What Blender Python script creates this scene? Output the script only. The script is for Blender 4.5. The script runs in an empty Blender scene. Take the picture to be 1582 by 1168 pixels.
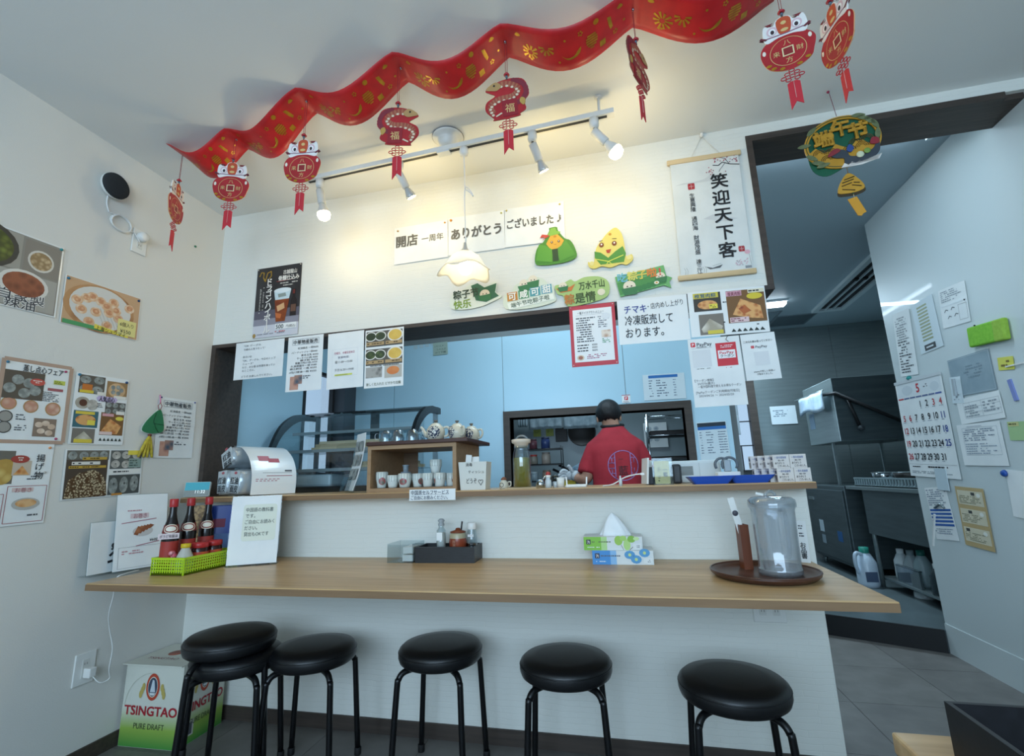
import bpy, bmesh, math, random
from mathutils import Vector, Matrix, Euler
random.seed(7)
scene = bpy.context.scene
COL = scene.collection
R = math.radians

# ------------------------------------------------------------------ camera
cam_d = bpy.data.cameras.new('camera')
cam_d.sensor_fit = 'HORIZONTAL'; cam_d.sensor_width = 36.0
cam_d.lens = 36.0 * 730.37 / 1582.0
cam_d.clip_start = 0.03
cam = bpy.data.objects.new('camera', cam_d); COL.objects.link(cam)
def cam_matrix(yaw, pitch, roll, pos):
    f0 = Vector((-math.sin(yaw), math.cos(yaw), 0)); r0 = Vector((math.cos(yaw), math.sin(yaw), 0)); u0 = Vector((0, 0, 1))
    f = f0*math.cos(pitch) + u0*math.sin(pitch); u = u0*math.cos(pitch) - f0*math.sin(pitch)
    r = r0*math.cos(roll) + u*math.sin(roll); u = u*math.cos(roll) - r0*math.sin(roll)
    m = Matrix((r, u, -f)).transposed().to_4x4(); m.translation = pos
    return m
cam.matrix_world = cam_matrix(0.2224, 0.2083, -0.0312, Vector((0, 0, 1.0622)))
scene.camera = cam

# ------------------------------------------------------------------ light and exposure
scene.view_settings.view_transform = 'Standard'
scene.view_settings.look = 'None'
scene.view_settings.gamma = 1.0
scene.view_settings.use_curve_mapping = False
scene.view_settings.exposure = 0.15
world = bpy.data.worlds.new('world'); scene.world = world; world.use_nodes = True
bg = world.node_tree.nodes['Background']
bg.inputs[0].default_value = (0.70, 0.83, 1.0, 1); bg.inputs[1].default_value = 0.9
def light(name, typ, loc, energy, color=(1, 1, 1), size=0.1, size_y=None, to=None, spot=None, blend=0.6):
    d = bpy.data.lights.new(name, typ); d.energy = energy; d.color = color
    if typ == 'AREA':
        d.size = size
        if size_y: d.shape = 'RECTANGLE'; d.size_y = size_y
    else:
        d.shadow_soft_size = size
    if spot: d.spot_size = R(spot); d.spot_blend = blend
    o = bpy.data.objects.new(name, d); COL.objects.link(o); o.location = loc
    if to is not None:
        o.rotation_euler = (Vector(to) - Vector(loc)).to_track_quat('-Z', 'Y').to_euler()
    return o
WARM = (1.0, 0.78, 0.42); COOL = (0.62, 0.84, 1.0); DAY = (0.56, 0.78, 1.0)
light('daylight_shop_window', 'AREA', (-0.2, -2.52, 1.72), 105, DAY, 3.4, 1.4, to=(-0.2, 0, 1.62))
light('kitchen_tube_light', 'AREA', (-0.5, 2.72, 2.62), 13, COOL, 1.2, 0.25, to=(-0.5, 2.95, 0))
light('kitchen_back_lamp', 'AREA', (1.53, 4.94, 2.63), 30, COOL, 0.5, 0.15, to=(1.53, 4.94, 0))
light('passage_fill_light', 'AREA', (1.0, 2.46, 2.62), 7, COOL, 0.9, 0.10, to=(1.2, 2.9, 0))  # added fill, hidden behind the header, to brighten the passage and right wall
light('kitchen_long_tube_light', 'AREA', (0.66, 5.15, 2.62), 14, COOL, 0.10, 1.0, to=(0.75, 5.15, 0))
light('prep_room_lamp', 'AREA', (-0.3, 3.95, 2.5), 11.0, COOL, 0.8, 0.2, to=(-0.3, 3.95, 0))

# ------------------------------------------------------------------ materials
def lin(h):
    h = h.lstrip('#'); v = [int(h[i:i+2], 16)/255 for i in (0, 2, 4)]
    return tuple(c/12.92 if c <= 0.04045 else ((c+0.055)/1.055)**2.4 for c in v) + (1.0,)
MATS = {}
def mat(name, c1, c2=None, scale=20.0, rough=0.6, metal=0.0, bump=0.0, bscale=None, stretch=(1, 1, 1), trans=0.0, ior=1.45,
        emit=0.0, alpha=1.0, vor=False, detail=4.0, contrast=(0.35, 0.65), coat=0.0):
    if name in MATS: return MATS[name]
    m = bpy.data.materials.new(name); m.use_nodes = True; MATS[name] = m
    nt = m.node_tree; b = nt.nodes['Principled BSDF']
    b.inputs['Roughness'].default_value = rough; b.inputs['Metallic'].default_value = metal
    b.inputs['Base Color'].default_value = lin(c1)
    b.inputs['Transmission Weight'].default_value = trans; b.inputs['IOR'].default_value = ior
    b.inputs['Alpha'].default_value = alpha; b.inputs['Coat Weight'].default_value = coat
    if emit:
        b.inputs['Emission Color'].default_value = lin(c1); b.inputs['Emission Strength'].default_value = emit
    if c2 or bump:
        tc = nt.nodes.new('ShaderNodeTexCoord'); mp = nt.nodes.new('ShaderNodeMapping')
        mp.inputs['Scale'].default_value = stretch
        nt.links.new(tc.outputs['Object'], mp.inputs[0])
    if c2:
        if vor:
            n = nt.nodes.new('ShaderNodeTexVoronoi'); out = n.outputs['Distance']
        else:
            n = nt.nodes.new('ShaderNodeTexNoise'); n.inputs['Detail'].default_value = detail; out = n.outputs['Fac']
        n.inputs['Scale'].default_value = scale
        nt.links.new(mp.outputs[0], n.inputs['Vector'])
        cr = nt.nodes.new('ShaderNodeValToRGB')
        cr.color_ramp.elements[0].position, cr.color_ramp.elements[1].position = contrast
        cr.color_ramp.elements[0].color = lin(c1); cr.color_ramp.elements[1].color = lin(c2)
        nt.links.new(out, cr.inputs[0]); nt.links.new(cr.outputs[0], b.inputs['Base Color'])
    if bump:
        n = nt.nodes.new('ShaderNodeTexNoise'); n.inputs['Scale'].default_value = bscale or scale; n.inputs['Detail'].default_value = 5
        nt.links.new(mp.outputs[0], n.inputs['Vector'])
        bp = nt.nodes.new('ShaderNodeBump'); bp.inputs['Strength'].default_value = bump; bp.inputs['Distance'].default_value = 0.004
        nt.links.new(n.outputs['Fac'], bp.inputs['Height']); nt.links.new(bp.outputs[0], b.inputs['Normal'])
    return m
def ink(h, rough=0.55):
    return mat('ink_' + h.lstrip('#') + ('' if rough == 0.55 else '_%d' % int(rough*100)), h, rough=rough)
def food(c1, c2, scale=60, vor=True):
    return mat('print_%s_%s_%d' % (c1[1:], c2[1:], scale), c1, c2, scale=scale, rough=0.4, vor=vor, contrast=(0.1, 0.6))
def brick_wall(name, c, rough=0.75):
    # white wallpaper embossed like narrow stacked stone
    m = mat(name, c, rough=rough); nt = m.node_tree; b = nt.nodes['Principled BSDF']
    tc = nt.nodes.new('ShaderNodeTexCoord'); mp = nt.nodes.new('ShaderNodeMapping')
    mp.inputs['Rotation'].default_value = (R(90), 0, 0)
    nt.links.new(tc.outputs['Object'], mp.inputs[0])
    br = nt.nodes.new('ShaderNodeTexBrick')
    br.inputs['Color1'].default_value = (1, 1, 1, 1); br.inputs['Color2'].default_value = (0.55, 0.55, 0.55, 1); br.inputs['Mortar'].default_value = (0, 0, 0, 1)
    br.inputs['Scale'].default_value = 1.0; br.inputs['Mortar Size'].default_value = 0.0016; br.inputs['Mortar Smooth'].default_value = 0.6
    br.inputs['Brick Width'].default_value = 0.17; br.inputs['Row Height'].default_value = 0.021; br.offset = 0.37; br.squash = 0.6; br.squash_frequency = 3
    nz = nt.nodes.new('ShaderNodeTexNoise'); nz.inputs['Scale'].default_value = 9
    mx = nt.nodes.new('ShaderNodeMix'); mx.data_type = 'RGBA'; mx.inputs[0].default_value = 0.02
    nt.links.new(mp.outputs[0], nz.inputs[0]); nt.links.new(mp.outputs[0], mx.inputs[6]); nt.links.new(nz.outputs['Color'], mx.inputs[7])
    nt.links.new(mx.outputs[2], br.inputs['Vector'])
    bp = nt.nodes.new('ShaderNodeBump'); bp.inputs['Strength'].default_value = 0.38; bp.inputs['Distance'].default_value = 0.002
    nt.links.new(br.outputs['Color'], bp.inputs['Height']); nt.links.new(bp.outputs[0], b.inputs['Normal'])
    return m
def wood(name, c1, c2, axis=0, scale=5.0, rough=0.4):
    st = [14, 14, 14]; st[axis] = 0.9
    return mat(name, c1, c2, scale=scale, rough=rough, stretch=tuple(st), contrast=(0.3, 0.7), detail=6)
def glass(name, c='#ffffff', rough=0.02, alpha=0.1, body=0.0):
    # thin clear glass or plastic: see-through, shiny toward grazing angles, optionally a little cloudy (body)
    if name in MATS: return MATS[name]
    m = bpy.data.materials.new(name); m.use_nodes = True; MATS[name] = m; nt = m.node_tree
    nt.nodes.remove(nt.nodes['Principled BSDF']); out = nt.nodes['Material Output']
    tr = nt.nodes.new('ShaderNodeBsdfTransparent'); tr.inputs[0].default_value = lin(c)
    df = nt.nodes.new('ShaderNodeBsdfDiffuse'); df.inputs[0].default_value = lin(c)
    gl = nt.nodes.new('ShaderNodeBsdfGlossy'); gl.inputs['Roughness'].default_value = rough
    fr = nt.nodes.new('ShaderNodeLayerWeight'); fr.inputs[0].default_value = 0.25
    ad = nt.nodes.new('ShaderNodeMath'); ad.operation = 'MULTIPLY_ADD'; ad.inputs[1].default_value = 0.55; ad.inputs[2].default_value = alpha*0.5; ad.use_clamp = True
    m0 = nt.nodes.new('ShaderNodeMixShader'); m0.inputs[0].default_value = body
    m1 = nt.nodes.new('ShaderNodeMixShader')
    nt.links.new(tr.outputs[0], m0.inputs[1]); nt.links.new(df.outputs[0], m0.inputs[2])
    nt.links.new(fr.outputs['Facing'], ad.inputs[0]); nt.links.new(ad.outputs[0], m1.inputs[0])
    nt.links.new(m0.outputs[0], m1.inputs[1]); nt.links.new(gl.outputs[0], m1.inputs[2]); nt.links.new(m1.outputs[0], out.inputs[0])
    return m

# ------------------------------------------------------------------ mesh builder
class MB:
    def __init__(s): s.v = []; s.f = []; s.m = []; s.mats = []; s.sm = []
    def mi(s, m):
        if isinstance(m, str): m = ink(m)
        if m not in s.mats: s.mats.append(m)
        return s.mats.index(m)
    def add(s, vs, fs, m, smooth=False, M=None):
        k = len(s.v); i = s.mi(m)
        for v in vs: s.v.append(tuple(M @ Vector(v)) if M is not None else tuple(v))
        for f in fs: s.f.append(tuple(k + a for a in f)); s.m.append(i); s.sm.append(smooth)
        return s
    def box(s, a, b, m, bev=0.0, M=None):
        x0, y0, z0 = (min(p, q) for p, q in zip(a, b)); x1, y1, z1 = (max(p, q) for p, q in zip(a, b))
        if bev <= 0:
            vs = [(x0,y0,z0),(x1,y0,z0),(x1,y1,z0),(x0,y1,z0),(x0,y0,z1),(x1,y0,z1),(x1,y1,z1),(x0,y1,z1)]
            return s.add(vs, [(3,2,1,0),(4,5,6,7),(0,1,5,4),(1,2,6,5),(2,3,7,6),(3,0,4,7)], m, False, M)
        bm = bmesh.new(); bmesh.ops.create_cube(bm, size=1.0)
        for v in bm.verts: v.co = Vector(((x0+x1)/2 + v.co.x*(x1-x0), (y0+y1)/2 + v.co.y*(y1-y0), (z0+z1)/2 + v.co.z*(z1-z0)))
        bmesh.ops.bevel(bm, geom=list(bm.edges), offset=bev, segments=2, affect='EDGES', profile=0.5)
        bm.verts.ensure_lookup_table(); bm.verts.index_update()
        vs = [v.co.copy() for v in bm.verts]; fs = [tuple(v.index for v in f.verts) for f in bm.faces]; bm.free()
        return s.add(vs, fs, m, False, M)
    def tube(s, pts, r, m, seg=8, closed=False, M=None, caps=True):
        pts = [Vector(p) for p in pts]; n = len(pts); vs = []; fs = []
        rr = r if isinstance(r, (list, tuple)) else [r]*n
        up = None
        for i, p in enumerate(pts):
            if closed: t = pts[(i+1) % n] - pts[i-1]
            else: t = pts[min(i+1, n-1)] - pts[max(i-1, 0)]
            t = t.normalized() if t.length > 1e-9 else Vector((0, 0, 1))
            if up is None: up = Vector((0, 0, 1)) if abs(t.z) < 0.9 else Vector((1, 0, 0))
            a = t.cross(up); a = a.normalized() if a.length > 1e-6 else t.orthogonal().normalized()
            b = a.cross(t).normalized(); up = b
            for k in range(seg):
                an = 2*math.pi*k/seg; vs.append(p + a*math.cos(an)*rr[i] + b*math.sin(an)*rr[i])
        for i in range(n if closed else n-1):
            j = (i+1) % n
            for k in range(seg):
                k2 = (k+1) % seg; fs.append((i*seg+k, i*seg+k2, j*seg+k2, j*seg+k))
        if not closed and caps:
            fs.append(tuple(reversed(range(seg)))); fs.append(tuple((n-1)*seg + k for k in range(seg)))
        return s.add(vs, fs, m, True, M)
    def lathe(s, prof, m, seg=24, c=(0, 0, 0), M=None, sx=1.0, sy=1.0, smooth=True):
        vs = []; fs = []; rings = []
        for (r, z) in prof:
            if r < 1e-6: rings.append([len(vs)]); vs.append((c[0], c[1], c[2]+z))
            else:
                rings.append(list(range(len(vs), len(vs)+seg)))
                for k in range(seg):
                    a = 2*math.pi*k/seg; vs.append((c[0]+r*sx*math.cos(a), c[1]+r*sy*math.sin(a), c[2]+z))
        for i in range(len(rings)-1):
            A, B = rings[i], rings[i+1]
            for k in range(seg):
                k2 = (k+1) % seg
                if len(A) == 1 and len(B) == 1: continue
                if len(A) == 1: fs.append((A[0], B[k2], B[k])) 
                elif len(B) == 1: fs.append((A[k], A[k2], B[0]))
                else: fs.append((A[k], A[k2], B[k2], B[k]))
        return s.add(vs, fs, m, smooth, M)
    def ball(s, c, r, m, seg=16, rings=10, sc=(1, 1, 1), M=None):
        prof = [(r*math.sin(math.pi*i/rings), -r*math.cos(math.pi*i/rings)) for i in range(rings+1)]
        T = Matrix.Translation(c) @ Matrix.Diagonal((*sc, 1))
        return s.lathe(prof, m, seg, M=(M @ T if M is not None else T))
    def prism(s, pts, z0, z1, m, M=None, side=None):
        # flat outline (x, y) given thickness along z
        n = len(pts)
        ar = sum(pts[i][0]*pts[(i+1) % n][1] - pts[(i+1) % n][0]*pts[i][1] for i in range(n))
        if ar < 0: pts = pts[::-1]
        vs = [(x, y, z0) for x, y in pts] + [(x, y, z1) for x, y in pts]
        s.add(vs, [tuple(range(n, 2*n)), tuple(reversed(range(n)))], m, False, M)
        return s.add(vs, [(i, (i+1) % n, n+(i+1) % n, n+i) for i in range(n)], side or m, False, M)
    def quad(s, a, b, c, d, m, M=None): return s.add([a, b, c, d], [(0, 1, 2, 3)], m, False, M)
    def loft(s, rings, m, caps=True, smooth=True, M=None):
        n = len(rings[0]); vs = [p for r in rings for p in r]; fs = []
        for i in range(len(rings)-1):
            for k in range(n):
                k2 = (k+1) % n; fs.append((i*n+k, i*n+k2, (i+1)*n+k2, (i+1)*n+k))
        if caps: fs.append(tuple(reversed(range(n)))); fs.append(tuple((len(rings)-1)*n + k for k in range(n)))
        return s.add(vs, fs, m, smooth, M)
    def mesh(s, name):
        me = bpy.data.meshes.new(name); me.from_pydata(s.v, [], s.f)
        for m in s.mats: me.materials.append(m)
        if s.f:
            me.polygons.foreach_set('material_index', s.m); me.polygons.foreach_set('use_smooth', s.sm)
        me.update(); return me
    def obj(s, name, parent=None, loc=None, rot=None, mw=None, label=None):
        o = bpy.data.objects.new(name, s.mesh(name)); COL.objects.link(o)
        if parent is not None: o.parent = parent
        if mw is not None: o.matrix_world = mw
        if loc is not None: o.location = loc
        if rot is not None: o.rotation_euler = rot
        if label: o['label'] = label
        return o
def tag(o, label, cat, group=None):
    o['label'] = label; o['category'] = cat
    if group: o['group'] = group
    return o
def thing(name, label, cat, loc=(0, 0, 0), rz=0.0, group=None, mw=None):
    o = bpy.data.objects.new(name, None); COL.objects.link(o); o.empty_display_size = 0.05
    if mw is not None: o.matrix_world = mw
    else: o.location = loc; o.rotation_euler = (0, 0, rz)
    return tag(o, label, cat, group)
def struct(name, b, parent=None, **k):
    o = b.obj(name, parent, **k)
    if parent is None: o['kind'] = 'structure'
    return o
def copy_tree(o, parent=None):
    c = o.copy(); COL.objects.link(c); c.parent = parent
    for ch in o.children: copy_tree(ch, c)
    return c
def ring(cx, cy, rx, ry, n=24, a0=0.0, a1=2*math.pi):
    full = abs(a1 - a0 - 2*math.pi) < 1e-6; k = n if full else n+1
    return [(cx + rx*math.cos(a0 + (a1-a0)*i/n), cy + ry*math.sin(a0 + (a1-a0)*i/n)) for i in range(k)]
def rrect(x0, y0, x1, y1, r, n=4):
    p = []
    for cx, cy, a in ((x1-r, y1-r, 0), (x0+r, y1-r, 90), (x0+r, y0+r, 180), (x1-r, y0+r, 270)):
        for i in range(n+1):
            t = R(a + 90*i/n); p.append((cx + r*math.cos(t), cy + r*math.sin(t)))
    return p
def spline(pts, n=6, closed=False):
    # Catmull-Rom through points
    P = [Vector(p) for p in pts]; out = []; L = len(P)
    for i in range(L if closed else L-1):
        p0 = P[(i-1) % L] if (closed or i > 0) else P[i]; p1 = P[i]; p2 = P[(i+1) % L]
        p3 = P[(i+2) % L] if (closed or i+2 < L) else p2
        for k in range(n):
            t = k/n; out.append(0.5*((2*p1) + (p2-p0)*t + (2*p0-5*p1+4*p2-p3)*t*t + (3*p1-p0-3*p2+p3)*t**3))
    if not closed: out.append(P[-1])
    return out
def sp2(pts, n=5): return [(p.x, p.y) for p in spline([(x, y, 0) for x, y in pts], n, True)]

# ------------------------------------------------------------------ lettering
_cu = bpy.data.curves.new('lettering_source', 'FONT'); _ob = bpy.data.objects.new('lettering_source', _cu); _cu.resolution_u = 3
_GL = {}
def glyphs(s):
    k = s
    if k not in _GL:
        _cu.body = s; me = _ob.to_mesh()
        vs = [(v.co.x, v.co.y) for v in me.vertices]; fs = [tuple(p.vertices) for p in me.polygons]; _ob.to_mesh_clear()
        _GL[k] = (vs, fs)
    return _GL[k]
class Flat:
    """flat print on a sheet: x to the right, y up, origin at the sheet's centre, layers stacked along z"""
    def __init__(s, w, h): s.w = w; s.h = h; s.pr = MB(); s.tx = MB(); s.n = 0
    def X(s, f): return (f - 0.5)*s.w
    def Y(s, f): return (0.5 - f)*s.h
    def z(s, l): s.n += 1; return 0.0005 + 0.0004*l + 0.000018*(s.n % 20)
    def rect(s, x0, y0, x1, y1, m, l=0):
        z = s.z(l); s.pr.quad((s.X(x0), s.Y(y1), z), (s.X(x1), s.Y(y1), z), (s.X(x1), s.Y(y0), z), (s.X(x0), s.Y(y0), z), m); return s
    def ell(s, cx, cy, rx, ry, m, l=0, n=20):
        z = s.z(l); p = ring(s.X(cx), s.Y(cy), rx*s.w, ry*s.h, n); s.pr.add([(x, y, z) for x, y in p], [tuple(range(len(p)))], m); return s
    def poly(s, pts, m, l=0):
        z = s.z(l); p = [(s.X(x), s.Y(y)) for x, y in pts]
        ar = sum(p[i][0]*p[(i+1) % len(p)][1] - p[(i+1) % len(p)][0]*p[i][1] for i in range(len(p)))
        if ar < 0: p = p[::-1]
        s.pr.add([(x, y, z) for x, y in p], [tuple(range(len(p)))], m); return s
    def line(s, pts, wd, m, l=1):
        for (a, b) in zip(pts, pts[1:]):
            p = Vector((s.X(a[0]), s.Y(a[1]))); q = Vector((s.X(b[0]), s.Y(b[1]))); d = q - p
            if d.length < 1e-6: continue
            nn = Vector((-d.y, d.x)).normalized()*wd/2; z = s.z(l)
            s.pr.add([(p.x-nn.x, p.y-nn.y, z), (q.x-nn.x, q.y-nn.y, z), (q.x+nn.x, q.y+nn.y, z), (p.x+nn.x, p.y+nn.y, z)], [(0, 1, 2, 3)], m)
        return s
    def frame(s, x0, y0, x1, y1, wd, m, l=1):
        return s.line([(x0, y0), (x1, y0), (x1, y1), (x0, y1), (x0, y0)], wd, m, l)
    def text(s, t, x, y, hgt, m='#222222', bold=0.0, fit=None, al='l', l=3, rot=0.0, sx=1.0):
        """t with letter height hgt (metres); x, y: fraction of the sheet at the text's left/centre and middle"""
        vs, fs = glyphs(t)
        if not vs: return s
        x0 = min(v[0] for v in vs); x1 = max(v[0] for v in vs); y0 = min(v[1] for v in vs); y1 = max(v[1] for v in vs)
        k = hgt/0.85; kx = k*sx
        if fit: kx = fit*s.w/max(x1-x0, 1e-6)
        ox = x0 if al == 'l' else (x0+x1)/2 if al == 'c' else x1; oy = 0.38
        c, sn = math.cos(R(rot)), math.sin(R(rot)); X, Y, z = s.X(x), s.Y(y), s.z(l)
        d = bold*k*0.75
        offs = ((0, 0),) if d <= 0 else ((-d, -d), (d, -d), (-d, d), (d, d))
        for q, (ex, ey) in enumerate(offs):
            out = []
            for vx, vy in vs:
                a, b = (vx-ox)*kx + ex, (vy-oy)*k + ey; out.append((X + a*c - b*sn, Y + a*sn + b*c, z + 0.00003*q))
            s.tx.add(out, fs, m)
        return s
    def vtext(s, t, x, y, hgt, m='#222222', bold=0.0, pitch=1.08, l=3, sx=1.0):
        for i, ch in enumerate(t):
            if ch != ' ': s.text(ch, x, y + (i+0.5)*hgt*pitch/s.h, hgt, m, bold, al='c', l=l, sx=sx, rot=(-90 if ch == 'ー' else 0))
        return s
    def greek(s, x0, y0, x1, y1, rows, m='#55585c', l=2, fill=0.8, ragged=0.4):
        """print too small to read: rows of short strokes"""
        rh = (y1-y0)/rows
        for r in range(rows):
            e = x1 - random.random()*ragged*(x1-x0); x = x0; yy = y0 + rh*r + rh*0.22
            ch = rh*s.h/s.w*0.55
            while x < e:
                wd = min(ch*random.uniform(0.8, 3.2), e-x)
                if random.random() < fill: s.rect(x, yy, x+wd*0.92, yy+rh*0.5, m, l)
                x += wd + ch*0.25
        return s
    def done(s, parent, letters='lettering', prints='print'):
        if s.pr.f: s.pr.obj(prints, parent)
        if s.tx.f: s.tx.obj(letters, parent)
        return parent

D = 2.122; XL = -2.2; XR = 1.749; ZC = 2.632; YF = 3.47
def on_wall(side, u, v, off=0.004, rot=0.0, tilt=0.0):
    """frame on a wall: x right, y up, z out into the room"""
    if side == 'back': c = ((1, 0, 0), (0, 0, 1), (0, -1, 0)); o = (u, D-off, v)
    elif side == 'far': c = ((1, 0, 0), (0, 0, 1), (0, -1, 0)); o = (u, YF-off, v)
    elif side == 'left': c = ((0, 1, 0), (0, 0, 1), (1, 0, 0)); o = (XL+off, u, v)
    else: c = ((0, -1, 0), (0, 0, 1), (-1, 0, 0)); o = (XR-off, -u, v)
    M = Matrix(c).transposed().to_4x4(); M.translation = o
    return M @ Matrix.Rotation(R(rot), 4, 'Z') @ Matrix.Rotation(R(tilt), 4, 'X')
PAPER = mat('white_paper', '#eef0ee', '#e4e7e6', scale=6, rough=0.65)
LAMI = mat('laminated_paper', '#eceeec', rough=0.18, coat=0.3)
def sheet(name, label, cat, mw, w, h, m=None, group=None, curl=0.0, th=0.0008, outline=None):
    b = MB(); m = m or PAPER
    if outline: b.prism(outline, -th, 0, m)
    elif curl:
        # hangs free and bows a little
        n = 8
        top = [(-w/2 + w*i/n, curl*math.sin(math.pi*i/n)) for i in range(n+1)]
        for (xa, za), (xb, zb) in zip(top, top[1:]):
            b.quad((xa, -h/2, za-th), (xb, -h/2, zb-th), (xb, h/2, zb-th), (xa, h/2, za-th), m)
    else: b.box((-w/2, -h/2, -th), (w/2, h/2, 0), m)
    o = b.obj(name, mw=mw); tag(o, label, cat, group)
    return o, Flat(w, h)
def pin(parent, x, y, c='#d8d4c8', r=0.005):
    b = MB(); b.ball((x, y, 0.002), r, mat('pin_'+c[1:], c, rough=0.3), 10, 6); b.obj('pin', parent)

# ================================================================== THE SETTING
W_WALL = mat('white_wallpaper', '#dfe0da', rough=0.8, bump=0.12, bscale=260)
W_LEFT = mat('left_wallpaper', '#dedcd5', rough=0.8, bump=0.15, bscale=180, stretch=(1, 1, 2.2))
W_STONE = brick_wall('embossed_stone_wallpaper', '#e2e2da')
W_CEIL = mat('ceiling_paper', '#e2e4e2', rough=0.85, bump=0.1, bscale=300)
K_PANEL = mat('kitchen_panel', '#b2d3e2', rough=0.25)
K_CEIL = mat('kitchen_ceiling_board', '#a3b6bf', rough=0.5)
K_GREY = mat('kitchen_upper_wall', '#767c7d', rough=0.6)
DARKWOOD = wood('dark_brown_trim', '#3a322d', '#4a4039', 0, 4, 0.55)
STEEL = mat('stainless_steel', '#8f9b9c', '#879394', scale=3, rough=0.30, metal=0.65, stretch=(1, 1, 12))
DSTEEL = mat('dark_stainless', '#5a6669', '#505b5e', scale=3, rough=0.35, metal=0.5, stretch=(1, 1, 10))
BLACK = mat('black_rubber', '#17181a', rough=0.6)
OAK = wood('oak_laminate', '#ad8a5e', '#cbaa7c', 0, 3, 0.34)
OAK_EDGE = wood('oak_laminate_edge', '#7d6044', '#8d6f50', 0, 4, 0.5)
TILE = [mat('floor_tile_%d' % i, a, b, scale=7, rough=0.5, bump=0.05, bscale=40) for i, (a, b) in enumerate((('#66635f', '#74716d'), ('#6a6763', '#787571'), ('#625f5c', '#706d69')))]

b = MB(); b.box((-2.3, -2.7, -0.12), (3.3, 6.1, -0.005), '#4c4c50'); floor = struct('floor', b)
TS = 0.457; xs = [1.40 + TS*k for k in range(-8, 2)]; ys = [3.195 + TS*k for k in range(-6, 2)]
for x in xs:
    for y in ys:
        x0, x1, y0, y1 = max(x, XL), min(x+TS, XR), y, y+TS
        if x1-x0 < 0.03 or (y0 > 2.1 and x1 < 0.6): continue
        b = MB(); b.box((x0+0.0012, y0+0.0012, -0.005), (x1-0.0012, y1-0.0012, 0), random.choice(TILE)); b.obj('tile', floor)
b = MB(); b.box((XL, -2.6, ZC), (XR, D, ZC+0.1), W_CEIL); struct('ceiling', b)

def holes(b, y0, y1, x0, x1, z0, z1, hx0, hx1, hz0, hz1, m, along='x'):
    """wall slab with one opening"""
    def bx(a0, a1, c0, c1):
        if a1-a0 < 1e-4 or c1-c0 < 1e-4: return
        if along == 'x': b.box((a0, y0, c0), (a1, y1, c1), m)
        else: b.box((y0, a0, c0), (y1, a1, c1), m)
    bx(x0, hx0, z0, z1); bx(hx1, x1, z0, z1); bx(hx0, hx1, z0, hz0); bx(hx0, hx1, hz1, z1)
b = MB(); b.box((-2.32, -2.6, 0), (XL, D+0.2, 2.8), W_LEFT)
struct('wall_left', b)
b = MB(); holes(b, -2.225, XL, D+0.2, 6.1, 0, 2.8, 2.92, 3.30, 1.12, 1.90, K_PANEL, 'y'); struct('wall_far_left', b)
W_RIGHT = mat('right_wall_panel', '#cfd8d8', rough=0.42, coat=0.5)
b = MB(); b.box((XR, -2.6, 0), (1.87, YF, 2.8), W_RIGHT); struct('wall_right', b)
b = MB(); b.box((XR-0.004, -2.6, 0), (XR, YF, 0.16), W_RIGHT); struct('baseboard_right', b)
b = MB(); holes(b, -2.72, -2.6, -2.3, 1.87, 0, 2.8, -1.9, 1.5, 0.95, 2.45, W_WALL); struct('wall_front', b)
b = MB(); b.box((XL, D, 1.842), (0.664, D+0.2, 2.8), W_STONE); b.box((0.664, D, 2.578), (XR, D+0.2, 2.8), W_STONE); struct('wall_back', b)
b = MB(); b.box((XL, D, 0), (0.69, D+0.2, 0.99), W_STONE); struct('wall_half', b)
b = MB(); b.box((XL, D-0.009, 0), (0.69, D, 0.058), DARKWOOD); struct('baseboard_back', b)
b = MB(); b.box((XL, -2.6, 0), (XL+0.009, D-0.009, 0.058), DARKWOOD); struct('baseboard_left', b)
b = MB(); b.box((XL, D-0.005, 1.822), (0.69, D+0.205, 1.842), DARKWOOD); struct('trim_1', b)
b = MB(); b.box((XL, D-0.005, 1.016), (XL+0.028, D+0.205, 1.822), DARKWOOD); struct('trim_2', b)
b = MB(); b.box((0.664, D-0.005, 1.842), (0.69, D+0.205, 2.578), DARKWOOD); struct('trim_3', b)
b = MB(); b.box((0.69, D-0.005, 2.548), (1.668, D+0.02, 2.578), DARKWOOD); b.box((0.69, D+0.02, 2.552), (XR, D+0.205, 2.578), DARKWOOD); struct('trim_4', b)

# kitchen behind the pass-through
b = MB(); b.box((XL, D+0.2, 2.70), (3.2, 6.1, 2.8), K_CEIL); struct('ceiling_2', b)
b = MB(); holes(b, YF, YF+0.12, XL, 0.735, 0, 2.7, -0.81, 0.44, 0.86, 1.505, K_GREY); farw = struct('wall_far', b)
def panel(pts, name='panel'):
    m = MB(); M = Matrix(((1, 0, 0), (0, 0, 1), (0, -1, 0))).transposed().to_4x4(); M.translation = (0, YF, 0)
    m.prism(pts, 0, 0.006, K_PANEL, M); m.obj(name, farw)
g = 0.0018
panel([(XL, 0), (-1.765-g, 0), (-1.765-g, 2.15), (XL, 2.15)])
panel([(-1.765+g, 0), (-0.862, 0), (-0.862, 1.56), (-0.855-g, 1.56), (-0.855-g, 2.15), (-1.765+g, 2.15)])
panel([(-0.855+g, 1.557), (0.055-g, 1.557), (0.055-g, 2.15), (-0.855+g, 2.15)])
panel([(0.055+g, 1.557), (0.492, 1.557), (0.492, 0.8), (0.735, 0.8), (0.735, 2.15), (0.055+g, 2.15)])
b = MB()
b.box((-0.859, YF-0.02, 0.86), (-0.81, YF+0.125, 1.555), DARKWOOD); b.box((0.44, YF-0.02, 0.86), (0.49, YF+0.125, 1.555), DARKWOOD)
b.box((-0.81, YF-0.02, 1.505), (0.44, YF+0.125, 1.555), DARKWOOD); struct('trim_5', b)
b = MB(); b.box((XL, 4.45, 0), (0.735, 4.55, 2.7), mat('prep_wall', '#7d898c', rough=0.35)); struct('wall_inner', b)
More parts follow.
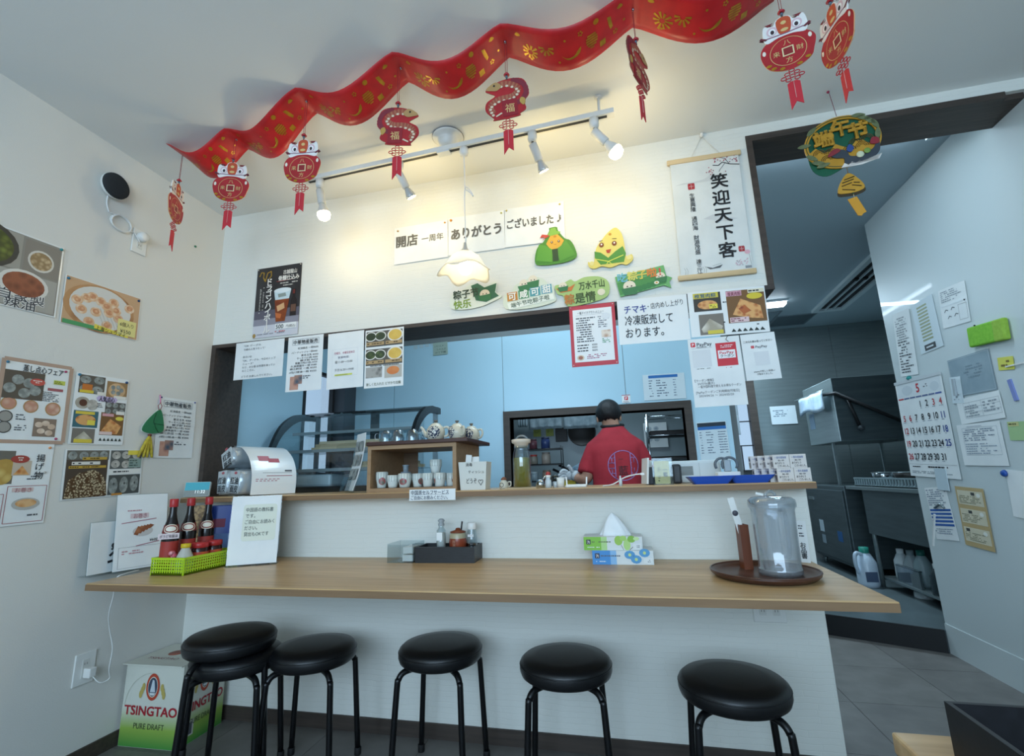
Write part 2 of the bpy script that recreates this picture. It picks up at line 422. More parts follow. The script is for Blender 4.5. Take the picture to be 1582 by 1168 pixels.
b = MB(); b.box((0.735, YF+0.12, 0), (0.80, 4.55, 2.7), K_GREY); struct('wall_inner_right', b)
b = MB(); b.box((-0.6, 4.55, 0), (-0.5, 6.1, 2.7), K_GREY); struct('wall_side', b)
b = MB(); holes(b, 6.0, 6.1, -0.5, 3.2, 0, 2.7, 1.26, 1.50, 1.05, 1.93, K_GREY); kback = struct('wall_rear', b)
for x0, x1, z0, z1 in ((1.565, 2.447, 0.9, 2.695), (2.453, 3.1, 0.9, 2.695)):
    b = MB(); b.box((x0, 5.992, z0), (x1, 6.0, z1), STEEL); b.obj('steel_panel', kback)
b = MB(); b.box((3.1, YF+0.1, 0), (3.2, 6.0, 2.7), STEEL); struct('wall_far_right', b)
b = MB(); b.box((1.87, YF, 0), (3.2, YF+0.1, 2.7), K_GREY); struct('wall_rear_right', b)
b = MB(); pts = [(0.80, 3.965), (XR+0.003, YF+0.004), (1.87, YF+0.1), (3.1, YF+0.1), (3.1, 6.0), (-0.5, 6.0), (-0.5, 4.55), (0.80, 4.55)]
b.prism(pts, 0, 0.12, mat('kitchen_floor_sheet', '#5c686b', '#525d60', scale=5, rough=0.3)); kf = struct('floor_2', b)
b = MB(); M = Matrix.Translation((0.80, 3.965, 0)) @ Matrix.Rotation(math.atan2(YF-3.965, XR-0.80), 4, 'Z')
b.box((0, -0.012, 0), (1.062, 0, 0.124), BLACK, M=M); b.obj('riser', kf)
b = MB(); b.box((-1.9, -2.66, 0.95), (1.5, -2.63, 1.01), '#2c2c2e'); b.box((-1.9, -2.66, 2.39), (1.5, -2.63, 2.45), '#2c2c2e')
for x in (-1.9, -0.79, 0.33, 1.44): b.box((x, -2.66, 1.01), (x+0.06, -2.63, 2.39), '#2c2c2e')
struct('window_3', b)
# side window of the kitchen
w1 = MB()
for y in (2.92, 3.265): w1.box((-2.225, y, 1.12), (-2.192, y+0.025, 1.9), '#1e1f21')
w1.box((-2.225, 2.945, 1.875), (-2.192, 3.265, 1.9), '#1e1f21'); w1.box((-2.225, 2.945, 1.12), (-2.192, 3.265, 1.145), '#1e1f21')
win1 = struct('window_1', w1)
b = MB(); b.box((-2.216, 2.945, 1.145), (-2.212, 3.265, 1.875), glass('window_glass', '#eaf4fa', alpha=0.06)); b.obj('pane', win1)
b = MB(); b.box((XL, 3.30, 1.0), (XL+0.09, YF-0.006, 2.3), '#3b4148'); struct('trim_6', b)
b = MB()
b.box((1.26, 5.97, 1.05), (1.28, 6.06, 1.93), '#23262a'); b.box((1.48, 5.97, 1.0), (1.565, 6.06, 2.1), DARKWOOD)
b.box((1.28, 5.97, 1.9), (1.48, 6.06, 1.93), '#23262a'); b.box((1.28, 5.97, 1.05), (1.48, 6.06, 1.07), '#23262a')
for z in (1.34, 1.62): b.box((1.28, 6.0, z), (1.48, 6.03, z+0.012), '#23262a')
b.box((1.345, 6.0, 1.07), (1.355, 6.03, 1.34), '#23262a')
win2 = struct('window_2', b)
b = MB(); b.box((1.28, 6.036, 1.07), (1.48, 6.04, 1.9), MATS['window_glass']); b.obj('pane', win2)

# ================================================================== counter, ledge
b = MB(); b.box((-2.02, 1.497, 0.694), (0.664, D, 0.72), OAK, bev=0.003)
ctr = tag(b.obj('counter_top'), 'long oak laminate eating counter along the white half wall', 'counter')
b = MB(); b.box((-2.018, 1.494, 0.6945), (0.662, 1.498, 0.716), OAK_EDGE); b.obj('edge_band', ctr)
for x in (-1.6, -0.7, 0.2): b = MB(); b.box((x, 1.65, 0.66), (x+0.03, D, 0.694), '#d8d8d4'); b.obj('bracket', ctr)
b = MB(); b.box((XL+0.028, 2.0, 0.99), (0.69, 2.48, 1.015), OAK, bev=0.003)
led = tag(b.obj('serving_ledge'), 'narrow oak laminate ledge on top of the half wall, below the kitchen opening', 'shelf')
b = MB(); b.box((XL+0.03, 1.997, 0.9905), (0.688, 2.001, 1.011), OAK_EDGE); b.obj('edge_band', led)
b = MB(); b.box((XL+0.01, 2.49, 0.95), (-1.02, 3.0, 1.0), STEEL); b.box((XL+0.03, 2.52, 0), (-1.06, 2.97, 0.95), STEEL)
tag(b.obj('kitchen_bench'), 'steel kitchen bench that carries the curved glass showcase', 'bench')
b = MB(); b.box((-1.0, 3.12, 0.86), (0.55, 3.46, 0.9), STEEL); b.box((-0.98, 3.15, 0), (0.53, 3.45, 0.86), STEEL)
tag(b.obj('work_table'), 'steel work table in front of the person in the red shirt', 'table')

# ================================================================== sheets and posters on the left wall
RED = '#c8242c'; BLK = '#26282c'; GRY = '#5b5e63'; PINK = '#d98a92'; YEL = '#e6d552'; TAN = '#b99a6a'
BOWL = '#cfcac0'; 
def bowl(f, cx, cy, r, rim, fill, l=1, sq=1.0):
    k = f.w/f.h
    f.ell(cx, cy, r, r*k*sq, rim, l); f.ell(cx, cy+0.0, r*0.84, r*k*sq*0.82, fill, l+1)
def buns(f, x0, y0, x1, y1, n, bg, bun, l=1, seed=1):
    rr = random.Random(seed); f.rect(x0, y0, x1, y1, bg, l); k = f.w/f.h
    cols = max(1, int(round(math.sqrt(n*(x1-x0)*k/(y1-y0))))); rows = max(1, round(n/cols)); rw = (x1-x0)/cols; rh = (y1-y0)/rows
    for i in range(cols):
        for j in range(rows):
            f.ell(x0+rw*(i+0.5)+rr.uniform(-.06, .06)*rw, y0+rh*(j+0.5)+rr.uniform(-.05, .05)*rh, rw*0.42, rh*0.42, bun, l+1, 14)
            f.ell(x0+rw*(i+0.5), y0+rh*(j+0.45), rw*0.09, rh*0.07, bg, l+2, 8)
GREENNOOD = food('#6d7d33', '#3d4a1e', 40); REDOIL = food('#6b2f22', '#8d4a33', 30); SHUMAI = food('#e2b48c', '#c98a62', 70)
GRAIN = food('#e2d2ac', '#523618', 130); BUNW = food('#e4e0d6', '#a9a49a', 55, False); BUNG = food('#c6c9c2', '#7d827e', 50, False); MEAT = food('#b6652f', '#e0a868', 50)
STEAM = food('#b98e5e', '#d8b488', 30, False); NAVYG = '#3c4350'; BROWNBG = '#7d5d3f'

o, f = sheet('noodle_poster', 'poster of noodle bowls and red chilli oil, highest sheet on the left wall', 'poster', on_wall('left', 1.155, 1.895, rot=2.2), 0.40, 0.30, LAMI)
f.rect(0.02, 0.02, 0.985, 0.985, '#8f8b82', 0)
f.rect(0.03, 0.03, 0.66, 0.50, '#a39e93', 1); bowl(f, 0.38, 0.27, 0.26, '#43413c', GREENNOOD, 2, 0.85)
f.rect(0.68, 0.05, 0.975, 0.50, '#8b847a', 1); bowl(f, 0.82, 0.30, 0.11, '#d6d1c6', food('#c8b08c', '#8e7552', 60), 2)
f.rect(0.03, 0.52, 0.44, 0.97, '#98958d', 1); bowl(f, 0.22, 0.62, 0.12, '#d9d5cc', food('#a88c58', '#d5c190', 40), 2); bowl(f, 0.38, 0.68, 0.07, '#cfcabf', '#84663f', 2)
f.ell(0.20, 0.86, 0.20, 0.12, '#eeeeea', 4); f.text('へ', 0.17, 0.84, 0.014, BLK); f.text('ください', 0.11, 0.90, 0.016, BLK)
f.rect(0.46, 0.52, 0.975, 0.97, '#a9a59c', 1); bowl(f, 0.71, 0.67, 0.20, '#dcd8cf', REDOIL, 2, 0.72)
f.text('自家製', 0.53, 0.835, 0.036, '#e6e6e2', 0.07, fit=0.36, l=2); f.text('辣油', 0.58, 0.93, 0.034, '#e6e6e2', 0.07, fit=0.24, l=2); f.text('自家製', 0.53, 0.835, 0.036, '#3b3f46', 0.012, fit=0.36); f.text('辣油', 0.58, 0.93, 0.034, '#3b3f46', 0.012, fit=0.24)
f.done(o); pin(o, 0.19, 0.14, '#2f8c8a', 0.006); pin(o, -0.02, -0.145, '#2f8c8a', 0.006)

o, f = sheet('shumai_poster', 'wide poster photo of open-topped dumplings in a round steamer with yellow price note', 'poster', on_wall('left', 1.534, 1.849, rot=1.8), 0.319, 0.208, LAMI)
f.rect(0.01, 0.01, 0.99, 0.99, '#c9a27c', 0); f.ell(0.46, 0.52, 0.46, 0.50, food('#9c6b42', '#b98a5c', 20), 1, 28); f.ell(0.47, 0.50, 0.40, 0.45, '#d8d5cf', 2, 28)
rr = random.Random(4)
for (x, y) in ((.16,.45),(.27,.36),(.22,.62),(.34,.30),(.45,.35),(.40,.60),(.53,.42),(.57,.55),(.62,.30),(.33,.84),(.56,.83),(.70,.62),(.66,.46),(.84,.33)):
    f.ell(x, y, 0.072, 0.10, food('#ead7bf', '#d9ae86', 50), 3, 12); f.ell(x, y-0.01, 0.044, 0.058, SHUMAI, 4, 10)
for k in range(5): f.line([(0.40+0.05*k, 0.5), (0.52+0.05*k, 0.86)], 0.0015, '#a9a59c', 3)
f.rect(0.70, 0.60, 0.96, 0.95, '#e3d98c', 5); f.text('6個入り', 0.73, 0.71, 0.019, '#3c3a30', l=7, fit=0.19); f.text('¥550', 0.74, 0.86, 0.020, '#3c3a30', l=7)
f.rect(0.02, 0.90, 0.52, 0.985, '#4a9a62', 4); f.poly([(0.40, 0.855), (0.86, 0.94), (0.86, 0.995), (0.40, 0.95)], YEL, 5); f.text('上海シュウマイ', 0.42, 0.925, 0.017, '#3a3a20', 0.01, l=7, fit=0.40, rot=-3)
f.done(o); pin(o, 0.148, 0.09, '#23456b', 0.006); pin(o, -0.15, 0.09, '#2f6f8a', 0.006)

o, f = sheet('dim_sum_fair_poster', 'dim sum fair poster with brown border and round buns in a steamer', 'poster', on_wall('left', 1.343, 1.405, rot=2.0), 0.222, 0.305, PAPER)
f.frame(0.0, 0.0, 1.0, 1.0, 0.014, '#b79a86', 0); f.text('蒸し点心フェア', 0.27, 0.085, 0.024, BLK, 0.014, fit=0.60)
f.rect(0.03, 0.13, 0.60, 0.48, '#5d5348', 1)
for (x, y) in ((.22,.24),(.38,.27),(.12,.35),(.33,.40),(.48,.36)): f.ell(x, y, 0.085, 0.062, BUNG, 2, 16)
f.ell(0.50, 0.245, 0.11, 0.045, '#c9584c', 3); f.greek(0.43, 0.22, 0.57, 0.265, 2, '#f0e4dc', 4); f.rect(0.74, 0.19, 0.92, 0.245, '#c5cc58', 2); f.greek(0.75, 0.20, 0.91, 0.24, 2, '#6d7030', 3)
f.rect(0.66, 0.30, 0.90, 0.335, '#a85b60', 2); f.greek(0.60, 0.35, 0.88, 0.48, 6, GRY)
for (x, y, r) in ((.14,.54,.11),(.45,.56,.11),(.78,.57,.12)): bowl(f, x, y, r, '#b98e5e', food('#dcb9a2', '#c48e76', 40), 1)
for (x, y) in ((.12,.70),(.12,.83)): bowl(f, x, y, 0.10, '#4d4c48', '#9b9890', 1); f.greek(0.26, y-0.04, 0.44, y+0.04, 3, GRY)
f.rect(0.52, 0.70, 0.86, 0.93, '#8c7868', 1)
for (x, y) in ((.60,.78),(.70,.76),(.79,.80),(.64,.86),(.76,.88)): f.ell(x, y, 0.06, 0.035, food('#e8d6c4', '#cfb49c', 30), 2, 12)
f.done(o); pin(o, 0.09, 0.135, '#a8385c'); pin(o, 0.085, -0.138, '#a8385c'); pin(o, -0.1, 0.14, '#2f6f8a')

o, f = sheet('popular_dim_sum_poster', 'popular dim sum poster of small photos with a lilac title plate', 'poster', on_wall('left', 1.583, 1.406, rot=2.0), 0.218, 0.298, LAMI)
buns(f, 0.06, 0.02, 0.53, 0.28, 4, '#5f574e', BUNG, 0, 3); f.rect(0.12, 0.15, 0.30, 0.24, '#c8742e', 3); f.rect(0.08, 0.235, 0.33, 0.275, '#dfc53e', 3); f.rect(0.40, 0.24, 0.55, 0.29, '#e8e4da', 3)
f.rect(0.57, 0.06, 0.98, 0.31, '#9c7a50', 0); f.ell(0.77, 0.19, 0.17, 0.11, STEAM, 1)
for (x, y) in ((.69,.15),(.79,.14),(.86,.18),(.70,.22),(.80,.23)): f.ell(x, y, 0.045, 0.034, BUNG, 2, 12)
f.rect(0.72, 0.27, 0.97, 0.32, '#e8e4da', 3); f.poly([(.39,.33),(.44,.295),(.76,.30),(.80,.335),(.76,.38),(.44,.375)], '#c9b6da', 4); f.text('人気点心', 0.44, 0.338, 0.021, BLK, 0.02, l=7, fit=0.30)
f.ell(0.16, 0.42, 0.13, 0.085, food('#d8d2c6', '#a59c8c', 20, False), 1); f.ell(0.17, 0.42, 0.07, 0.05, '#5a3524', 2); f.ell(0.34, 0.44, 0.10, 0.08, BUNW, 1); f.greek(0.42, 0.40, 0.54, 0.47, 3, GRY)
buns(f, 0.58, 0.37, 0.98, 0.55, 6, '#5b5650', BUNG, 0, 9); f.rect(0.80, 0.50, 0.97, 0.55, '#ece8e0', 3)
f.rect(0.03, 0.53, 0.47, 0.765, '#3f6a74', 0); f.ell(0.25, 0.66, 0.18, 0.075, MEAT, 1); f.rect(0.06, 0.54, 0.40, 0.58, '#e0c84a', 2); f.rect(0.28, 0.66, 0.42, 0.73, YEL, 2)
f.rect(0.04, 0.78, 0.44, 0.985, '#7d766c', 0); f.poly([(.08,.93),(.24,.82),(.40,.93)], food('#d8d4c6', '#a9a28e', 25), 1); f.rect(0.08, 0.93, 0.40, 0.98, '#dcc748', 2)
f.rect(0.52, 0.53, 0.97, 0.86, '#7f5a32', 0); f.poly([(.55,.80),(.70,.62),(.93,.72),(.86,.84),(.62,.84)], MEAT, 1); f.rect(0.54, 0.545, 0.76, 0.585, '#d9a2a8', 2); f.ell(0.88, 0.61, 0.08, 0.03, YEL, 2); f.rect(0.52, 0.81, 0.76, 0.855, '#e4c9c2', 2)
for k in range(6): f.poly([(.52+.075*k,.945),(.55+.075*k,.90),(.585+.075*k,.945)], '#2f3a33', 1)
f.done(o); pin(o, 0.098, 0.135, '#23456b', 0.006); pin(o, -0.098, 0.14, '#2f6f8a', 0.006)

o, f = sheet('fried_food_menu', 'fried food menu sheet with vertical title, lower left corner of the wall of posters', 'poster', on_wall('left', 1.325, 1.097, rot=1.2), 0.222, 0.300, PAPER)
f.rect(0.0, 0.10, 0.46, 0.50, '#6f6a60', 0); f.ell(0.34, 0.30, 0.17, 0.10, food('#d9bf72', '#b9954a', 30), 1); f.ell(0.30, 0.42, 0.15, 0.09, food('#d9bf72', '#b9954a', 30), 1)
f.rect(0.44, 0.22, 0.70, 0.40, '#c9b8a4', 1); f.poly([(.46,.39),(.57,.28),(.68,.39)], MEAT, 2); f.ell(0.53, 0.20, 0.13, 0.048, '#a8443a', 3); f.greek(0.45, 0.17, 0.61, 0.225, 2, '#eadfd4', 4)
f.vtext('揚げ物', 0.82, 0.13, 0.026, BLK, 0.008, pitch=1.25); f.greek(0.66, 0.40, 0.86, 0.46, 2, GRY)
f.frame(0.42, 0.53, 0.97, 0.97, 0.002, '#a5595c', 1); f.rect(0.48, 0.55, 0.78, 0.60, '#dcc7c2', 1); f.text('お巻き', 0.52, 0.578, 0.016, '#b0696c'); f.ell(0.70, 0.75, 0.20, 0.075, '#b8b6b0', 1); f.ell(0.70, 0.74, 0.15, 0.05, food('#c98a4e', '#e0b480', 40), 2); f.greek(0.74, 0.87, 0.94, 0.91, 1, GRY)
f.frame(0.0, 0.62, 0.38, 0.97, 0.002, '#a5595c', 1); f.ell(0.20, 0.80, 0.13, 0.07, food('#c9c4b8', '#8e8a80', 30), 2)
f.done(o); pin(o, 0.096, 0.135, '#d58a52'); pin(o, 0.09, 0.04, '#b8b0a4')

o, f = sheet('mince_and_buns_poster', 'wide poster of fried minced filling and white buns, lowest poster on the left wall', 'poster', on_wall('left', 1.640, 1.137, rot=2.6), 0.322, 0.203, LAMI)
buns(f, 0.02, 0.02, 0.53, 0.22, 4, '#6a655c', BUNG, 0, 5); f.rect(0.02, 0.21, 0.52, 0.98, '#4d4034', 1); f.poly([(.03,.97),(.06,.62),(.18,.48),(.35,.42),(.46,.52),(.52,.70),(.54,.97)], GRAIN, 2)
f.rect(0.20, 0.16, 0.50, 0.215, '#c9a23e', 4); f.greek(0.21, 0.165, 0.49, 0.21, 1, '#4c3c18', 5); f.rect(0.08, 0.25, 0.42, 0.315, '#e4e0d6', 4); f.greek(0.09, 0.26, 0.41, 0.31, 1, BLK, 5); f.rect(0.05, 0.335, 0.50, 0.385, '#c9a23e', 4); f.greek(0.06, 0.34, 0.49, 0.38, 1, '#4c3c18', 5)
buns(f, 0.55, 0.02, 0.98, 0.42, 5, '#5f605c', BUNW, 0, 6); f.rect(0.78, 0.02, 0.97, 0.12, YEL, 4); f.rect(0.80, 0.20, 0.98, 0.40, '#8fa39a', 4); f.greek(0.81, 0.22, 0.97, 0.38, 3, '#4d5f58', 5)
f.rect(0.55, 0.43, 0.98, 0.535, '#eceae4', 1); f.greek(0.60, 0.455, 0.84, 0.51, 1, BLK, 2); buns(f, 0.55, 0.55, 0.98, 0.97, 4, '#4f524f', BUNG, 0, 8); f.rect(0.60, 0.94, 0.74, 0.985, '#c98a3a', 4)
f.done(o)

def goods_sheet(o, f):
    f.frame(0.13, 0.05, 0.88, 0.155, 0.0014, '#5f646a', 1); f.text('中華物産販売', 0.16, 0.105, 0.022, BLK, 0.015, fit=0.69)
    rows = [(.30,.19,'紅油面皮 一袋¥600'),(.12,.265,'♪ピーナッツ ジャ一袋¥400'),(.40,.325,'素豆五乳 ¥350'),(.28,.375,'サーモイ(小袋) ¥200'),(.38,.42,'椰子粉 ¥450'),(.24,.465,'蒸臘汁肉(小缶) ¥320'),(.12,.515,'久凍陳醤牛一袋 ¥380'),(.10,.565,'麻江酢豆 一瓶 ¥330'),(.08,.625,'♪四川辣油一瓶 ¥350')]
    for x, y, t in rows: f.text(t, x, y+0.03, 0.0105, '#3a3d42', 0.004, fit=0.84-x*0.9)
    f.rect(0.12, 0.73, 0.36, 0.97, food('#8a4a44', '#c99a86', 30), 1); f.rect(0.24, 0.71, 0.46, 0.87, food('#4b5a6a', '#a98474', 25), 2); f.greek(0.48, 0.72, 0.82, 0.79, 2, GRY)
    f.done(o)
o, f = sheet('goods_price_list', 'white goods price list with small photo, rightmost sheet on the left wall', 'sheet', on_wall('left', 1.952, 1.361, rot=1.4), 0.212, 0.298, PAPER)
goods_sheet(o, f); pin(o, 0.095, 0.142, '#2d3f8c', 0.004); pin(o, -0.095, 0.146, '#4a3f8c', 0.004)

# rice dumpling charm hung from a pin
M = on_wall('left', 1.822, 1.36, off=0.012)
t = thing('dumpling_charm', 'green rice dumpling charm with yellow banana tassel hanging over the goods price list', 'charm', mw=M)
out = sp2([(-.052, -.022), (-.035, .02), (.012, .074), (.032, .074), (.050, .02), (.052, -.020), (.02, -.034), (-.025, -.036)], 5)
b = MB(); b.prism([(x*1.08, y*1.08+.001) for x, y in out], -0.001, 0.0, '#dfe6dc'); b.prism(out, 0.0, 0.004, '#2f7a4e'); b.obj('body', t)
b = MB(); b.tube([(.006, .065, .005), (-.004, .02, .0055), (.012, -.012, .0055), (.03, -.032, .005)], 0.0012, '#1f4a30', 5); b.tube([(-.002, .012, .0055), (.05, .008, .005)], 0.001, '#1f4a30', 5); b.obj('fold_line', t)
b = MB(); b.tube([(.02, .075, .002), (.012, .10, .002), (.022, .115, .002), (.032, .10, .002), (.024, .075, .002)], 0.0016, '#8c2f38', 6); b.tube([(.022, .115, .002), (.022, .155, -0.006)], 0.003, '#d88aa8', 6); b.obj('hanging_loop', t)
b = MB(); b.ball((-.012, -.046, .002), 0.008, '#6b3a2c', 10, 8); b.obj('tassel_knot', t)
for dx, bx_ in ((-.03, -.055), (-.02, -.03), (-.005, -.012), (.012, .012)):
    b = MB(); pp = spline([(-.012, -.05, .002), (-.012+dx*0.6, -.085, .004), (bx_, -.15, .002)], 5); n = len(pp)
    b.tube(pp, [0.0045 + 0.0035*math.sin(math.pi*i/(n-1)) for i in range(n)], mat('yellow_tassel', '#c9b53a', '#a8942c', scale=60, rough=0.6), 7); b.obj('banana_strand', t)

# ================================================================== back wall
o, f = sheet('drink_poster', 'dark poster of an iced amber highball glass and bottle, priced 500 yen', 'poster', on_wall('back', -1.796, 2.061, rot=0.3), 0.286, 0.412,
             mat('drink_poster_print', '#2e2d2f', '#3a393c', scale=3, rough=0.3))
f.rect(0.0, 0.62, 1.0, 0.75, '#5d5a66', 0); f.rect(0.0, 0.74, 1.0, 0.84, '#8f8d98', 0); f.rect(0.0, 0.83, 1.0, 1.0, '#cfced4', 0)
f.text('古越龍山', 0.60, 0.10, 0.024, '#e8e4da', 0.02, fit=0.30); f.text('骨醸仕込み', 0.50, 0.185, 0.028, '#f0ece2', 0.025, fit=0.46); f.line([(.46,.225),(.82,.215)], 0.003, '#a8342c', 1)
f.greek(0.48, 0.24, 0.97, 0.31, 2, '#b9b5ac', 2)
gold = food('#caa23c', '#8a6a24', 60, False)
f.line([(.06,.12),(.10,.06),(.16,.07),(.15,.14),(.20,.20)], 0.007, gold, 1); f.line([(.20,.20),(.24,.08),(.32,.06),(.33,.13),(.25,.19)], 0.007, gold, 1)
f.vtext('ドラゴンハイボール', 0.31, 0.17, 0.036, '#f0ece4', 0.03, pitch=0.98, l=8, sx=1.05)
f.poly([(.42,.36),(.80,.36),(.76,.50),(.46,.50)], '#c9dbe0', 2); f.ell(0.61, 0.36, 0.19, 0.035, '#dfe8ea', 3); f.poly([(.51,.41),(.68,.40),(.70,.45),(.53,.46)], '#8f9a94', 4); f.poly([(.45,.49),(.77,.49),(.70,.80),(.50,.80)], food('#b5642a', '#7a3418', 12, False), 3); f.poly([(.50,.58),(.66,.54),(.68,.62),(.53,.66)], '#d8a878', 4); f.poly([(.48,.67),(.62,.70),(.60,.76),(.50,.74)], '#c06a38', 4)
f.poly([(.84,.36),(.89,.36),(.895,.47),(.935,.52),(.935,.74),(.80,.74),(.80,.52),(.84,.47)], '#241a18', 3); f.rect(0.815, 0.58, 0.925, 0.68, '#6a4a3a', 4); f.rect(0.84, 0.37, 0.89, 0.43, '#6b2a22', 4)
f.rect(0.50, 0.83, 0.965, 0.91, '#efeeea', 6); f.text('500', 0.52, 0.87, 0.028, BLK, 0.01, l=8); f.text('円(税込)', 0.745, 0.878, 0.015, BLK, l=8, fit=0.20)
f.greek(0.10, 0.945, 0.95, 0.965, 1, '#7d7a80', 3); f.greek(0.50, 0.925, 0.78, 0.95, 1, '#c05a54', 4); f.ell(0.04, 0.965, 0.035, 0.03, '#a8874a', 3)
f.vtext('・・・・・・・', 0.12, 0.30, 0.018, '#c9c5bc'); f.greek(0.10, 0.30, 0.135, 0.66, 16, '#c9c5bc', 2); f.greek(0.17, 0.28, 0.20, 0.62, 15, '#c9c5bc', 2)
f.done(o)
for x in (-.136, .136): pin(o, x, .198, '#c8c4ba', .0035)

HANG = 0.010
o, f = sheet('voice_assistant_note', 'white landscape note of typed lines, leftmost sheet hanging below the kitchen lintel', 'sheet', on_wall('back', -1.879, 1.732, off=HANG, rot=0.3), 0.306, 0.208)
for y, t in ((.10, '"OK グーグル'), (.20, '今朝の人気うたって"'), (.40, 'あるいは'), (.50, '"OK、グーグル、今日のトップ'), (.59, 'ニュース"'), (.68, 'など、みな様 お料理を待ってい'), (.77, 'るところに、'), (.93, 'どうぞ お楽しんでください。')):
    f.text(t, 0.17, y, 0.0115, '#4c5057', fit=min(0.68, 0.045*len(t)))
f.done(o)
o, f = sheet('goods_price_list', 'white goods price list with small photo, hanging below the drink poster', 'sheet', on_wall('back', -1.594, 1.687, off=HANG+.001, rot=0.3), 0.212, 0.298)
goods_sheet(o, f)
o, f = sheet('opening_hours_sheet', 'mostly blank white sheet of opening hours with one yellow line, hanging below the lintel', 'sheet', on_wall('back', -1.355, 1.684, off=HANG, rot=0.8), 0.208, 0.298)
f.frame(0.14, 0.30, 0.84, 0.78, 0.0008, '#c9cdd2', 0); f.text('月曜日、木曜日定休日', 0.19, 0.37, 0.012, '#b85a78', fit=0.56); f.text('営業時間：', 0.30, 0.45, 0.011, '#6a6f8c', fit=0.32)
f.text('昼11:00〜15:00', 0.22, 0.53, 0.013, '#4b5058', fit=0.48); f.text('夕方16:30〜19:00', 0.22, 0.67, 0.013, '#4b5058', fit=0.52); f.rect(0.22, 0.745, 0.70, 0.775, '#d8dc6a', 1); f.greek(0.24, 0.75, 0.68, 0.77, 1, '#8a8c50', 2)
f.done(o)
o, f = sheet('soup_bowl_photos', 'shiny laminated sheet of soup bowl photos, rightmost of four hung left of the lintel', 'sheet', on_wall('back', -1.137, 1.677, off=HANG, rot=0.4), 0.214, 0.304, LAMI)
f.rect(0.03, 0.03, 0.97, 0.30, '#5d5850', 0); f.rect(0.03, 0.34, 0.97, 0.62, '#5d5850', 0)
for y in (0.12, 0.44):
    for x, c in ((.15, food('#5a6a3a', '#36402a', 30)), (.40, food('#5a6a3a', '#3c4630', 40)), (.78, food('#c99a3c', '#e0bc5c', 20, False))): bowl(f, x, y, 0.15 if x < .5 else .20, '#e4e0d6', c, 1, 0.8)
    for x0, x1 in ((.04, .50), (.54, .96)): f.rect(x0, y+.10, x1, y+.155, '#b89a6e', 4); f.greek(x0+.02, y+.11, x1-.02, y+.145, 1, '#4a3c28', 5)
f.rect(0.04, 0.65, 0.46, 0.83, food('#6c6a66', '#a9a6a0', 40), 1); f.rect(0.52, 0.64, 0.96, 0.85, '#b9b4aa', 1); f.ell(0.74, 0.73, 0.16, 0.07, food('#c8622e', '#d98a50', 20, False), 2); f.greek(0.10, 0.62, 0.9, 0.645, 1, BLK, 3)
f.text('欲しく仕入れた ビザかち拉麺', 0.06, 0.94, 0.014, '#4a5a44', 0.006, fit=0.88); f.done(o)

for i, (u, v, rt, lab) in enumerate(((-0.946, 2.284, 0.6, 'left of the three thank-you banner sheets, with the words for opening anniversary'), (-0.643, 2.290, -0.4, 'middle of the three thank-you banner sheets, behind the pendant cord'), (-0.341, 2.289, -1.0, 'right of the three thank-you banner sheets, ending in a music note'))):
    o, f = sheet('banner_sheet', 'white ' + lab, 'sheet', on_wall('back', u, v, off=0.005+0.0012*i, rot=rt), 0.300, 0.210, group='thank-you banner')
    c = '#63625e'
    if i == 0: f.text('開店', 0.04, 0.40, 0.058, c, 0.038, fit=0.40); f.text('一周年', 0.52, 0.42, 0.036, c, 0.012, fit=0.40); pin(o, -.13, .085, '#b08a4a'); pin(o, .135, .09, '#c98a3a')
    if i == 1: f.text('ありがとう', 0.06, 0.46, 0.056, c, 0.038, fit=0.88); pin(o, -.135, .09, '#d08a3a', .007); pin(o, .135, .09, '#c8c06a')
    if i == 2: f.text('ございました', 0.04, 0.42, 0.046, c, 0.028, fit=0.78); f.text('♪', 0.88, 0.40, 0.058, c, 0.0); pin(o, -.14, .095, '#c8b45a'); pin(o, .13, .09, '#c8b86a')
    f.done(o)

# rice dumpling cut-outs: plain generic shapes on card
def cutout(name, label, u, v, outline, col, rot=0.0, w=1.0, h=1.0, group='festival cut-outs on the white wall'):
    out = [(x*w, y*h) for x, y in outline]
    o, f = sheet(name, label, 'cutout', on_wall('back', u, v, off=0.013, rot=rot), w, h, ink(col), group, th=0.003, outline=out)
    return o, f
zt = [(-.50,-.42),(-.47,-.10),(-.36,.10),(-.26,.16),(-.10,.44),(-.09,.52),(.09,.52),(.12,.40),(.26,.16),(.38,.08),(.47,-.12),(.50,-.40),(.30,-.50),(0,-.52),(-.30,-.50)]
o, f = cutout('dumpling_cutout', 'green leaf-wrapped rice dumpling figure with red bow and hat, beside the banner', -0.245, 2.158, sp2(zt, 4), '#4d8a34', 2, 0.20, 0.185)
f.poly([(.30,.42),(.42,.20),(.60,.20),(.74,.40),(.62,.60),(.40,.60)], '#dba83e', 1); f.poly([(.12,.40),(.02,.85),(.40,.96),(.45,.62),(.28,.46)], '#5f9f3c', 2); f.poly([(.78,.40),(.98,.85),(.60,.97),(.52,.62),(.68,.52)], '#57963a', 2)
f.rect(0.43, 0.60, 0.57, 0.94, '#2f4a2c', 3); f.poly([(.36,.17),(.40,.11),(.44,.0),(.56,.0),(.58,.10),(.68,.14),(.62,.20),(.40,.21)], '#7fb24a', 3); f.poly([(.38,.18),(.22,.13),(.16,.22),(.30,.22),(.20,.30),(.38,.22)], '#c0443a', 3)
for x in (.44, .61): f.ell(x, .40, .030, .034, '#5a3c20', 4, 12); f.ell(x, .395, .012, .014, '#f4f0e6', 5, 8)
f.line([(.49,.47),(.52,.48),(.55,.47)], .002, '#a8622c', 4); f.ell(.53, .25, .04, .03, '#c8862c', 4, 8); f.done(o)
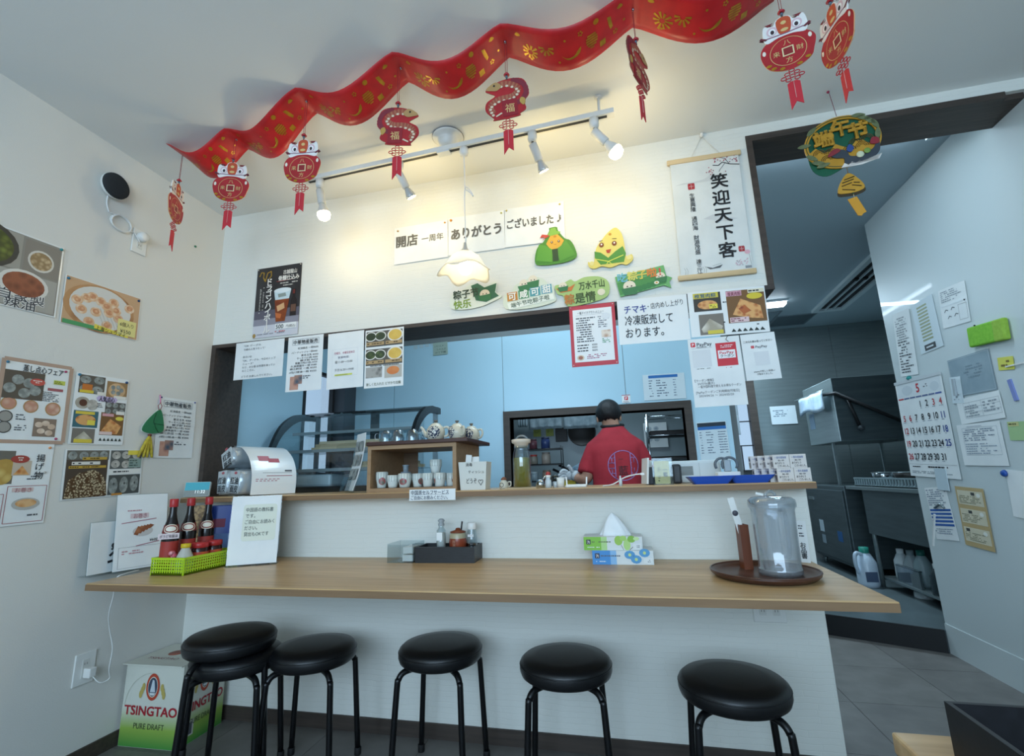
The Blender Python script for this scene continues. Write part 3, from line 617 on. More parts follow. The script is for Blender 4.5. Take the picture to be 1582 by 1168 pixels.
zb = [(-.38,-.36),(-.50,-.30),(-.48,-.44),(-.36,-.50),(-.2,-.46),(0,-.52),(.22,-.46),(.36,-.50),(.50,-.38),(.48,-.24),(.36,-.28),(.34,.05),(.30,.34),(.18,.52),(.02,.44),(-.14,.26),(-.30,.02)]
o, f = cutout('dumpling_cutout', 'yellow smiling rice dumpling figure with a thin yellow bow, right of the red-bowed one', 0.012, 2.108, sp2(zb, 4), '#e0cf6e', 0, 0.205, 0.19)
f.poly([(.16,.55),(.30,.60),(.46,.76),(.62,.62),(.80,.50),(.86,.70),(.80,.92),(.28,.92),(.16,.72)], '#4f8f3c', 1)
for x in (.33, .62): f.ell(x, .40, .055, .065, '#7a3c1e', 2, 14); f.ell(x, .385, .02, .024, '#f6f2ea', 3, 8)
f.poly([(.42,.55),(.54,.54),(.50,.64),(.44,.63)], '#b8402e', 2); f.ell(.54, .14, .035, .035, '#c8902e', 2, 8); f.line([(.18,.76),(.46,.86),(.80,.74)], .004, '#dfe05a', 3); f.line([(.46,.86),(.38,.97)], .003, '#dfe05a', 3); f.line([(.46,.86),(.56,.97)], .003, '#dfe05a', 3)
f.line([(.28,.30),(.36,.28)], .003, '#6a4a20', 2); f.line([(.58,.27),(.68,.28)], .003, '#6a4a20', 2); f.ell(.08, .86, .05, .06, '#e6d98e', 2, 10); f.ell(.92, .82, .06, .06, '#e6d98e', 2, 10); f.done(o)
def little(f, x, y, s=1.0):
    f.ell(x, y, .075*s, .13*s, '#e8dcc4', 3, 14); f.poly([(x-.10*s, y+.04*s), (x+.10*s, y+.02*s), (x+.08*s, y+.2*s), (x-.07*s, y+.2*s)], '#3f7a4c', 4)
    for d in (-.025, .025): f.ell(x+d*s, y, .010*s, .018*s, '#4a3426', 5, 6)
o, f = cutout('festival_cutout', 'green and white festival cut-out under the pendant lamp, its second line yellow-green', -0.648, 1.950, sp2([(-.5,-.35),(-.48,.15),(-.25,.30),(-.05,.48),(.15,.30),(.42,.40),(.40,.0),(.50,-.20),(.30,-.35),(.1,-.45),(-.2,-.48)], 4), '#dfe4d4', 2.5, 0.262, 0.135)
f.poly([(.42,.10),(.55,.04),(.68,.25),(.92,.16),(.88,.5),(.95,.66),(.7,.82),(.5,.7),(.46,.4)], '#3f6e52', 1); little(f, .68, .50, 1.3)
f.text('粽子节', .06, .38, .042, '#3a4a38', .03, fit=.50); f.text('快乐', .06, .76, .040, '#7f9a34', .03, fit=.34); f.done(o)
o, f = cutout('festival_cutout', 'festival cut-out with four coloured letter blocks and two dumplings on top', -0.376, 1.932, sp2([(-.48,-.40),(-.5,.02),(-.36,.08),(-.28,.30),(-.1,.40),(.08,.50),(.28,.36),(.36,.16),(.44,.14),(.46,-.2),(.44,-.42),(.0,-.5)], 4), '#d9dfcb', 3, 0.256, 0.158)
little(f, .40, .20, 1.2); little(f, .58, .12, 1.2)
for k, (ch, c) in enumerate(zip('可咸可甜', ('#c98a3c', '#5c9a6a', '#5a9fa4', '#6aa4b4'))):
    f.rect(.06+.22*k, .40-.02*k, .26+.22*k, .68-.02*k, c, 1); f.text(ch, .16+.22*k, .54-.02*k, .036, '#f2f0e6', .03, al='c', l=6)
f.poly([(.05,.74),(.93,.66),(.95,.84),(.08,.95)], '#eef0e2', 2); f.text('端午节吃粽子啦', .12, .83, .023, '#4a5f48', .01, fit=.74, l=6, rot=4); f.done(o)
o, f = cutout('festival_cutout', 'leaf-shaped festival cut-out with a little dragon boat on its left', -0.125, 1.912, sp2([(-.5,.30),(-.46,.0),(-.36,-.1),(-.30,-.48),(.0,-.5),(.38,-.38),(.48,-.12),(.46,.22),(.3,.42),(.05,.46),(-.12,.36),(-.2,.46),(-.36,.34)], 4), '#a9c47a', 2, 0.256, 0.138)
f.poly([(.02,.30),(.10,.48),(.30,.46),(.38,.22),(.30,.30),(.18,.34)], '#c9743a', 2); little(f, .15, .24, 1.0); f.text('万水千山', .44, .34, .036, '#44562e', .02, fit=.46); f.text('粽是情', .16, .76, .046, '#44562e', .025, fit=.56); f.text('粽', .16, .76, .046, '#c07a3a', .03, fit=.17, l=5); f.ell(.83, .66, .07, .12, '#e6dcc0', 3, 12); f.done(o)
o, f = cutout('festival_cutout', 'green speech-bubble festival cut-out with colourful letters, rightmost under the dumpling figures', 0.153, 1.920, [(-.5,.30),(.38,.48),(.40,.10),(.5,.0),(.44,-.12),(.46,-.34),(.34,-.22),(-.44,-.42)], '#6fae6a', 1.5, 0.25, 0.138)
f.poly([(.03,.42),(.86,.30),(.88,.66),(.06,.86)], '#4f8f4c', 1)
for ch, x, c in (('吃', .13, '#6fb4c4'), ('粽', .31, '#d8d06a'), ('子', .48, '#d9c45a'), ('啦', .66, '#d9823e'), ('!', .80, '#d9584a')): f.text(ch, x, .27-.06*x, .040, c, .035, al='c', l=6)
little(f, .24, .60, 1.5); little(f, .80, .40, 1.1); f.ell(.72, .60, .045, .06, '#eee6d2', 4, 10); f.ell(.72, .60, .02, .028, '#d89a3a', 5, 8)
for k in range(4): f.ell(.42+.08*k, .72-.03*k, .06, .10, '#3f7f48', 2, 10)
f.done(o)

o, f = sheet('takeaway_menu', 'takeaway menu with a red border hanging below the lintel', 'menu', on_wall('back', -0.090, 1.693, off=HANG, rot=-0.2), 0.208, 0.292, ink('#c2414e'))
f.rect(0.075, 0.07, 0.93, 0.93, '#eceeee', 0); f.text('一藍テイクアウトメニュー', 0.18, 0.13, 0.012, GRY, 0.004, fit=0.58); f.line([(.14,.17),(.84,.165)], .0008, '#8a8d92')
f.greek(0.14, 0.20, 0.62, 0.62, 11, GRY, 1); f.greek(0.62, 0.20, 0.86, 0.40, 6, '#7b7f86', 1); f.ell(0.80, 0.21, 0.10, 0.05, '#dfe3e6', 2); f.rect(0.68, 0.44, 0.88, 0.56, food('#b98a6a', '#e6d8c8', 40), 2); f.greek(0.69, 0.57, 0.87, 0.65, 3, '#5a9a6a', 2)
for k, t in enumerate(('¥300', '¥500', '¥600')): f.greek(0.14, .645+.045*k, .40, .68+.045*k, 1, BLK, 1, ragged=.1); f.text(t, 0.46, .66+.045*k, .010, BLK)
f.ell(0.20, 0.86, 0.08, 0.045, '#d8c8b0', 2); f.ell(0.20, 0.86, 0.05, 0.028, '#a86a5a', 3); f.greek(0.34, 0.81, 0.84, 0.89, 3, '#a85a78', 1)
f.done(o)
for x in (-.096, .096):
    for y in (-.138, .138): pin(o, x, y, '#e8dcd8', .0025)

o, f = sheet('frozen_dumpling_notice', 'white landscape notice with large hand-drawn letters, first word blue', 'notice', on_wall('back', 0.177, 1.736, off=HANG+.001, rot=-0.6), 0.303, 0.210, LAMI)
f.text('チマキ', 0.10, 0.23, 0.036, '#3a4690', .014, fit=.32); f.text('・店内めし上がり', 0.44, 0.20, 0.026, BLK, 0, fit=.50, rot=3); f.text('冷凍販売して', 0.10, 0.48, 0.042, BLK, .008, fit=.68); f.text('おります。', 0.10, 0.76, 0.042, BLK, .008, fit=.54); f.done(o)

o, f = sheet('dumpling_photo_sheet', 'shiny laminated sheet of rice dumpling photos at the right end of the lintel', 'sheet', on_wall('back', 0.489, 1.738, off=HANG+.002, rot=-0.8), 0.314, 0.206, LAMI)
f.rect(0.07, 0.04, 0.43, 0.45, '#3f3a34', 0); f.ell(0.25, 0.31, 0.13, 0.10, MEAT, 1); f.rect(0.07, 0.04, 0.40, 0.16, '#d3c34a', 2); f.text('椎茸肉粽', 0.09, 0.105, 0.017, '#2c5a7a', .02, fit=.28); f.rect(0.27, 0.30, 0.38, 0.40, YEL, 2); f.greek(.28,.32,.37,.39,2,'#6a6020',3)
f.rect(0.12, 0.52, 0.44, 0.97, '#7d766c', 0); f.poly([(.14,.84),(.26,.62),(.42,.80),(.40,.90),(.16,.92)], food('#d9d3c4', '#a89e8a', 20), 1); f.rect(0.22, 0.88, 0.42, 0.96, '#d8c64a', 2)
f.rect(0.50, 0.05, 0.985, 0.76, '#7a5630', 0); f.poly([(.56,.58),(.68,.24),(.92,.42),(.94,.70),(.80,.68)], MEAT, 1); f.poly([(.64,.46),(.72,.38),(.80,.52),(.70,.58)], food('#8a3a1e', '#b8622e', 60), 2); f.rect(0.50, 0.06, 0.70, 0.17, '#d9a2b0', 2); f.text('蛋黄肉粽', 0.52, 0.12, 0.016, '#7a3040', .015, fit=.17); f.ell(.86, .20, .10, .07, '#d8c23a', 1); f.rect(.78,.05,.985,.13,'#e4dcc0',3); f.greek(.79,.06,.97,.12,1,BLK,4)
f.rect(0.52, 0.64, 0.76, 0.75, '#e2c6c6', 2); f.greek(.53,.65,.75,.74,2,'#8a4a54',3); f.greek(.45,.26,.50,.31,1,BLK,2); f.greek(.43,.70,.50,.75,1,BLK,2); f.greek(.80,.80,.92,.84,1,BLK,2)
for k in range(6): f.poly([(.52+.072*k,.95),(.55+.072*k,.88),(.585+.072*k,.95)], '#2c3430', 1)
f.done(o)

o, f = sheet('payment_notice', 'tall white payment notice with red coupon card and a blank code square', 'notice', on_wall('back', 0.417, 1.479, off=HANG+.003, rot=0.2), 0.208, 0.298)
f.poly(rrect(.05,.05,.14,.12,.015), '#d8323c', 0); f.text('P', .095, .085, .015, '#f6f0f0', .02, al='c'); f.text('PayPay', .17, .085, .019, '#3a3c42', .012, fit=.29); f.line([(.06,.145),(.46,.145)], .0007, GRY); f.greek(.16,.12,.38,.14,1,GRY,2)
f.rect(.06,.17,.42,.42,'#dcdedf',0); f.greek(.12,.44,.42,.455,1,GRY,2)
f.rect(.53,.09,.92,.43,'#cf3440',0); f.rect(.56,.20,.89,.32,'#f2eeee',1); f.text('PayPay', .59, .235, .013, '#cf3440', .02, fit=.27); f.text('クーポン', .60, .285, .013, '#3a3c42', .01, fit=.26); f.greek(.62,.12,.88,.17,2,'#f0d8da',2); f.greek(.66,.45,.84,.465,1,'#b84a50',2)
f.text('【クーポン情報】', .05, .62, .011, '#5a5d63', fit=.36); f.text('5%付与(最大)', .10, .665, .011, '#5a5d63', fit=.32); f.text('一藍中国料理で使えるお得なクーポン', .10, .71, .011, '#5a5d63', fit=.82); f.text('[PayPayクーポンご利用開始可能日]', .05, .79, .011, '#5a5d63', fit=.82); f.text('2024/04/26 〜 2024/05/20', .10, .84, .011, '#5a5d63', fit=.66)
f.done(o); b = MB(); b.tube([(.06,.152,.001),(.05,.135,.004),(.06,.125,.001)], .0012, '#4a4c50', 6); b.obj('clip', o)
o, f = sheet('payment_notice', 'small white payment notice at the end of the lintel, right of the tall one', 'notice', on_wall('back', 0.594, 1.530, off=HANG+.001, rot=1.0), 0.134, 0.200)
f.text('二次元を読み取ってください', .06, .17, .009, BLK, .008, fit=.84); f.poly(rrect(.26,.26,.36,.32,.02), '#d0505a', 0); f.text('PayPay', .39, .29, .012, '#4a4c52', .01, fit=.34); f.rect(.32,.40,.74,.69,'#dcdedf',0); f.text('paypayの新しい取扱い', .24, .82, .008, BLK, fit=.60); f.text('が始まりました。', .32, .88, .008, BLK, fit=.44); f.done(o)

# hanging scroll
M = on_wall('back', 0.468, 2.205, off=0.012, rot=-0.7)
t = thing('hanging_scroll', 'white calligraphy scroll with wooden rods and plum blossom, beside the doorway frame', 'scroll', mw=M)
b = MB(); b.box((-.15, -.29, -.001), (.15, .29, 0), mat('scroll_silk', '#dcdfdc', '#d2d6d3', scale=8, rough=0.7, bump=0.1, bscale=400)); sc = b.obj('silk', t)
for y in (-.292, .292):
    b = MB(); b.box((-.162, y-.012, -.006), (.162, y+.012, .006), wood('pale_rod_wood', '#c9ae82', '#d8c096', 0, 3, .5), bev=.003); b.obj('rod', t)
b = MB(); b.tube([(-.055, .302, 0), (.004, .41, -.004)], .0013, '#dcdcd6', 5); b.tube([(.004, .41, -.004), (.075, .302, 0)], .0013, '#dcdcd6', 5); b.obj('cord', t)
b = MB(); b.ball((.004, .412, 0), .009, '#e6e6e2', 10, 8); b.box((-.002, .405, -.008), (.01, .425, .002), '#e6e6e2'); b.obj('hook', t)
f = Flat(.30, .58)
f.vtext('笑迎天下客', .685, .145, .066, '#1d1e20', .026, pitch=1.30); f.vtext('生意興隆 通四海 財源茂盛 達三江', .275, .295, .021, '#2a2b2e', .01, pitch=1.12)
for (x, y, s) in ((.28, .235, .05), (.88, .815, .042)): f.poly(rrect(x-s, y-s*.55, x+s, y+s*.55, .012), '#a8343a', 1); f.line([(x-s*.7,y),(x+s*.7,y)], .0015, '#e0c8c4', 2); f.line([(x,y-s*.4),(x,y+s*.4)], .0015, '#e0c8c4', 2)
f.line([(1.0,.10),(.86,.085),(.76,.06),(.70,.085),(.62,.075)], .004, '#2b2a2c', 1); f.line([(.86,.085),(.80,.03),(.72,.015)], .0025, '#2b2a2c', 1); f.line([(.80,.07),(.72,.12),(.70,.14)], .002, '#4a3a3c', 1)
rr = random.Random(2)
for k in range(46):
    a = rr.choice([(.72,.02),(.85,.03),(.92,.06),(.78,.12),(.60,.10),(.56,.13),(.95,.02),(.66,.03)]); f.ell(a[0]+rr.uniform(-.07,.05), a[1]+rr.uniform(-.018,.03), .009, .0048, rr.choice(['#a84a5c', '#c47a86', '#8a3a4c']), 2, 8)
f.poly([(.05,.21),(.18,.195),(.30,.20),(.48,.185),(.58,.15),(.64,.19),(.60,.21)], '#c9cccb', 0); f.poly([(.40,.53),(.55,.50),(.66,.53),(.90,.56),(.70,.57)], '#c6c9c9', 0)
f.poly([(.36,.93),(.46,.945),(.60,.925),(.56,.95),(.42,.955)], '#5a5c5e', 1); f.line([(.46,.93),(.58,.915)], .001, '#4a4c4e', 1)
for k in range(24): f.ell(.86+rr.uniform(-.08,.09), .92+rr.uniform(-.03,.03), .010, .005, rr.choice(['#d8b4bc', '#c8aeb4', '#b0a8ac']), 1, 8)
f.ell(.95, .845, .04, .018, '#d8aab4', 1, 10); f.line([(.97,.86),(.985,.95)], .001, '#7a7c7a', 1); f.rect(.90,.955,.985,.975,'#8b8f92',1)
for x in (.07,.10,.33,.36): f.line([(x,.985),(x+.01,.95),(x-.01,.925)], .001, '#6a6c6a', 1)
f.done(sc, 'calligraphy', 'ink_painting')

# ================================================================== left wall fittings
WPLAS = mat('white_plastic', '#e3e3de', rough=0.35); CABLE = mat('white_cable', '#e6e6e2', rough=0.4)
M = on_wall('left', 1.487, 2.428, off=0.0)
t = thing('smart_speaker', 'black round fabric smart speaker high on the left wall', 'speaker', mw=M)
b = MB(); b.lathe([(0, 0), (.040, 0), (.056, .010), (.060, .022), (.058, .030)], mat('speaker_shell', '#d9d9d4', rough=0.4), 32); b.obj('base', t)
b = MB(); b.lathe([(.0585, .028), (.0575, .036), (.050, .042), (.03, .045), (0, .046)], mat('speaker_mesh', '#26282a', '#303335', scale=500, rough=0.9), 32); b.obj('fabric_cover', t)
b = MB(); b.tube(spline([(-.012, -.05, .008), (-.010, -.09, .006), (.005, -.125, .006)], 5), .0032, CABLE, 7); b.obj('plug_lead', t)
b = MB(); pts = []
for k in range(40):
    a = 2*math.pi*k/16 + 2.2; q = 1 + 0.05*math.sin(k*0.9); pts.append((.063 + .047*q*math.cos(a), -.152 + .036*q*math.sin(a), .006 + .003*(k//16)))
pts = [(.005, -.125, .006)] + pts + [(.12, -.165, .01), (.135, -.19, .02), (.14, -.21, .03)]
b.tube(spline(pts, 3), .0024, CABLE, 6); b.obj('coiled_cable', t)
def outlet(name, label, mw, w=.072, h=.12, double=False):
    o = MB(); o.box((-w/2, -h/2, 0), (w/2, h/2, .007), WPLAS, bev=.003); q = o.obj(name, mw=mw); tag(q, label, 'outlet')
    i = MB(); i.box((-.012, -.034, .006), (.012, .034, .009), mat('outlet_insert', '#d6d6d0', rough=.4)); i.obj('insert', q)
    for dy in (-.018, .018):
        s_ = MB(); s_.box((-.0055, dy-.004, .0088), (-.004, dy+.004, .0094), BLACK); s_.box((.004, dy-.004, .0088), (.0055, dy+.004, .0094), BLACK); s_.obj('socket_slots', q)
    return q
outlet('wall_outlet', 'white wall outlet high on the left wall with a round plug adapter', on_wall('left', 1.645, 2.232, off=0))
b = MB(); b.lathe([(0, 0), (.022, 0), (.024, .008), (.022, .026), (.014, .032), (0, .033)], WPLAS, 20); tag(b.obj('plug_adapter', mw=on_wall('left', 1.643, 2.254, off=.0095)), 'round white plug adapter of the smart speaker in the high outlet', 'plug')
outlet('wall_outlet', 'white wall outlet near the floor beside the beer carton, with a charger', on_wall('left', 1.669, .359, off=0), .08, .12)
M = on_wall('left', 1.675, .345, off=.0095)
t = thing('charger', 'white plug charger with a cable running up over the counter end', 'charger', mw=M)
b = MB(); b.box((-.014, -.02, 0), (.014, .016, .035), WPLAS, bev=.004); b.obj('plug', t)
b = MB(); b.tube(spline([(.0, -.012, .03), (.02, -.045, .05), (.05, -.04, .06), (.035, .0, .07), (.03, .08, .08), (.01, .15, .08), (-.02, .22, .10), (-.035, .30, .13), (-.045, .365, .145), (-.02, .378, .15), (.06, .379, .13)], 6), .0022, CABLE, 6); b.obj('cable', t)
b = MB(); b.ball((0, 0, .003), .006, '#2f7a5a', 10, 6); tag(b.obj('push_pin', mw=on_wall('left', 1.942, 2.358, off=.0)), 'single green push pin in the left wall below the ceiling corner', 'pin')
M = on_wall('back', .499, .555, off=0)
q = MB(); q.box((-.058, -.06, 0), (.058, .06, .007), WPLAS, bev=.003); t = q.obj('double_outlet', mw=M); tag(t, 'white double wall outlet under the counter near its right end', 'outlet')
for dx in (-.024, .024):
    i = MB(); i.box((dx-.012, -.034, .006), (dx+.012, .034, .009), MATS['outlet_insert']); i.obj('insert', t)
    for dy in (-.018, .018):
        s_ = MB(); s_.box((dx-.0055, dy-.004, .0088), (dx-.004, dy+.004, .0094), BLACK); s_.box((dx+.004, dy-.004, .0088), (dx+.0055, dy+.004, .0094), BLACK); s_.obj('socket_slots', t)

# ================================================================== right wall
def rsheet(name, label, u, v, w, h, rot=0, m=None, cat='sheet', off=.004): return sheet(name, label, cat, on_wall('right', u, v, off=off, rot=rot), w, h, m)
o, f = rsheet('wall_calendar', 'large wall calendar for May with red, black and blue dates', -3.259, 1.283, .455, .585, -2.4, None, 'calendar', .008)
f.rect(.03, .01, .97, .17, '#dfe4e6', 0); f.text('5', .50, .10, .062, '#c8343c', .03, al='c'); f.greek(.60, .075, .74, .115, 2, GRY); f.ell(.26, .11, .12, .05, '#cfd6da', 1); f.ell(.84, .12, .09, .045, '#cfd6da', 1)
for k in range(7): f.rect(.03+.134*k, .185, .15+.134*k, .20, ['#c8343c', '#5a6a94', '#5a6a94', '#5a6a94', '#5a6a94', '#5a6a94', '#34509c'][k], 1)
for d in range(1, 32):
    i = d + 2; r_, c_ = divmod(i, 7); red = c_ == 0 or d in (3, 4, 6); col = '#c03a42' if red else '#2f4a94' if c_ == 6 else '#22262c'
    f.text(str(d), .095+.135*c_, .265+.132*r_, .044, col, .02, al='c', sx=.95); f.greek(.055+.135*c_, .305+.132*r_, .135+.135*c_, .318+.132*r_, 1, '#9aa2aa', 2)
f.line([(.02,.875),(.98,.875)], .001, GRY); f.greek(.06, .89, .36, .91, 1, BLK); f.greek(.42, .885, .90, .915, 1, BLK); f.greek(.06, .94, .9, .97, 2, '#8a929a', 2); f.done(o)
b = MB(); b.box((-.23, .275, 0), (.23, .293, .004), '#c9ced0'); b.obj('binding', o)
b = MB(); b.box((.02, -.36, .001), (.12, -.24, .004), mat('clear_clip_tape', '#c8d6dc', rough=.25)); b.obj('tape', o)
LB = mat('pale_blue_paper', '#d3dee2', rough=.6)
o, f = rsheet('receipt_strip', 'long narrow printed receipt at the edge of the right wall above the calendar', -3.29, 1.80, .18, .40, -6); f.greek(.12, .08, .88, .45, 10, '#8a8f94'); f.greek(.12, .45, .88, .96, 12, '#4f545a'); f.done(o); b = MB(); b.ball((.0, -.215, .004), .014, '#2c8a86', 10, 6); b.obj('magnet', o)
o, f = rsheet('striped_list', 'white list with olive stripes and a black foot, right of the receipt strip', -3.055, 1.845, .20, .30, 0, LB)
for k in range(11): f.rect(.22, .10+.065*k, .68, .135+.065*k, '#9aa07a', 0)
f.rect(.22, .86, .72, .97, '#2e3236', 1); f.rect(.30, .90, .62, .93, '#d8dee0', 2); f.done(o)
o, f = rsheet('folded_leaflet', 'white folded leaflet with line drawings at the top of the right wall papers', -2.812, 1.875, .205, .21, -6); f.greek(.08, .06, .92, .36, 6, '#9aa0a6'); f.rect(.04, .42, .96, .46, '#e4e8e8', 1)
for (x, y) in ((.2,.58),(.45,.56),(.3,.76),(.55,.74)): f.line([(x-.06,y+.03),(x,y-.03),(x+.08,y)], .004, '#4a5056', 1)
f.frame(.66,.52,.95,.90,.0012,GRY,1); f.done(o); pin(o, .085, .01, '#26282c', .004)
o, f = rsheet('grey_plastic_pouch', 'grey translucent plastic pouch of papers below the green pouch', -2.807, 1.505, .30, .20, -1.5, mat('grey_pouch', '#9fb0b8', '#8fa2ac', scale=9, rough=.3)); f.frame(.02,.03,.98,.97,.002,'#c4d0d4',1); f.greek(.35,.25,.9,.6,5,'#8598a2'); f.done(o)
M = on_wall('right', -2.619, 1.667, off=.0, rot=-5)
t = thing('green_pouch', 'bright lime green pouch clipped to the right wall', 'pouch', mw=M)
b = MB(); b.box((-.115, -.05, .004), (.115, .05, .028), mat('lime_sponge', '#86c43c', '#78b834', scale=60, rough=.8), bev=.008); b.obj('body', t)
b = MB(); b.box((.05, -.052, .003), (.118, .05, .030), mat('lime_sponge_dark', '#9cc24a', '#90b63e', scale=60, rough=.8), bev=.008); b.obj('flap', t)
b = MB(); b.ball((-.05, .05, .03), .004, BLACK, 8, 6); b.obj('pin', t)
o, f = rsheet('small_note', 'small pale tag note with a clothes peg over the grey pouch', -2.93, 1.445, .085, .14, -6, LB, 'note', .007); f.greek(.2,.55,.8,.9,4,'#8a929a'); f.done(o)
b = MB(); b.box((-.007, -.03, .002), (.007, .06, .012), '#a8b0b4'); b.obj('peg', o)
o, f = rsheet('ruled_form', 'white ruled table form beside the calendar top', -2.80, 1.33, .30, .13, .5, None, 'form', .006)
for k in range(4): f.line([(.15,.2+.2*k),(.97,.2+.2*k)], .001, '#7a828a')
for x in (.15, .30, .57, .97): f.line([(x,.2),(x,.8)], .001, '#7a828a')
f.greek(.17,.3,.5,.78,5,'#9aa2a8'); f.greek(.6,.25,.93,.7,4,'#9aa2a8'); f.done(o)
o, f = rsheet('typed_form', 'white typed page held by a bar magnet, right of the calendar middle', -2.845, 1.155, .30, .21, -1.6, None, 'form', .006); f.frame(.12,.10,.92,.75,.001,'#7a8a9a',1); f.greek(.14,.12,.9,.42,6,'#8a94a2'); f.greek(.14,.46,.9,.74,5,'#a2acb8'); f.rect(.25,.05,.6,.075,'#c8ccd0',2); f.done(o)
o, f = rsheet('tan_flyer', 'tan printed flyer with white boxes low on the right wall', -3.015, .789, .21, .305, -2.5, ink('#c2a878'), 'flyer', .006)
for k in range(3): f.rect(.06, .06+.31*k, .94, .30+.31*k, '#d9cfb4', 0); f.greek(.10, .14+.31*k, .9, .28+.31*k, 5, '#8f8a70'); f.rect(.55-.2*k, .08+.31*k, .68-.2*k, .13+.31*k, '#4a4c4a', 2); f.ell(.8, .12+.31*k, .07, .035, '#eceade', 2)
f.done(o)
o, f = rsheet('blue_striped_list', 'white list with bold blue stripes below the calendar', -3.285, .79, .20, .29, 4, None, 'sheet', .004); f.greek(.05,.03,.95,.36,8,'#8a94a2')
for k in range(5): f.rect(.03,.42+.07*k,.97,.46+.07*k,'#2f5fa8',1)
f.greek(.05,.78,.9,.9,3,'#a2acb8'); f.done(o); b = MB(); b.tube([(-.04,.03,.004),(.03,.05,.012),(.05,.03,.004)], .006, STEEL, 8); b.obj('magnet_clip', o)
b = MB(); b.box((-.004, -.10, 0), (.004, .10, .008), WPLAS); tag(b.obj('plastic_stick', mw=on_wall('right', -3.36, .69, off=.013, rot=-22)), 'white plastic stick slanting across the blue striped list', 'stick')
o, f = rsheet('blank_sheet', 'plain white sheet under a blue pin at the right edge of the wall', -2.64, .915, .20, .215, -5); f.greek(.3,.8,.7,.88,1,'#a8b0b6'); f.done(o)
b = MB(); b.lathe([(0, 0), (.016, 0), (.016, .006), (.012, .012), (0, .013)], mat('blue_magnet', '#2450a0', rough=.3), 18); tag(b.obj('blue_magnet', mw=on_wall('right', -2.735, 1.013, off=.0055)), 'round blue magnet at the corner of the plain white sheet', 'magnet')
o, f = rsheet('green_sticky_note', 'pale green sticky note near the typed form', -2.60, 1.20, .11, .085, -4, ink('#a8c890'), 'note'); f.rect(.05,.02,.6,.25,'#c9c98a',1); f.greek(.08,.05,.55,.22,1,'#6a6a40'); f.done(o)
b = MB(); b.box((-.010, -.05, 0), (.010, .05, .007), '#7f8cc4'); tag(b.obj('lilac_peg', mw=on_wall('right', -2.573, 1.383, off=.0, rot=7)), 'lilac plastic peg on the right wall', 'peg')
o, f = rsheet('yellow_star_note', 'yellow star-shaped note above the lilac peg', -2.575, 1.508, .09, .06, -8, ink('#d8d45a'), 'note'); f.greek(.2,.2,.8,.8,2,'#7a6a2c'); f.done(o)
b = MB(); b.box((-.003, -.055, 0), (.003, .055, .004), WPLAS); tag(b.obj('white_clip_rail', mw=on_wall('right', -2.52, 1.49, off=.006, rot=88)), 'thin white rail across the yellow star-shaped note', 'rail')

# ================================================================== ceiling decorations
RIB = mat('red_ribbon_cloth', '#c81f22', '#b41a1e', scale=18, rough=.42)
GOLD = mat('gold_print', '#c9962e', '#a87a24', scale=40, rough=.32, metal=.55)
PX = [-1.95, -1.62, -1.172, -.722, -.305, .150, .62]; PY = [1.585, 1.575, 1.462, 1.412, 1.405, 1.398, 1.42]; RW = .142
def rib(s):
    """centre line of the ribbon: pinned flat to the ceiling, sagging between pins"""
    i = min(int(s), len(PX)-2); t = s - i
    x = PX[i] + (PX[i+1]-PX[i])*t; y = PY[i] + (PY[i+1]-PY[i])*(3*t*t-2*t**3)
    sag = (0.10, 0.10, 0.105, 0.11, 0.10, 0.10)[i]; z = ZC - .006 - sag*(math.sin(math.pi*t)**1.25 if 0 < t < 1 else 0)
    return Vector((x, y, z))
def rib_at(s, c):
    p = rib(s); d = rib(min(s+.02, len(PX)-1.001)) - rib(max(s-.02, 0)); t = s - int(s)
    tilt = .30*math.sin(math.pi*t)
    side = Vector((0.0, 1, 0)); side = (side - d.normalized()*side.dot(d.normalized())).normalized()
    side = (side + Vector((0, 0, -tilt))).normalized()
    return p + side*c*RW, d.normalized().cross(side).normalized()
t = thing('ribbon_garland', 'long red ribbon garland printed in gold, looped across the ceiling', 'garland', loc=(0, 0, 0))
b = MB(); N = 96; C = 6; vs = []; fs = []
for i in range(N+1):
    s = i*(len(PX)-1.001)/N
    for c in range(C+1): vs.append(rib_at(s, c/C-.5)[0])
for i in range(N):
    for c in range(C): k = i*(C+1)+c; fs.append((k, k+1, k+C+2, k+C+1))
b.add(vs, fs, RIB, True)
rb = b.obj('ribbon', t); md = rb.modifiers.new('thickness', 'SOLIDIFY'); md.thickness = .0012; md.offset = 0
def rib_shape(b, s, c, pts, m, k=1.0):
    # gold print laid on the cloth
    out = []
    for (x, y) in pts:
        p, n = rib_at(s + x*k/.45, c + y*k/RW); n = n if n.z < 0 else -n
        out.append(p + n*.0016)
    b.add(out, [tuple(range(len(out)))], m)
gp = MB(); rr = random.Random(11)
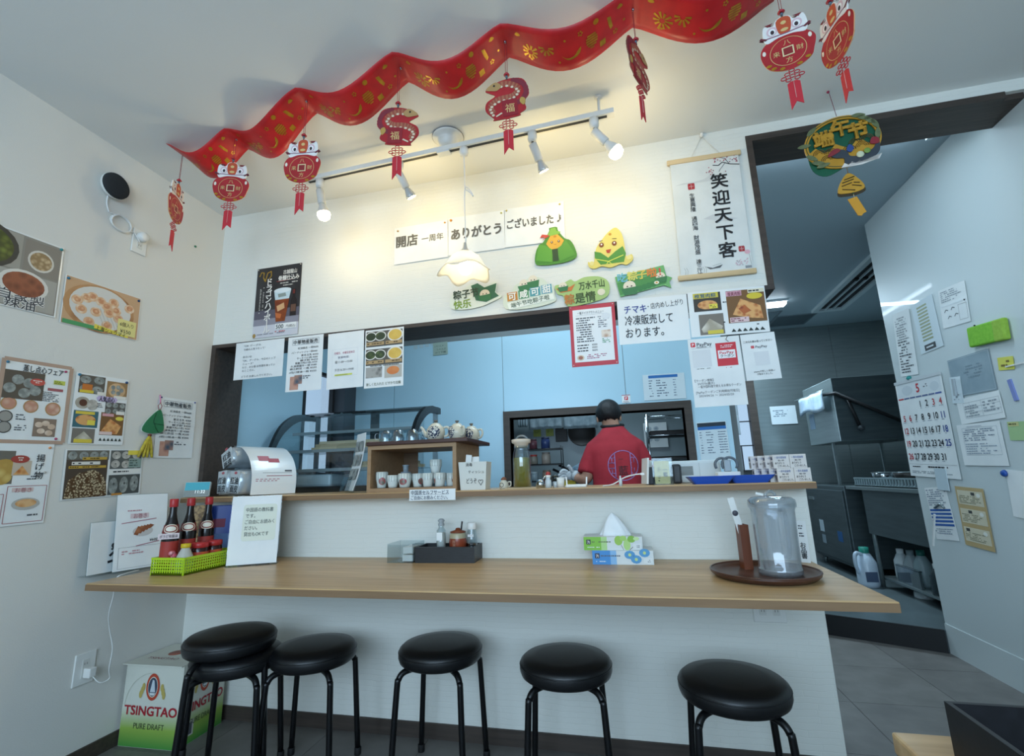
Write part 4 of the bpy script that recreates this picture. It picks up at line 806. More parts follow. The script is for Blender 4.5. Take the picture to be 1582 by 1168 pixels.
for seg in range(6):
    for (s, c, kind) in ((.12,-.28,'ingot'),(.20,.12,'burst'),(.20,.30,'dot'),(.33,-.05,'spray'),(.42,.28,'dot'),(.52,.12,'fish'),(.60,-.25,'flower'),(.68,.02,'lantern'),(.76,.25,'box'),(.82,-.08,'scroll'),(.90,-.30,'ingot'),(.93,.10,'dot'),(.48,-.20,'dot'),(.72,-.32,'coin'),(.86,.22,'flower')):
        S = seg + s
        if S > len(PX)-1.05: continue
        if kind == 'ingot': rib_shape(gp, S, c, sp2([(-.010,.004),(0,-.006),(.010,.004),(0,.008)], 3), GOLD)
        elif kind == 'dot': rib_shape(gp, S, c, ring(0,0,.004,.004,8), GOLD)
        elif kind == 'coin':
            rib_shape(gp, S, c, ring(0,0,.009,.009,14), GOLD); 
        elif kind == 'flower':
            for a in range(5): rib_shape(gp, S, c, ring(.006*math.cos(a*1.257), .006*math.sin(a*1.257), .003, .003, 6), GOLD)
        elif kind == 'lantern':
            for q in range(5): 
                w_ = .020*math.sqrt(1-((q-2)/2.9)**2); rib_shape(gp, S, c, [(-w_, .008*(q-2)-.0026), (w_, .008*(q-2)-.0026), (w_, .008*(q-2)+.0026), (-w_, .008*(q-2)+.0026)], GOLD)
            rib_shape(gp, S, c, [(-.007,.022),(.007,.022),(.007,.026),(-.007,.026)], GOLD)
        elif kind == 'box': rib_shape(gp, S, c, [(-.010,-.010),(.010,-.010),(.010,.010),(-.010,.010)], GOLD)
        elif kind == 'scroll': rib_shape(gp, S, c, [(-.008,-.022),(.004,-.018),(.010,.018),(.002,.024),(-.004,.006)], GOLD)
        elif kind == 'fish': rib_shape(gp, S, c, sp2([(-.035,.002),(-.018,.012),(.006,.010),(.022,-.004),(.034,-.012),(.028,.006),(.010,.016),(-.015,.018)], 3), GOLD)
        elif kind in ('burst', 'spray'):
            for a in range(10 if kind == 'burst' else 6):
                an = a*2*math.pi/10; r0, r1 = .008, .024+.008*rr.random(); ca, sa = math.cos(an), math.sin(an); w_ = .004
                rib_shape(gp, S, c, [(r0*ca-w_*sa*.5, r0*sa+w_*ca*.5), (r0*ca+w_*sa*.5, r0*sa-w_*ca*.5), (r1*ca+w_*sa, r1*sa-w_*ca), (r1*ca-w_*sa, r1*sa+w_*ca)], GOLD)
gp.obj('gold_print', rb)
for x, y in zip(PX[1:], PY[1:]):
    b = MB(); b.ball((x, y+.0, ZC-.009), .005, mat('steel_pin', '#9a9aa0', rough=.25, metal=.9), 10, 6); b.obj('pin', t)

REDC = mat('red_card', '#b3272c', '#a02025', scale=14, rough=.45); LGOLD = mat('pale_gold_print', '#d8b878', rough=.45); WHC = mat('white_card', '#e6e2dc', rough=.55)
def knot_tail(t, z0, w=.034, tail=.085, rz=0.0):
    b = MB()
    for (x, z) in ((0, 0), (-.013, -.010), (.013, -.010), (0, -.020), (-.024, -.022), (.024, -.022), (-.012, -.031), (.012, -.031)):
        b.tube([(x + .0075*math.cos(a), .0, z0 - .006 + z + .0055*math.sin(a)) for a in [i*math.pi/4 for i in range(8)]], .0016, '#b0222e', 5, closed=True)
    b.obj('knot', t)
    b = MB(); M = Matrix(((1, 0, 0), (0, 0, 1), (0, -1, 0))).transposed().to_4x4(); zt = z0-.045
    b.prism([(-w/2, zt-.006), (-w/4, zt), (w/4, zt), (w/2, zt-.006), (w/2, zt-tail), (0, zt-tail+.014), (-w/2, zt-tail-.012)], -.0012, .0012, ink('#bf2430'), M); b.obj('paper_tassel', t)
    b = MB(); b.tube([(0, -.002, zt), (0, -.002, zt-tail+.025)], .0009, '#e0a8a0', 5); b.obj('tassel_thread', t)
def strings(t, zc, ztop):
    b = MB(); b.tube([(-.004, 0, ztop), (-.003, 0, zc)], .0009, '#8f2a34', 5); b.tube([(.004, 0, ztop), (.003, 0, zc)], .0009, '#8f2a34', 5); b.obj('string', t)
    b = MB(); b.lathe([(0, 0), (.005, 0), (.011, -.008), (.004, -.010)], mat('bead_cap', '#b52a34', rough=.4), 10, (0, 0, zc)); b.obj('bead_cap', t)
    b = MB(); b.ball((0, 0, zc-.016), .005, mat('glass_bead', '#5a6a78', rough=.15), 10, 8); b.ball((0, 0, zc-.026), .004, mat('dark_bead', '#4a4644', rough=.2), 10, 8); b.obj('beads', t)
VF = Matrix(((1, 0, 0), (0, 0, 1), (0, -1, 0))).transposed().to_4x4()   # x right, y up, z toward the viewer
def lion(label, x, y, zc, rz, ztop=ZC-.01):
    t = thing('lion_ornament', label, 'ornament', (x, y, zc), R(rz), 'hanging festival ornaments'); S = 1.0
    strings(t, .138, ztop-zc)
    b = MB(); b.prism(sp2([(-.074,.000),(-.070,-.034),(-.056,-.062),(-.030,-.078),(0,-.084),(.030,-.078),(.058,-.060),(.068,-.034),(.076,.002),(.062,.028),(.03,.044),(-.03,.044),(-.062,.026)], 4), -.0015, .0015, REDC, VF, '#d89a6a'); b.obj('coin_card', t)
    b = MB(); b.prism(sp2([(-.052,.032),(-.060,.060),(-.054,.096),(-.030,.088),(-.018,.106),(.0,.112),(.018,.106),(.030,.088),(.054,.098),(.062,.062),(.054,.032),(.02,.040),(-.02,.040)], 4), -.0022, .0022, WHC, VF); h = b.obj('lion_head', t)
    for z, sgn in ((.0026, 1), (-.0026, -1)):
        b = MB(); T = VF @ Matrix.Translation((0, 0, z)) @ (Matrix.Identity(4) if sgn > 0 else Matrix.Rotation(math.pi, 4, 'Y'))
        def P(pts, m, d=0.0): b.add([(px_, py_, d + 2e-6*(len(b.f) % 60)) for px_, py_ in pts], [tuple(range(len(pts)))], m, False, T)
        P(sp2([(-.016,.054),(-.020,.098),(0,.110),(.020,.098),(.016,.054),(0,.048)], 3), '#c0502e', .0003)
        P(ring(0,.062,.011,.006,10), LGOLD, .0006); P(ring(0,.088,.008,.007,8), LGOLD, .0006)
        for s_ in (-1, 1):
            P(ring(s_*.034,.070,.015,.017,14), '#d9b8bc', .0004); P(ring(s_*.034,.068,.010,.012,12), '#f2eeea', .0006); P(ring(s_*.033,.066,.0055,.008,10), '#3a2a30', .0008)
            P([(s_*.048,.048),(s_*.054,.044),(s_*.072,.054),(s_*.066,.060)], '#6a2a34', .0006); P([(s_*.026,.100),(s_*.052,.100),(s_*.042,.090)], '#7a2a30', .0006)
        P([(-.05,.048),(0,.046),(.05,.048),(.05,.051),(0,.049),(-.05,.051)], '#8a4a68', .0006)
        b.obj('face', h)
    b = MB()
    for sgn in (1, -1):
        T = VF @ Matrix.Translation((0, 0, .0019*sgn)) @ (Matrix.Identity(4) if sgn > 0 else Matrix.Rotation(math.pi, 4, 'Y'))
        def P(pts, m, d=0.0): b.add([(px_, py_, d + 2e-6*(len(b.f) % 60)) for px_, py_ in pts], [tuple(range(len(pts)))], m, False, T)
        o_ = ring(0,-.018,.050,.050,28); i_ = ring(0,-.018,.0485,.0485,28)
        for k in range(28): P([o_[k], o_[(k+1)%28], i_[(k+1)%28], i_[k]], LGOLD, .0003)
        for (x0, y0, x1, y1) in ((-.016,-.034,.016,-.0305),(-.016,-.0055,.016,-.002),(-.016,-.0305,-.0125,-.0055),(.0125,-.0305,.016,-.0055)): P([(x0,y0),(x1,y0),(x1,y1),(x0,y1)], '#e6d2a0', .0005)
        P([(-.0125,-.0305),(.0125,-.0305),(.0125,-.0055),(-.0125,-.0055)], '#8a2226', .0005)
        for ch, cx, cy in (('八', 0, .014), ('方', 0, -.050), ('来', -.032, -.018), ('財', .032, -.018)):
            vs, fs = glyphs(ch); b.add([((vx-.5)*.021+cx, (vy-.38)*.021+cy, .0006) for vx, vy in vs], fs, LGOLD, False, T)
        for cx, cy in ((-.056,-.050),(-.044,-.064),(.048,-.060),(.024,-.074),(-.022,-.074)): P(ring(cx,cy,.008,.005,8), GOLD, .0004)
        for cx, cy in ((.062,.012),(-.064,.0)): P(ring(cx,cy,.005,.009,10), '#e8dcc8', .0004)
    b.obj('coin_print', t)
    knot_tail(t, -.082); return t
def dragon(label, x, y, zc, rz, ztop=ZC-.01, flip=1):
    t = thing('dragon_ornament', label, 'ornament', (x, y, zc), R(rz), 'hanging festival ornaments')
    strings(t, .108, ztop-zc)
    out = sp2([(-.078,.010),(-.062,.058),(-.020,.070),(.030,.064),(.062,.050),(.078,.036),(.062,.026),(.044,.014),(.074,-.004),(.078,-.034),(.050,-.062),(.046,-.070),(-.040,-.064),(-.044,-.056),(-.066,-.042),(-.060,-.016)], 4)
    out = [(px_*flip, py_*1.18) for px_, py_ in out]
    b = MB(); b.prism(out, -.0015, .0015, REDC, VF, '#8a5a4a'); b.obj('dragon_card', t)
    pr = MB()
    for sgn in (1, -1):
        T = VF @ Matrix.Translation((0, 0, .0019*sgn)) @ (Matrix.Identity(4) if sgn > 0 else Matrix.Rotation(math.pi, 4, 'Y')); q = flip*sgn
        def P(pts, m, d=0.0): pr.add([(px_*q, py_*1.18, d + 2e-6*(len(pr.f) % 80)) for px_, py_ in pts], [tuple(range(len(pts)))], m, False, T)
        # scaly body, belly plates, head
        for k in range(14):
            a = R(100 + k*13); P(ring(-.014+.054*math.cos(a), .020+.042*math.sin(a), .010, .009, 8), '#7d2a36', .0003)
        S_ = spline([(.050,.046,0),(.0,.052,0),(-.040,.030,0),(-.020,.006,0),(.030,.0,0),(.060,-.020,0),(.050,-.046,0)], 8)
        for k in range(len(S_)-1):
            p, q2 = S_[k], S_[k+1]; d = (q2-p).normalized(); n = Vector((-d.y, d.x, 0))*.0105
            P([(p.x-n.x,p.y-n.y),(q2.x-n.x,q2.y-n.y),(q2.x+n.x,q2.y+n.y),(p.x+n.x,p.y+n.y)], '#a8664a' if k % 2 else '#9a4a3c', .0005)
        for k in range(2, len(S_), 3): P(ring(S_[k].x, S_[k].y-.008, .0055, .0042, 8), '#d8c4a8', .0007)
        P(sp2([(.020,.046),(.040,.062),(.066,.050),(.076,.038),(.058,.034),(.036,.032)], 3), '#b08a58', .0009); P(ring(.046,.050,.004,.004,8), '#2a1a18', .0011)
        P(sp2([(-.064,-.010),(-.050,-.002),(-.044,-.016),(-.058,-.030)], 3), '#b8924a', .0007)
        P([(-.038,-.060),(.016,-.062),(.020,-.006),(-.034,-.002)], '#8f1f28', .0009)
        vs, fs = glyphs('福'); pr.add([((vx-.5)*.036 -.009*q, (vy-.38)*.038-.040, .0012) for vx, vy in vs], fs, LGOLD, False, T)
        P([(.018,-.050),(.040,-.060),(.042,-.056),(.022,-.046)], '#d8c4a8', .0011)
    pr.obj('dragon_print', t)
    knot_tail(t, -.080); return t
lion('red lion-head ornament seen edge on, hanging at the left end of the ribbon garland', -1.94, 1.592, 2.352, -64)
lion('red lion-head coin ornament second from the left, hanging low before the wall corner', -1.615, 1.565, 2.384, 22)
lion('red lion-head coin ornament third from the left, beside the end of the light track', -1.162, 1.450, 2.318, 10)
dragon('red dragon ornament with gold letter, hanging in front of the ceiling rosette', -.725, 1.405, 2.358, 12)
dragon('red dragon ornament with gold letter facing left, right of the pendant cord', -.302, 1.400, 2.374, 4, flip=-1)
dragon('red dragon ornament turned edge on, fifth along the garland', .148, 1.392, 2.392, 62)
lion('red lion-head ornament hanging alone, left of two near the doorway beam', .596, 1.40, 2.352, -14)
lion('red lion-head ornament turned sideways, right of two near the doorway beam', .734, 1.40, 2.352, -78)

# festival plaque with green backing
t = thing('festival_plaque', 'round gold and green festival plaque with dragon boat, hanging before the doorway', 'ornament', (.978, 1.983, 2.376), R(-8))
YG = mat('yellow_gold_card', '#c9982f', '#b98a28', scale=10, rough=.5); DG = mat('dark_green_card', '#0f5a40', rough=.6)
b = MB(); b.tube([(-.01, 0, .25), (-.004, .0, .18), (0, 0, .125)], .0012, '#7a3448', 5); b.ball((-.012, 0, .248), .006, '#8a2a44', 8, 6); b.obj('string', t)
b = MB(); b.prism(sp2([(-.125,-.02),(-.11,.06),(-.05,.11),(.04,.115),(.11,.07),(.125,.0),(.09,-.08),(0,-.11),(-.07,-.135),(-.115,-.10)], 4), -.006, -.003, DG, VF); b.obj('green_backing', t)
b = MB(); O = ring(0, 0, .135, .118, 44); I = ring(0, 0, .120, .103, 44)
for k in range(44):
    k2 = (k+1) % 44
    for z in (.0, .006): b.add([(*O[k], z), (*O[k2], z), (*I[k2], z), (*I[k], z)], [(0, 1, 2, 3)], YG, False, VF)
    b.add([(*O[k], 0), (*O[k2], 0), (*O[k2], .006), (*O[k], .006)], [(0, 1, 2, 3)], YG, False, VF); b.add([(*I[k], 0), (*I[k2], 0), (*I[k2], .006), (*I[k], .006)], [(0, 1, 2, 3)], YG, False, VF)
b.obj('gold_ring', t)
b = MB(); b.tube([VF @ Vector((x, y, .0065)) for x, y in ring(0, 0, .128, .111, 40)], .0018, '#5a5a34', 5, closed=True); b.obj('ring_line', t)
b = MB(); b.prism([(-.118,-.02)] + [(-.118+.0236*k, -.02+.018*math.sin(k*1.9)) for k in range(1, 10)] + [(.118,-.02), (.105,-.062), (.06,-.098), (0,-.108), (-.06,-.098), (-.105,-.062)], -.001, .004, YG, VF); b.obj('wave_panel', t)
b = MB()
for cx, cy in ((-.085,-.035),(-.045,-.04),(-.06,-.068),(.045,-.018),(.085,-.012),(.02,-.045),(.065,-.04),(-.02,-.06)):
    for r_ in (.010, .016, .022): b.tube([VF @ Vector((cx + r_*math.cos(a), cy + r_*math.sin(a), .005)) for a in [math.pi*i/8 for i in range(9)]], .0012, '#6a4a1a', 4)
b.obj('wave_lines', t)
for ch, cx, cy, s in (('端', -.062, .030, .075), ('午', .004, .062, .075), ('节', .060, .034, .075)):
    b = MB(); vs, fs = glyphs(ch)
    for dx, dy in ((-.003,-.003),(.003,-.003),(-.003,.003),(.003,.003),(0,0)):
        for z in (.006, .010): b.add([((vx-.5)*s+cx+dx, (vy-.38)*s+cy+dy, z + dx*.02) for vx, vy in vs], fs, YG, False, VF)
    b.obj('raised_letter', t)
b = MB(); b.prism(sp2([(-.045,-.056),(-.02,-.034),(.01,-.050),(.018,-.074),(.06,-.080),(.10,-.058),(.116,-.020),(.122,-.045),(.112,-.085),(.07,-.106),(.0,-.106),(-.005,-.078),(-.03,-.070)], 4), .005, .009, '#39414a', VF); b.obj('dragon_boat', t)
b = MB(); b.prism(sp2([(-.058,-.060),(-.05,-.040),(-.025,-.028),(-.012,-.040),(-.03,-.052)], 3), .009, .011, '#8a2f38', VF); b.obj('dragon_head', t)
b = MB(); b.prism(sp2([(.09,-.040),(.10,-.014),(.12,-.022),(.118,-.045)], 3), .009, .011, '#8f2a34', VF); b.prism(sp2([(.008,-.045),(.02,-.022),(.034,-.04),(.022,-.058)], 3), .009, .011, '#2c4a8c', VF); b.obj('oar_and_fin', t)
b = MB(); b.ball((.05, -.012, -.078), .014, '#cfd4b4', 10, 8, (1, .3, 1)); b.ball((.075, -.012, -.068), .012, '#7a9a4a', 10, 8, (1, .3, 1)); b.obj('boat_cargo', t)
b = MB(); b.prism([(-.02,-.118)] + [(-.02+.013*k, -.112+.012*(k % 2)) for k in range(1, 11)] + [(.122,-.092),(.10,-.112),(.05,-.122)], .006, .009, WHC, VF); b.obj('foam_strip', t)
LEAF = mat('grey_green_leaf', '#5f6b4a', '#717c58', scale=60, rough=.5)
for cx, cy, a in ((-.10,.075,40),(-.115,-.045,-40),(-.095,-.075,-20),(-.08,-.09,10),(.085,.085,-30),(.105,.065,-50),(.12,.045,-70),(.122,-.0,80),(-.135,.015,0),(.07,.10,-10)):
    b = MB(); T = VF @ Matrix.Translation((cx, cy, .0075)) @ Matrix.Rotation(R(a), 4, 'Z'); b.prism(sp2([(-.024,0),(-.008,.009),(.010,.008),(.026,0),(.010,-.008),(-.008,-.009)], 3), 0, .002, LEAF, T); b.obj('leaf', t)
b = MB(); b.prism([(x*1.06, y*1.05) for x, y in sp2([(-.046,-.222),(-.032,-.180),(0,-.145),(.032,-.180),(.046,-.218),(.02,-.232),(-.02,-.232)], 4)], -.001, .0005, '#3c3018', VF); b.prism(sp2([(-.046,-.222),(-.032,-.180),(0,-.145),(.032,-.180),(.046,-.218),(.02,-.232),(-.02,-.232)], 4), 0, .004, YG, VF); dm = b.obj('dumpling_pendant', t)
b = MB()
for a, c in (((-.018,-.172),(.018,-.165)),((-.026,-.184),(.014,-.176)),((-.030,-.198),(.006,-.190)),((-.030,-.212),(.012,-.225)),((.005,-.200),(.036,-.212)),((.012,-.190),(.032,-.196))): b.tube([VF @ Vector((*a, .0045)), VF @ Vector((*c, .0045))], .0022, '#4a3a1a', 5)
b.obj('leaf_lines', dm)
b = MB(); b.tube([(0, -.001, -.115), (0, -.001, -.148)], .0012, '#8a6a2a', 5); b.tube([(.004, -.001, -.232), (.006, -.001, -.262)], .0012, '#c8b48a', 5); b.ball((.003, -.002, -.236), .004, '#2f4a2c', 8, 6); b.obj('link_cord', t)
b = MB(); b.prism([(-.018,-.258),(.014,-.252),(.036,-.325),(.024,-.330),(.018,-.338),(.006,-.334)], -.0015, .0015, '#d0952a', VF); b.obj('paper_tag', t)

# ================================================================== lights: track, spots, pendant, rosette
WMET = mat('white_metal', '#dcdcd6', rough=.35)
t = thing('light_track', 'white ceiling light track on short stems above the banner', 'light track', (0, 0, 0))
A = Vector((-1.436, 1.826, 2.53)); B = Vector((.073, 1.763, 2.53)); dirt = (B-A).normalized(); ang = math.atan2(dirt.y, dirt.x)
T = Matrix.Translation(A) @ Matrix.Rotation(ang, 4, 'Z'); LT = (B-A).length
b = MB(); b.box((0, -.017, 0), (LT, .017, .022), WMET, M=T); b.obj('rail', t)
b = MB(); b.box((.02, -.007, -.0008), (LT-.03, .007, .001), '#2a2b2c', M=T); b.obj('slot', t)
for d in (.055, LT-.06):
    b = MB(); p = T @ Vector((d, 0, .022)); b.tube([p, (p.x, p.y, ZC)], .006, WMET, 10); b.lathe([(0, 0), (.016, 0), (.016, -.006), (.006, -.008)], WMET, 16, (p.x, p.y, ZC)); b.obj('stem', t)
b = MB(); b.box((.715, -.016, -.008), (.775, .016, 0), mat('clear_cover', '#d9dcda', rough=.2), M=T); b.obj('joint_cover', t)
BULB = mat('lit_bulb', '#fff0c8', emit=14.0); 
def spot_head(label, d, aim, led, power, size):
    p = T @ Vector((d, 0, 0)); aim = Vector(aim)
    t = thing('track_spotlight', label, 'spotlight', (p.x, p.y, p.z), 0, 'track spotlights')
    b = MB(); b.lathe([(0, 0), (.020, 0), (.021, -.030), (.017, -.044), (0, -.046)], WMET, 18); b.obj('adapter', t)
    b = MB(); b.tube([(0, 0, -.044), (.003, 0, -.066)], .006, mat('brass_neck', '#8a8578', rough=.3, metal=.8), 10); b.obj('neck', t)
    q = aim.to_track_quat('Z', 'Y').to_matrix().to_4x4(); Mx = Matrix.Translation((.003, 0, -.066)) @ q
    b = MB(); b.lathe([(0, -.012), (.018, -.010), (.019, .062), (.015, .066), (0, .066)], WMET, 20, M=Mx); b.obj('socket', t)
    b = MB()
    if led:
        b.lathe([(.013, .066), (.016, .075), (.029, .110), (.030, .114)], WMET, 20, M=Mx); b.obj('bulb_collar', t)
        b = MB(); b.lathe([(.030, .114), (.031, .124), (.026, .140), (.014, .149), (0, .151)], BULB, 20, M=Mx); b.obj('bulb', t); tip = .19
    else:
        b.lathe([(.012, .066), (.014, .074), (.024, .104), (.025, .112), (.021, .112), (.012, .09)], mat('reflector_glass', '#c4c8c8', rough=.1, metal=.4), 20, M=Mx); b.obj('reflector_bulb', t)
        b = MB(); b.lathe([(0, .100), (.009, .099), (.012, .092), (0, .088)], BULB, 14, M=Mx); b.obj('bulb', t); tip = .135
    w_ = Matrix.Translation(p) @ Mx; s_ = w_ @ Vector((0, 0, tip)); e_ = w_ @ Vector((0, 0, 1))
    if led: light('bulb_light', 'POINT', s_, power, WARM, .03)
    else: light('halogen_light', 'POINT', s_ + Vector((0, .02, .015)), power, (1.0, .74, .30), .02)
spot_head('white track spotlight with a glowing round bulb, leftmost on the track', .085, (.16, .10, -.98), True, 2.0, 0)
spot_head('white track spotlight with a slim reflector bulb, between the first dragon ornament and the pendant', .518, (.28, .40, -.70), False, 1.7, 72)
spot_head('white track spotlight with a slim reflector bulb, right of the pendant cord', 1.159, (.26, .40, -.74), False, 1.7, 72)
spot_head('white track spotlight with a glowing round bulb, rightmost on the track', 1.425, (.62, .12, -.78), True, 2.0, 0)
# pendant
p = T @ Vector((.842, 0, 0))
t = thing('pendant_lamp', 'small pendant lamp with a frilled white glass shade', 'pendant lamp', (p.x, p.y, p.z))
b = MB(); b.lathe([(0, 0), (.019, 0), (.022, -.022), (.018, -.036), (.008, -.042), (0, -.042)], WMET, 18); b.obj('adapter', t)
zs = 2.012 - p.z
b = MB(); b.tube(spline([(0, 0, -.04), (.002, 0, -.18), (.0, 0, -.30), (.004, 0, zs+.05)], 4), .0028, CABLE, 7); b.tube(spline([(.0, 0, -.195), (.018, 0, -.205), (.036, 0, -.235), (.040, 0, -.25), (.028, 0, -.232), (.006, 0, -.21)], 4), .0026, CABLE, 6); b.obj('cord', t)
b = MB(); b.lathe([(0, .055), (.006, .05), (.010, .025), (.020, .012), (.022, 0)], mat('grey_cap', '#b4b2aa', rough=.4), 18, (0, 0, zs)); b.obj('cap', t)
SHADE = mat('frosted_shade_glass', '#f6f4ec', rough=.35); nt = SHADE.node_tree; tl = nt.nodes.new('ShaderNodeBsdfTranslucent'); tl.inputs[0].default_value = lin('#faf8f0'); mx = nt.nodes.new('ShaderNodeMixShader'); mx.inputs[0].default_value = .62
nt.links.new(nt.nodes['Principled BSDF'].outputs[0], mx.inputs[1]); nt.links.new(tl.outputs[0], mx.inputs[2]); nt.links.new(mx.outputs[0], nt.nodes['Material Output'].inputs[0])
PBULB = mat('lit_pendant_bulb', '#fff6e4', emit=8.0)
b = MB(); NS = 72; rings = []
for i, (r_, z) in enumerate(((.020, .0), (.040, -.006), (.062, -.024), (.074, -.048), (.084, -.066), (.098, -.080), (.108, -.090))):
    k = max(0, (i-2)/4.0); rings.append([((r_ + .010*k*k*math.cos(5*(a+1.571)))*math.cos(a), (r_ + .010*k*k*math.cos(5*(a+1.571)))*math.sin(a), zs + z - .013*k*k*math.cos(5*(a+1.571))) for a in [2*math.pi*j/NS for j in range(NS)]])
b.loft(rings, SHADE, caps=False); sh = b.obj('frilled_shade', t); md = sh.modifiers.new('thickness', 'SOLIDIFY'); md.thickness = .003
b = MB(); b.ball((0, 0, zs-.066), .031, PBULB, 18, 12); b.tube([(0, 0, zs-.04), (0, 0, zs)], .013, WMET, 12); b.obj('bulb', t)
light('pendant_light', 'POINT', (p.x, p.y, zs+p.z-.150), .5, WARM, .03)
t = thing('ceiling_rosette', 'round white ceiling rosette behind the light track', 'ceiling fitting', (-.683, 1.823, ZC))
b = MB(); b.lathe([(0, 0), (.070, 0), (.072, -.006), (.066, -.012), (.050, -.016), (.046, -.030)], WMET, 36); b.obj('plate', t)
b = MB(); b.lathe([(.046, -.028), (.040, -.048), (.026, -.060), (0, -.062)], WMET, 30); b.obj('socket_cap', t)
b = MB(); b.tube([(x, y, -.004) for x, y in ring(0, 0, .0725, .0725, 36)], .0016, '#77787a', 5, closed=True); b.obj('rim_line', t)

# ================================================================== things on the ledge
ZL = 1.015
CLEAR = glass('clear_acrylic', '#f4f8f9', alpha=.05); CUPG = mat('glazed_cup', '#d6dcd6', rough=.18); 
GLASSW = glass('drinking_glass', '#e6f0f4', alpha=.16)
# curved glass showcase
t = thing('glass_showcase', 'curved glass refrigerated showcase with black end frames behind the ledge', 'showcase', (0, 0, 0))
x0, x1, yb = -2.13, -1.17, 2.97
prof = spline([(2.50, 1.005), (2.50, 1.16), (2.53, 1.29), (2.61, 1.43), (2.74, 1.515), (2.90, 1.535), (2.97, 1.535)], 5)
P = [(p.x, p.y) for p in spline([(a, b_, 0) for a, b_ in [(2.50, 1.005), (2.50, 1.16), (2.53, 1.29), (2.61, 1.43), (2.74, 1.515), (2.90, 1.535), (2.97, 1.535)]], 5)]
SG = glass('showcase_glass', '#f0f7f8', alpha=.06)
b = MB()
for a, c in zip(P, P[1:]): b.quad((x0+.02, a[0], a[1]), (x1-.02, a[0], a[1]), (x1-.02, c[0], c[1]), (x0+.02, c[0], c[1]), SG)
b.obj('curved_glass', t)
for xx in (x0, x1-.022):
    b = MB(); inner = [(y + (.035 if y < 2.9 else 0), z - .040*min(1, max(0, (z-1.2)/.25))) for y, z in P]
    vs = [(xx, y, z) for y, z in P] + [(xx, y, z) for y, z in inner] + [(xx+.022, y, z) for y, z in P] + [(xx+.022, y, z) for y, z in inner]; n = len(P); fs = []
    for k in range(n-1): fs += [(k, k+1, n+k+1, n+k), (2*n+k, 3*n+k, 3*n+k+1, 2*n+k+1), (k, 2*n+k, 2*n+k+1, k+1), (n+k, n+k+1, 3*n+k+1, 3*n+k)]
    b.add(vs, fs, mat('showcase_frame', '#14171a', rough=.35)); b.obj('end_frame', t)
for xx in (x0+.010, x1-.013):
    b = MB(); vs = [(xx, y, z) for y, z in P] + [(xx, yb, 1.005)]; b.add(vs, [tuple(range(len(vs)))], SG); b.obj('end_glass', t)
b = MB(); b.box((x0+.02, 2.88, 1.525), (x1-.02, yb, 1.542), MATS['showcase_frame']); b.obj('top_bar', t)
b = MB(); b.box((x0, 2.50, 1.0), (x1, yb, 1.045), MATS['showcase_frame']); b.obj('base', t)
for xa, xb in ((x0+.02, x0+.05), (-1.68, -1.62), (x1-.05, x1-.02)): b = MB(); b.box((xa, 2.955, 1.045), (xb, yb, 1.525), '#5a666c'); b.obj('rear_post', t)
for z, yf in ((1.14, 2.56), (1.26, 2.62), (1.38, 2.70)):
    b = MB(); b.box((x0+.04, yf, z), (x1-.04, 2.94, z+.006), glass('shelf_glass', '#b9ccd2', alpha=.2, body=.15)); sh = b.obj('shelf', t)
    b = MB(); b.box((x0+.04, yf-.006, z-.006), (x1-.04, yf, z+.012), '#7f8d92'); b.obj('shelf_rail', sh)
KRAFT = [ink('#b9a988'), ink('#a89878'), ink('#c4b698')]
for k, (xa, xb, ya, yc, z, h) in enumerate(((-1.92, -1.32, 2.66, 2.90, 1.2665, .022), (-1.90, -1.36, 2.67, 2.89, 1.289, .020), (-1.88, -1.40, 2.68, 2.88, 1.3095, .016), (-1.62, -1.25, 2.64, 2.90, 1.1465, .022), (-1.60, -1.28, 2.65, 2.89, 1.169, .02))):
    b = MB(); b.box((xa, ya, z), (xb, yc, z+h), KRAFT[k % 3]); tag(b.obj('cardboard_sheet'), ['lowest flat tan board on the middle shelf of the showcase', 'middle flat tan board on the middle shelf of the showcase', 'top flat tan board on the middle shelf of the showcase', 'lower flat tan board on the bottom shelf of the showcase', 'upper flat tan board on the bottom shelf of the showcase'][k], 'board', 'tan boards in the showcase')
b = MB(); b.box((-2.02, 2.58, 1.0455), (-1.72, 2.86, 1.12), mat('white_container', '#c3d3da', rough=.4), bev=.015); tag(b.obj('white_container'), 'white plastic container at the bottom of the showcase', 'container')

# smart clock
t = thing('smart_clock', 'small smart display showing the time 11:32 at the left end of the ledge', 'clock', (-2.105, 2.022, ZL), R(28))
b = MB(); b.box((-.058, .0, .004), (.058, .018, .080), mat('clock_body', '#c8ccc8', rough=.5), bev=.006, M=Matrix.Rotation(R(-14), 4, 'X')); b.obj('body', t)
TS_ = Matrix.Rotation(R(-14), 4, 'X') @ Matrix.Translation((0, -.0012, .042)) @ VF
b = MB(); b.box((-.054, -.034, 0), (.054, .034, .001), mat('clock_screen', '#3f97a8', rough=.2, emit=.25), M=TS_); b.box((-.054, -.034, .001), (.054, -.006, .0014), mat('clock_screen_low', '#7d8684', rough=.2, emit=.15), M=TS_); scn = b.obj('screen', t)
b = MB(); vs, fs = glyphs('11:32'); b.add([((vx)*.022-.010, (vy)*.022-.022, .002) for vx, vy in vs], fs, mat('screen_digits', '#eaf2f2', emit=.6), False, TS_); b.obj('digits', scn)

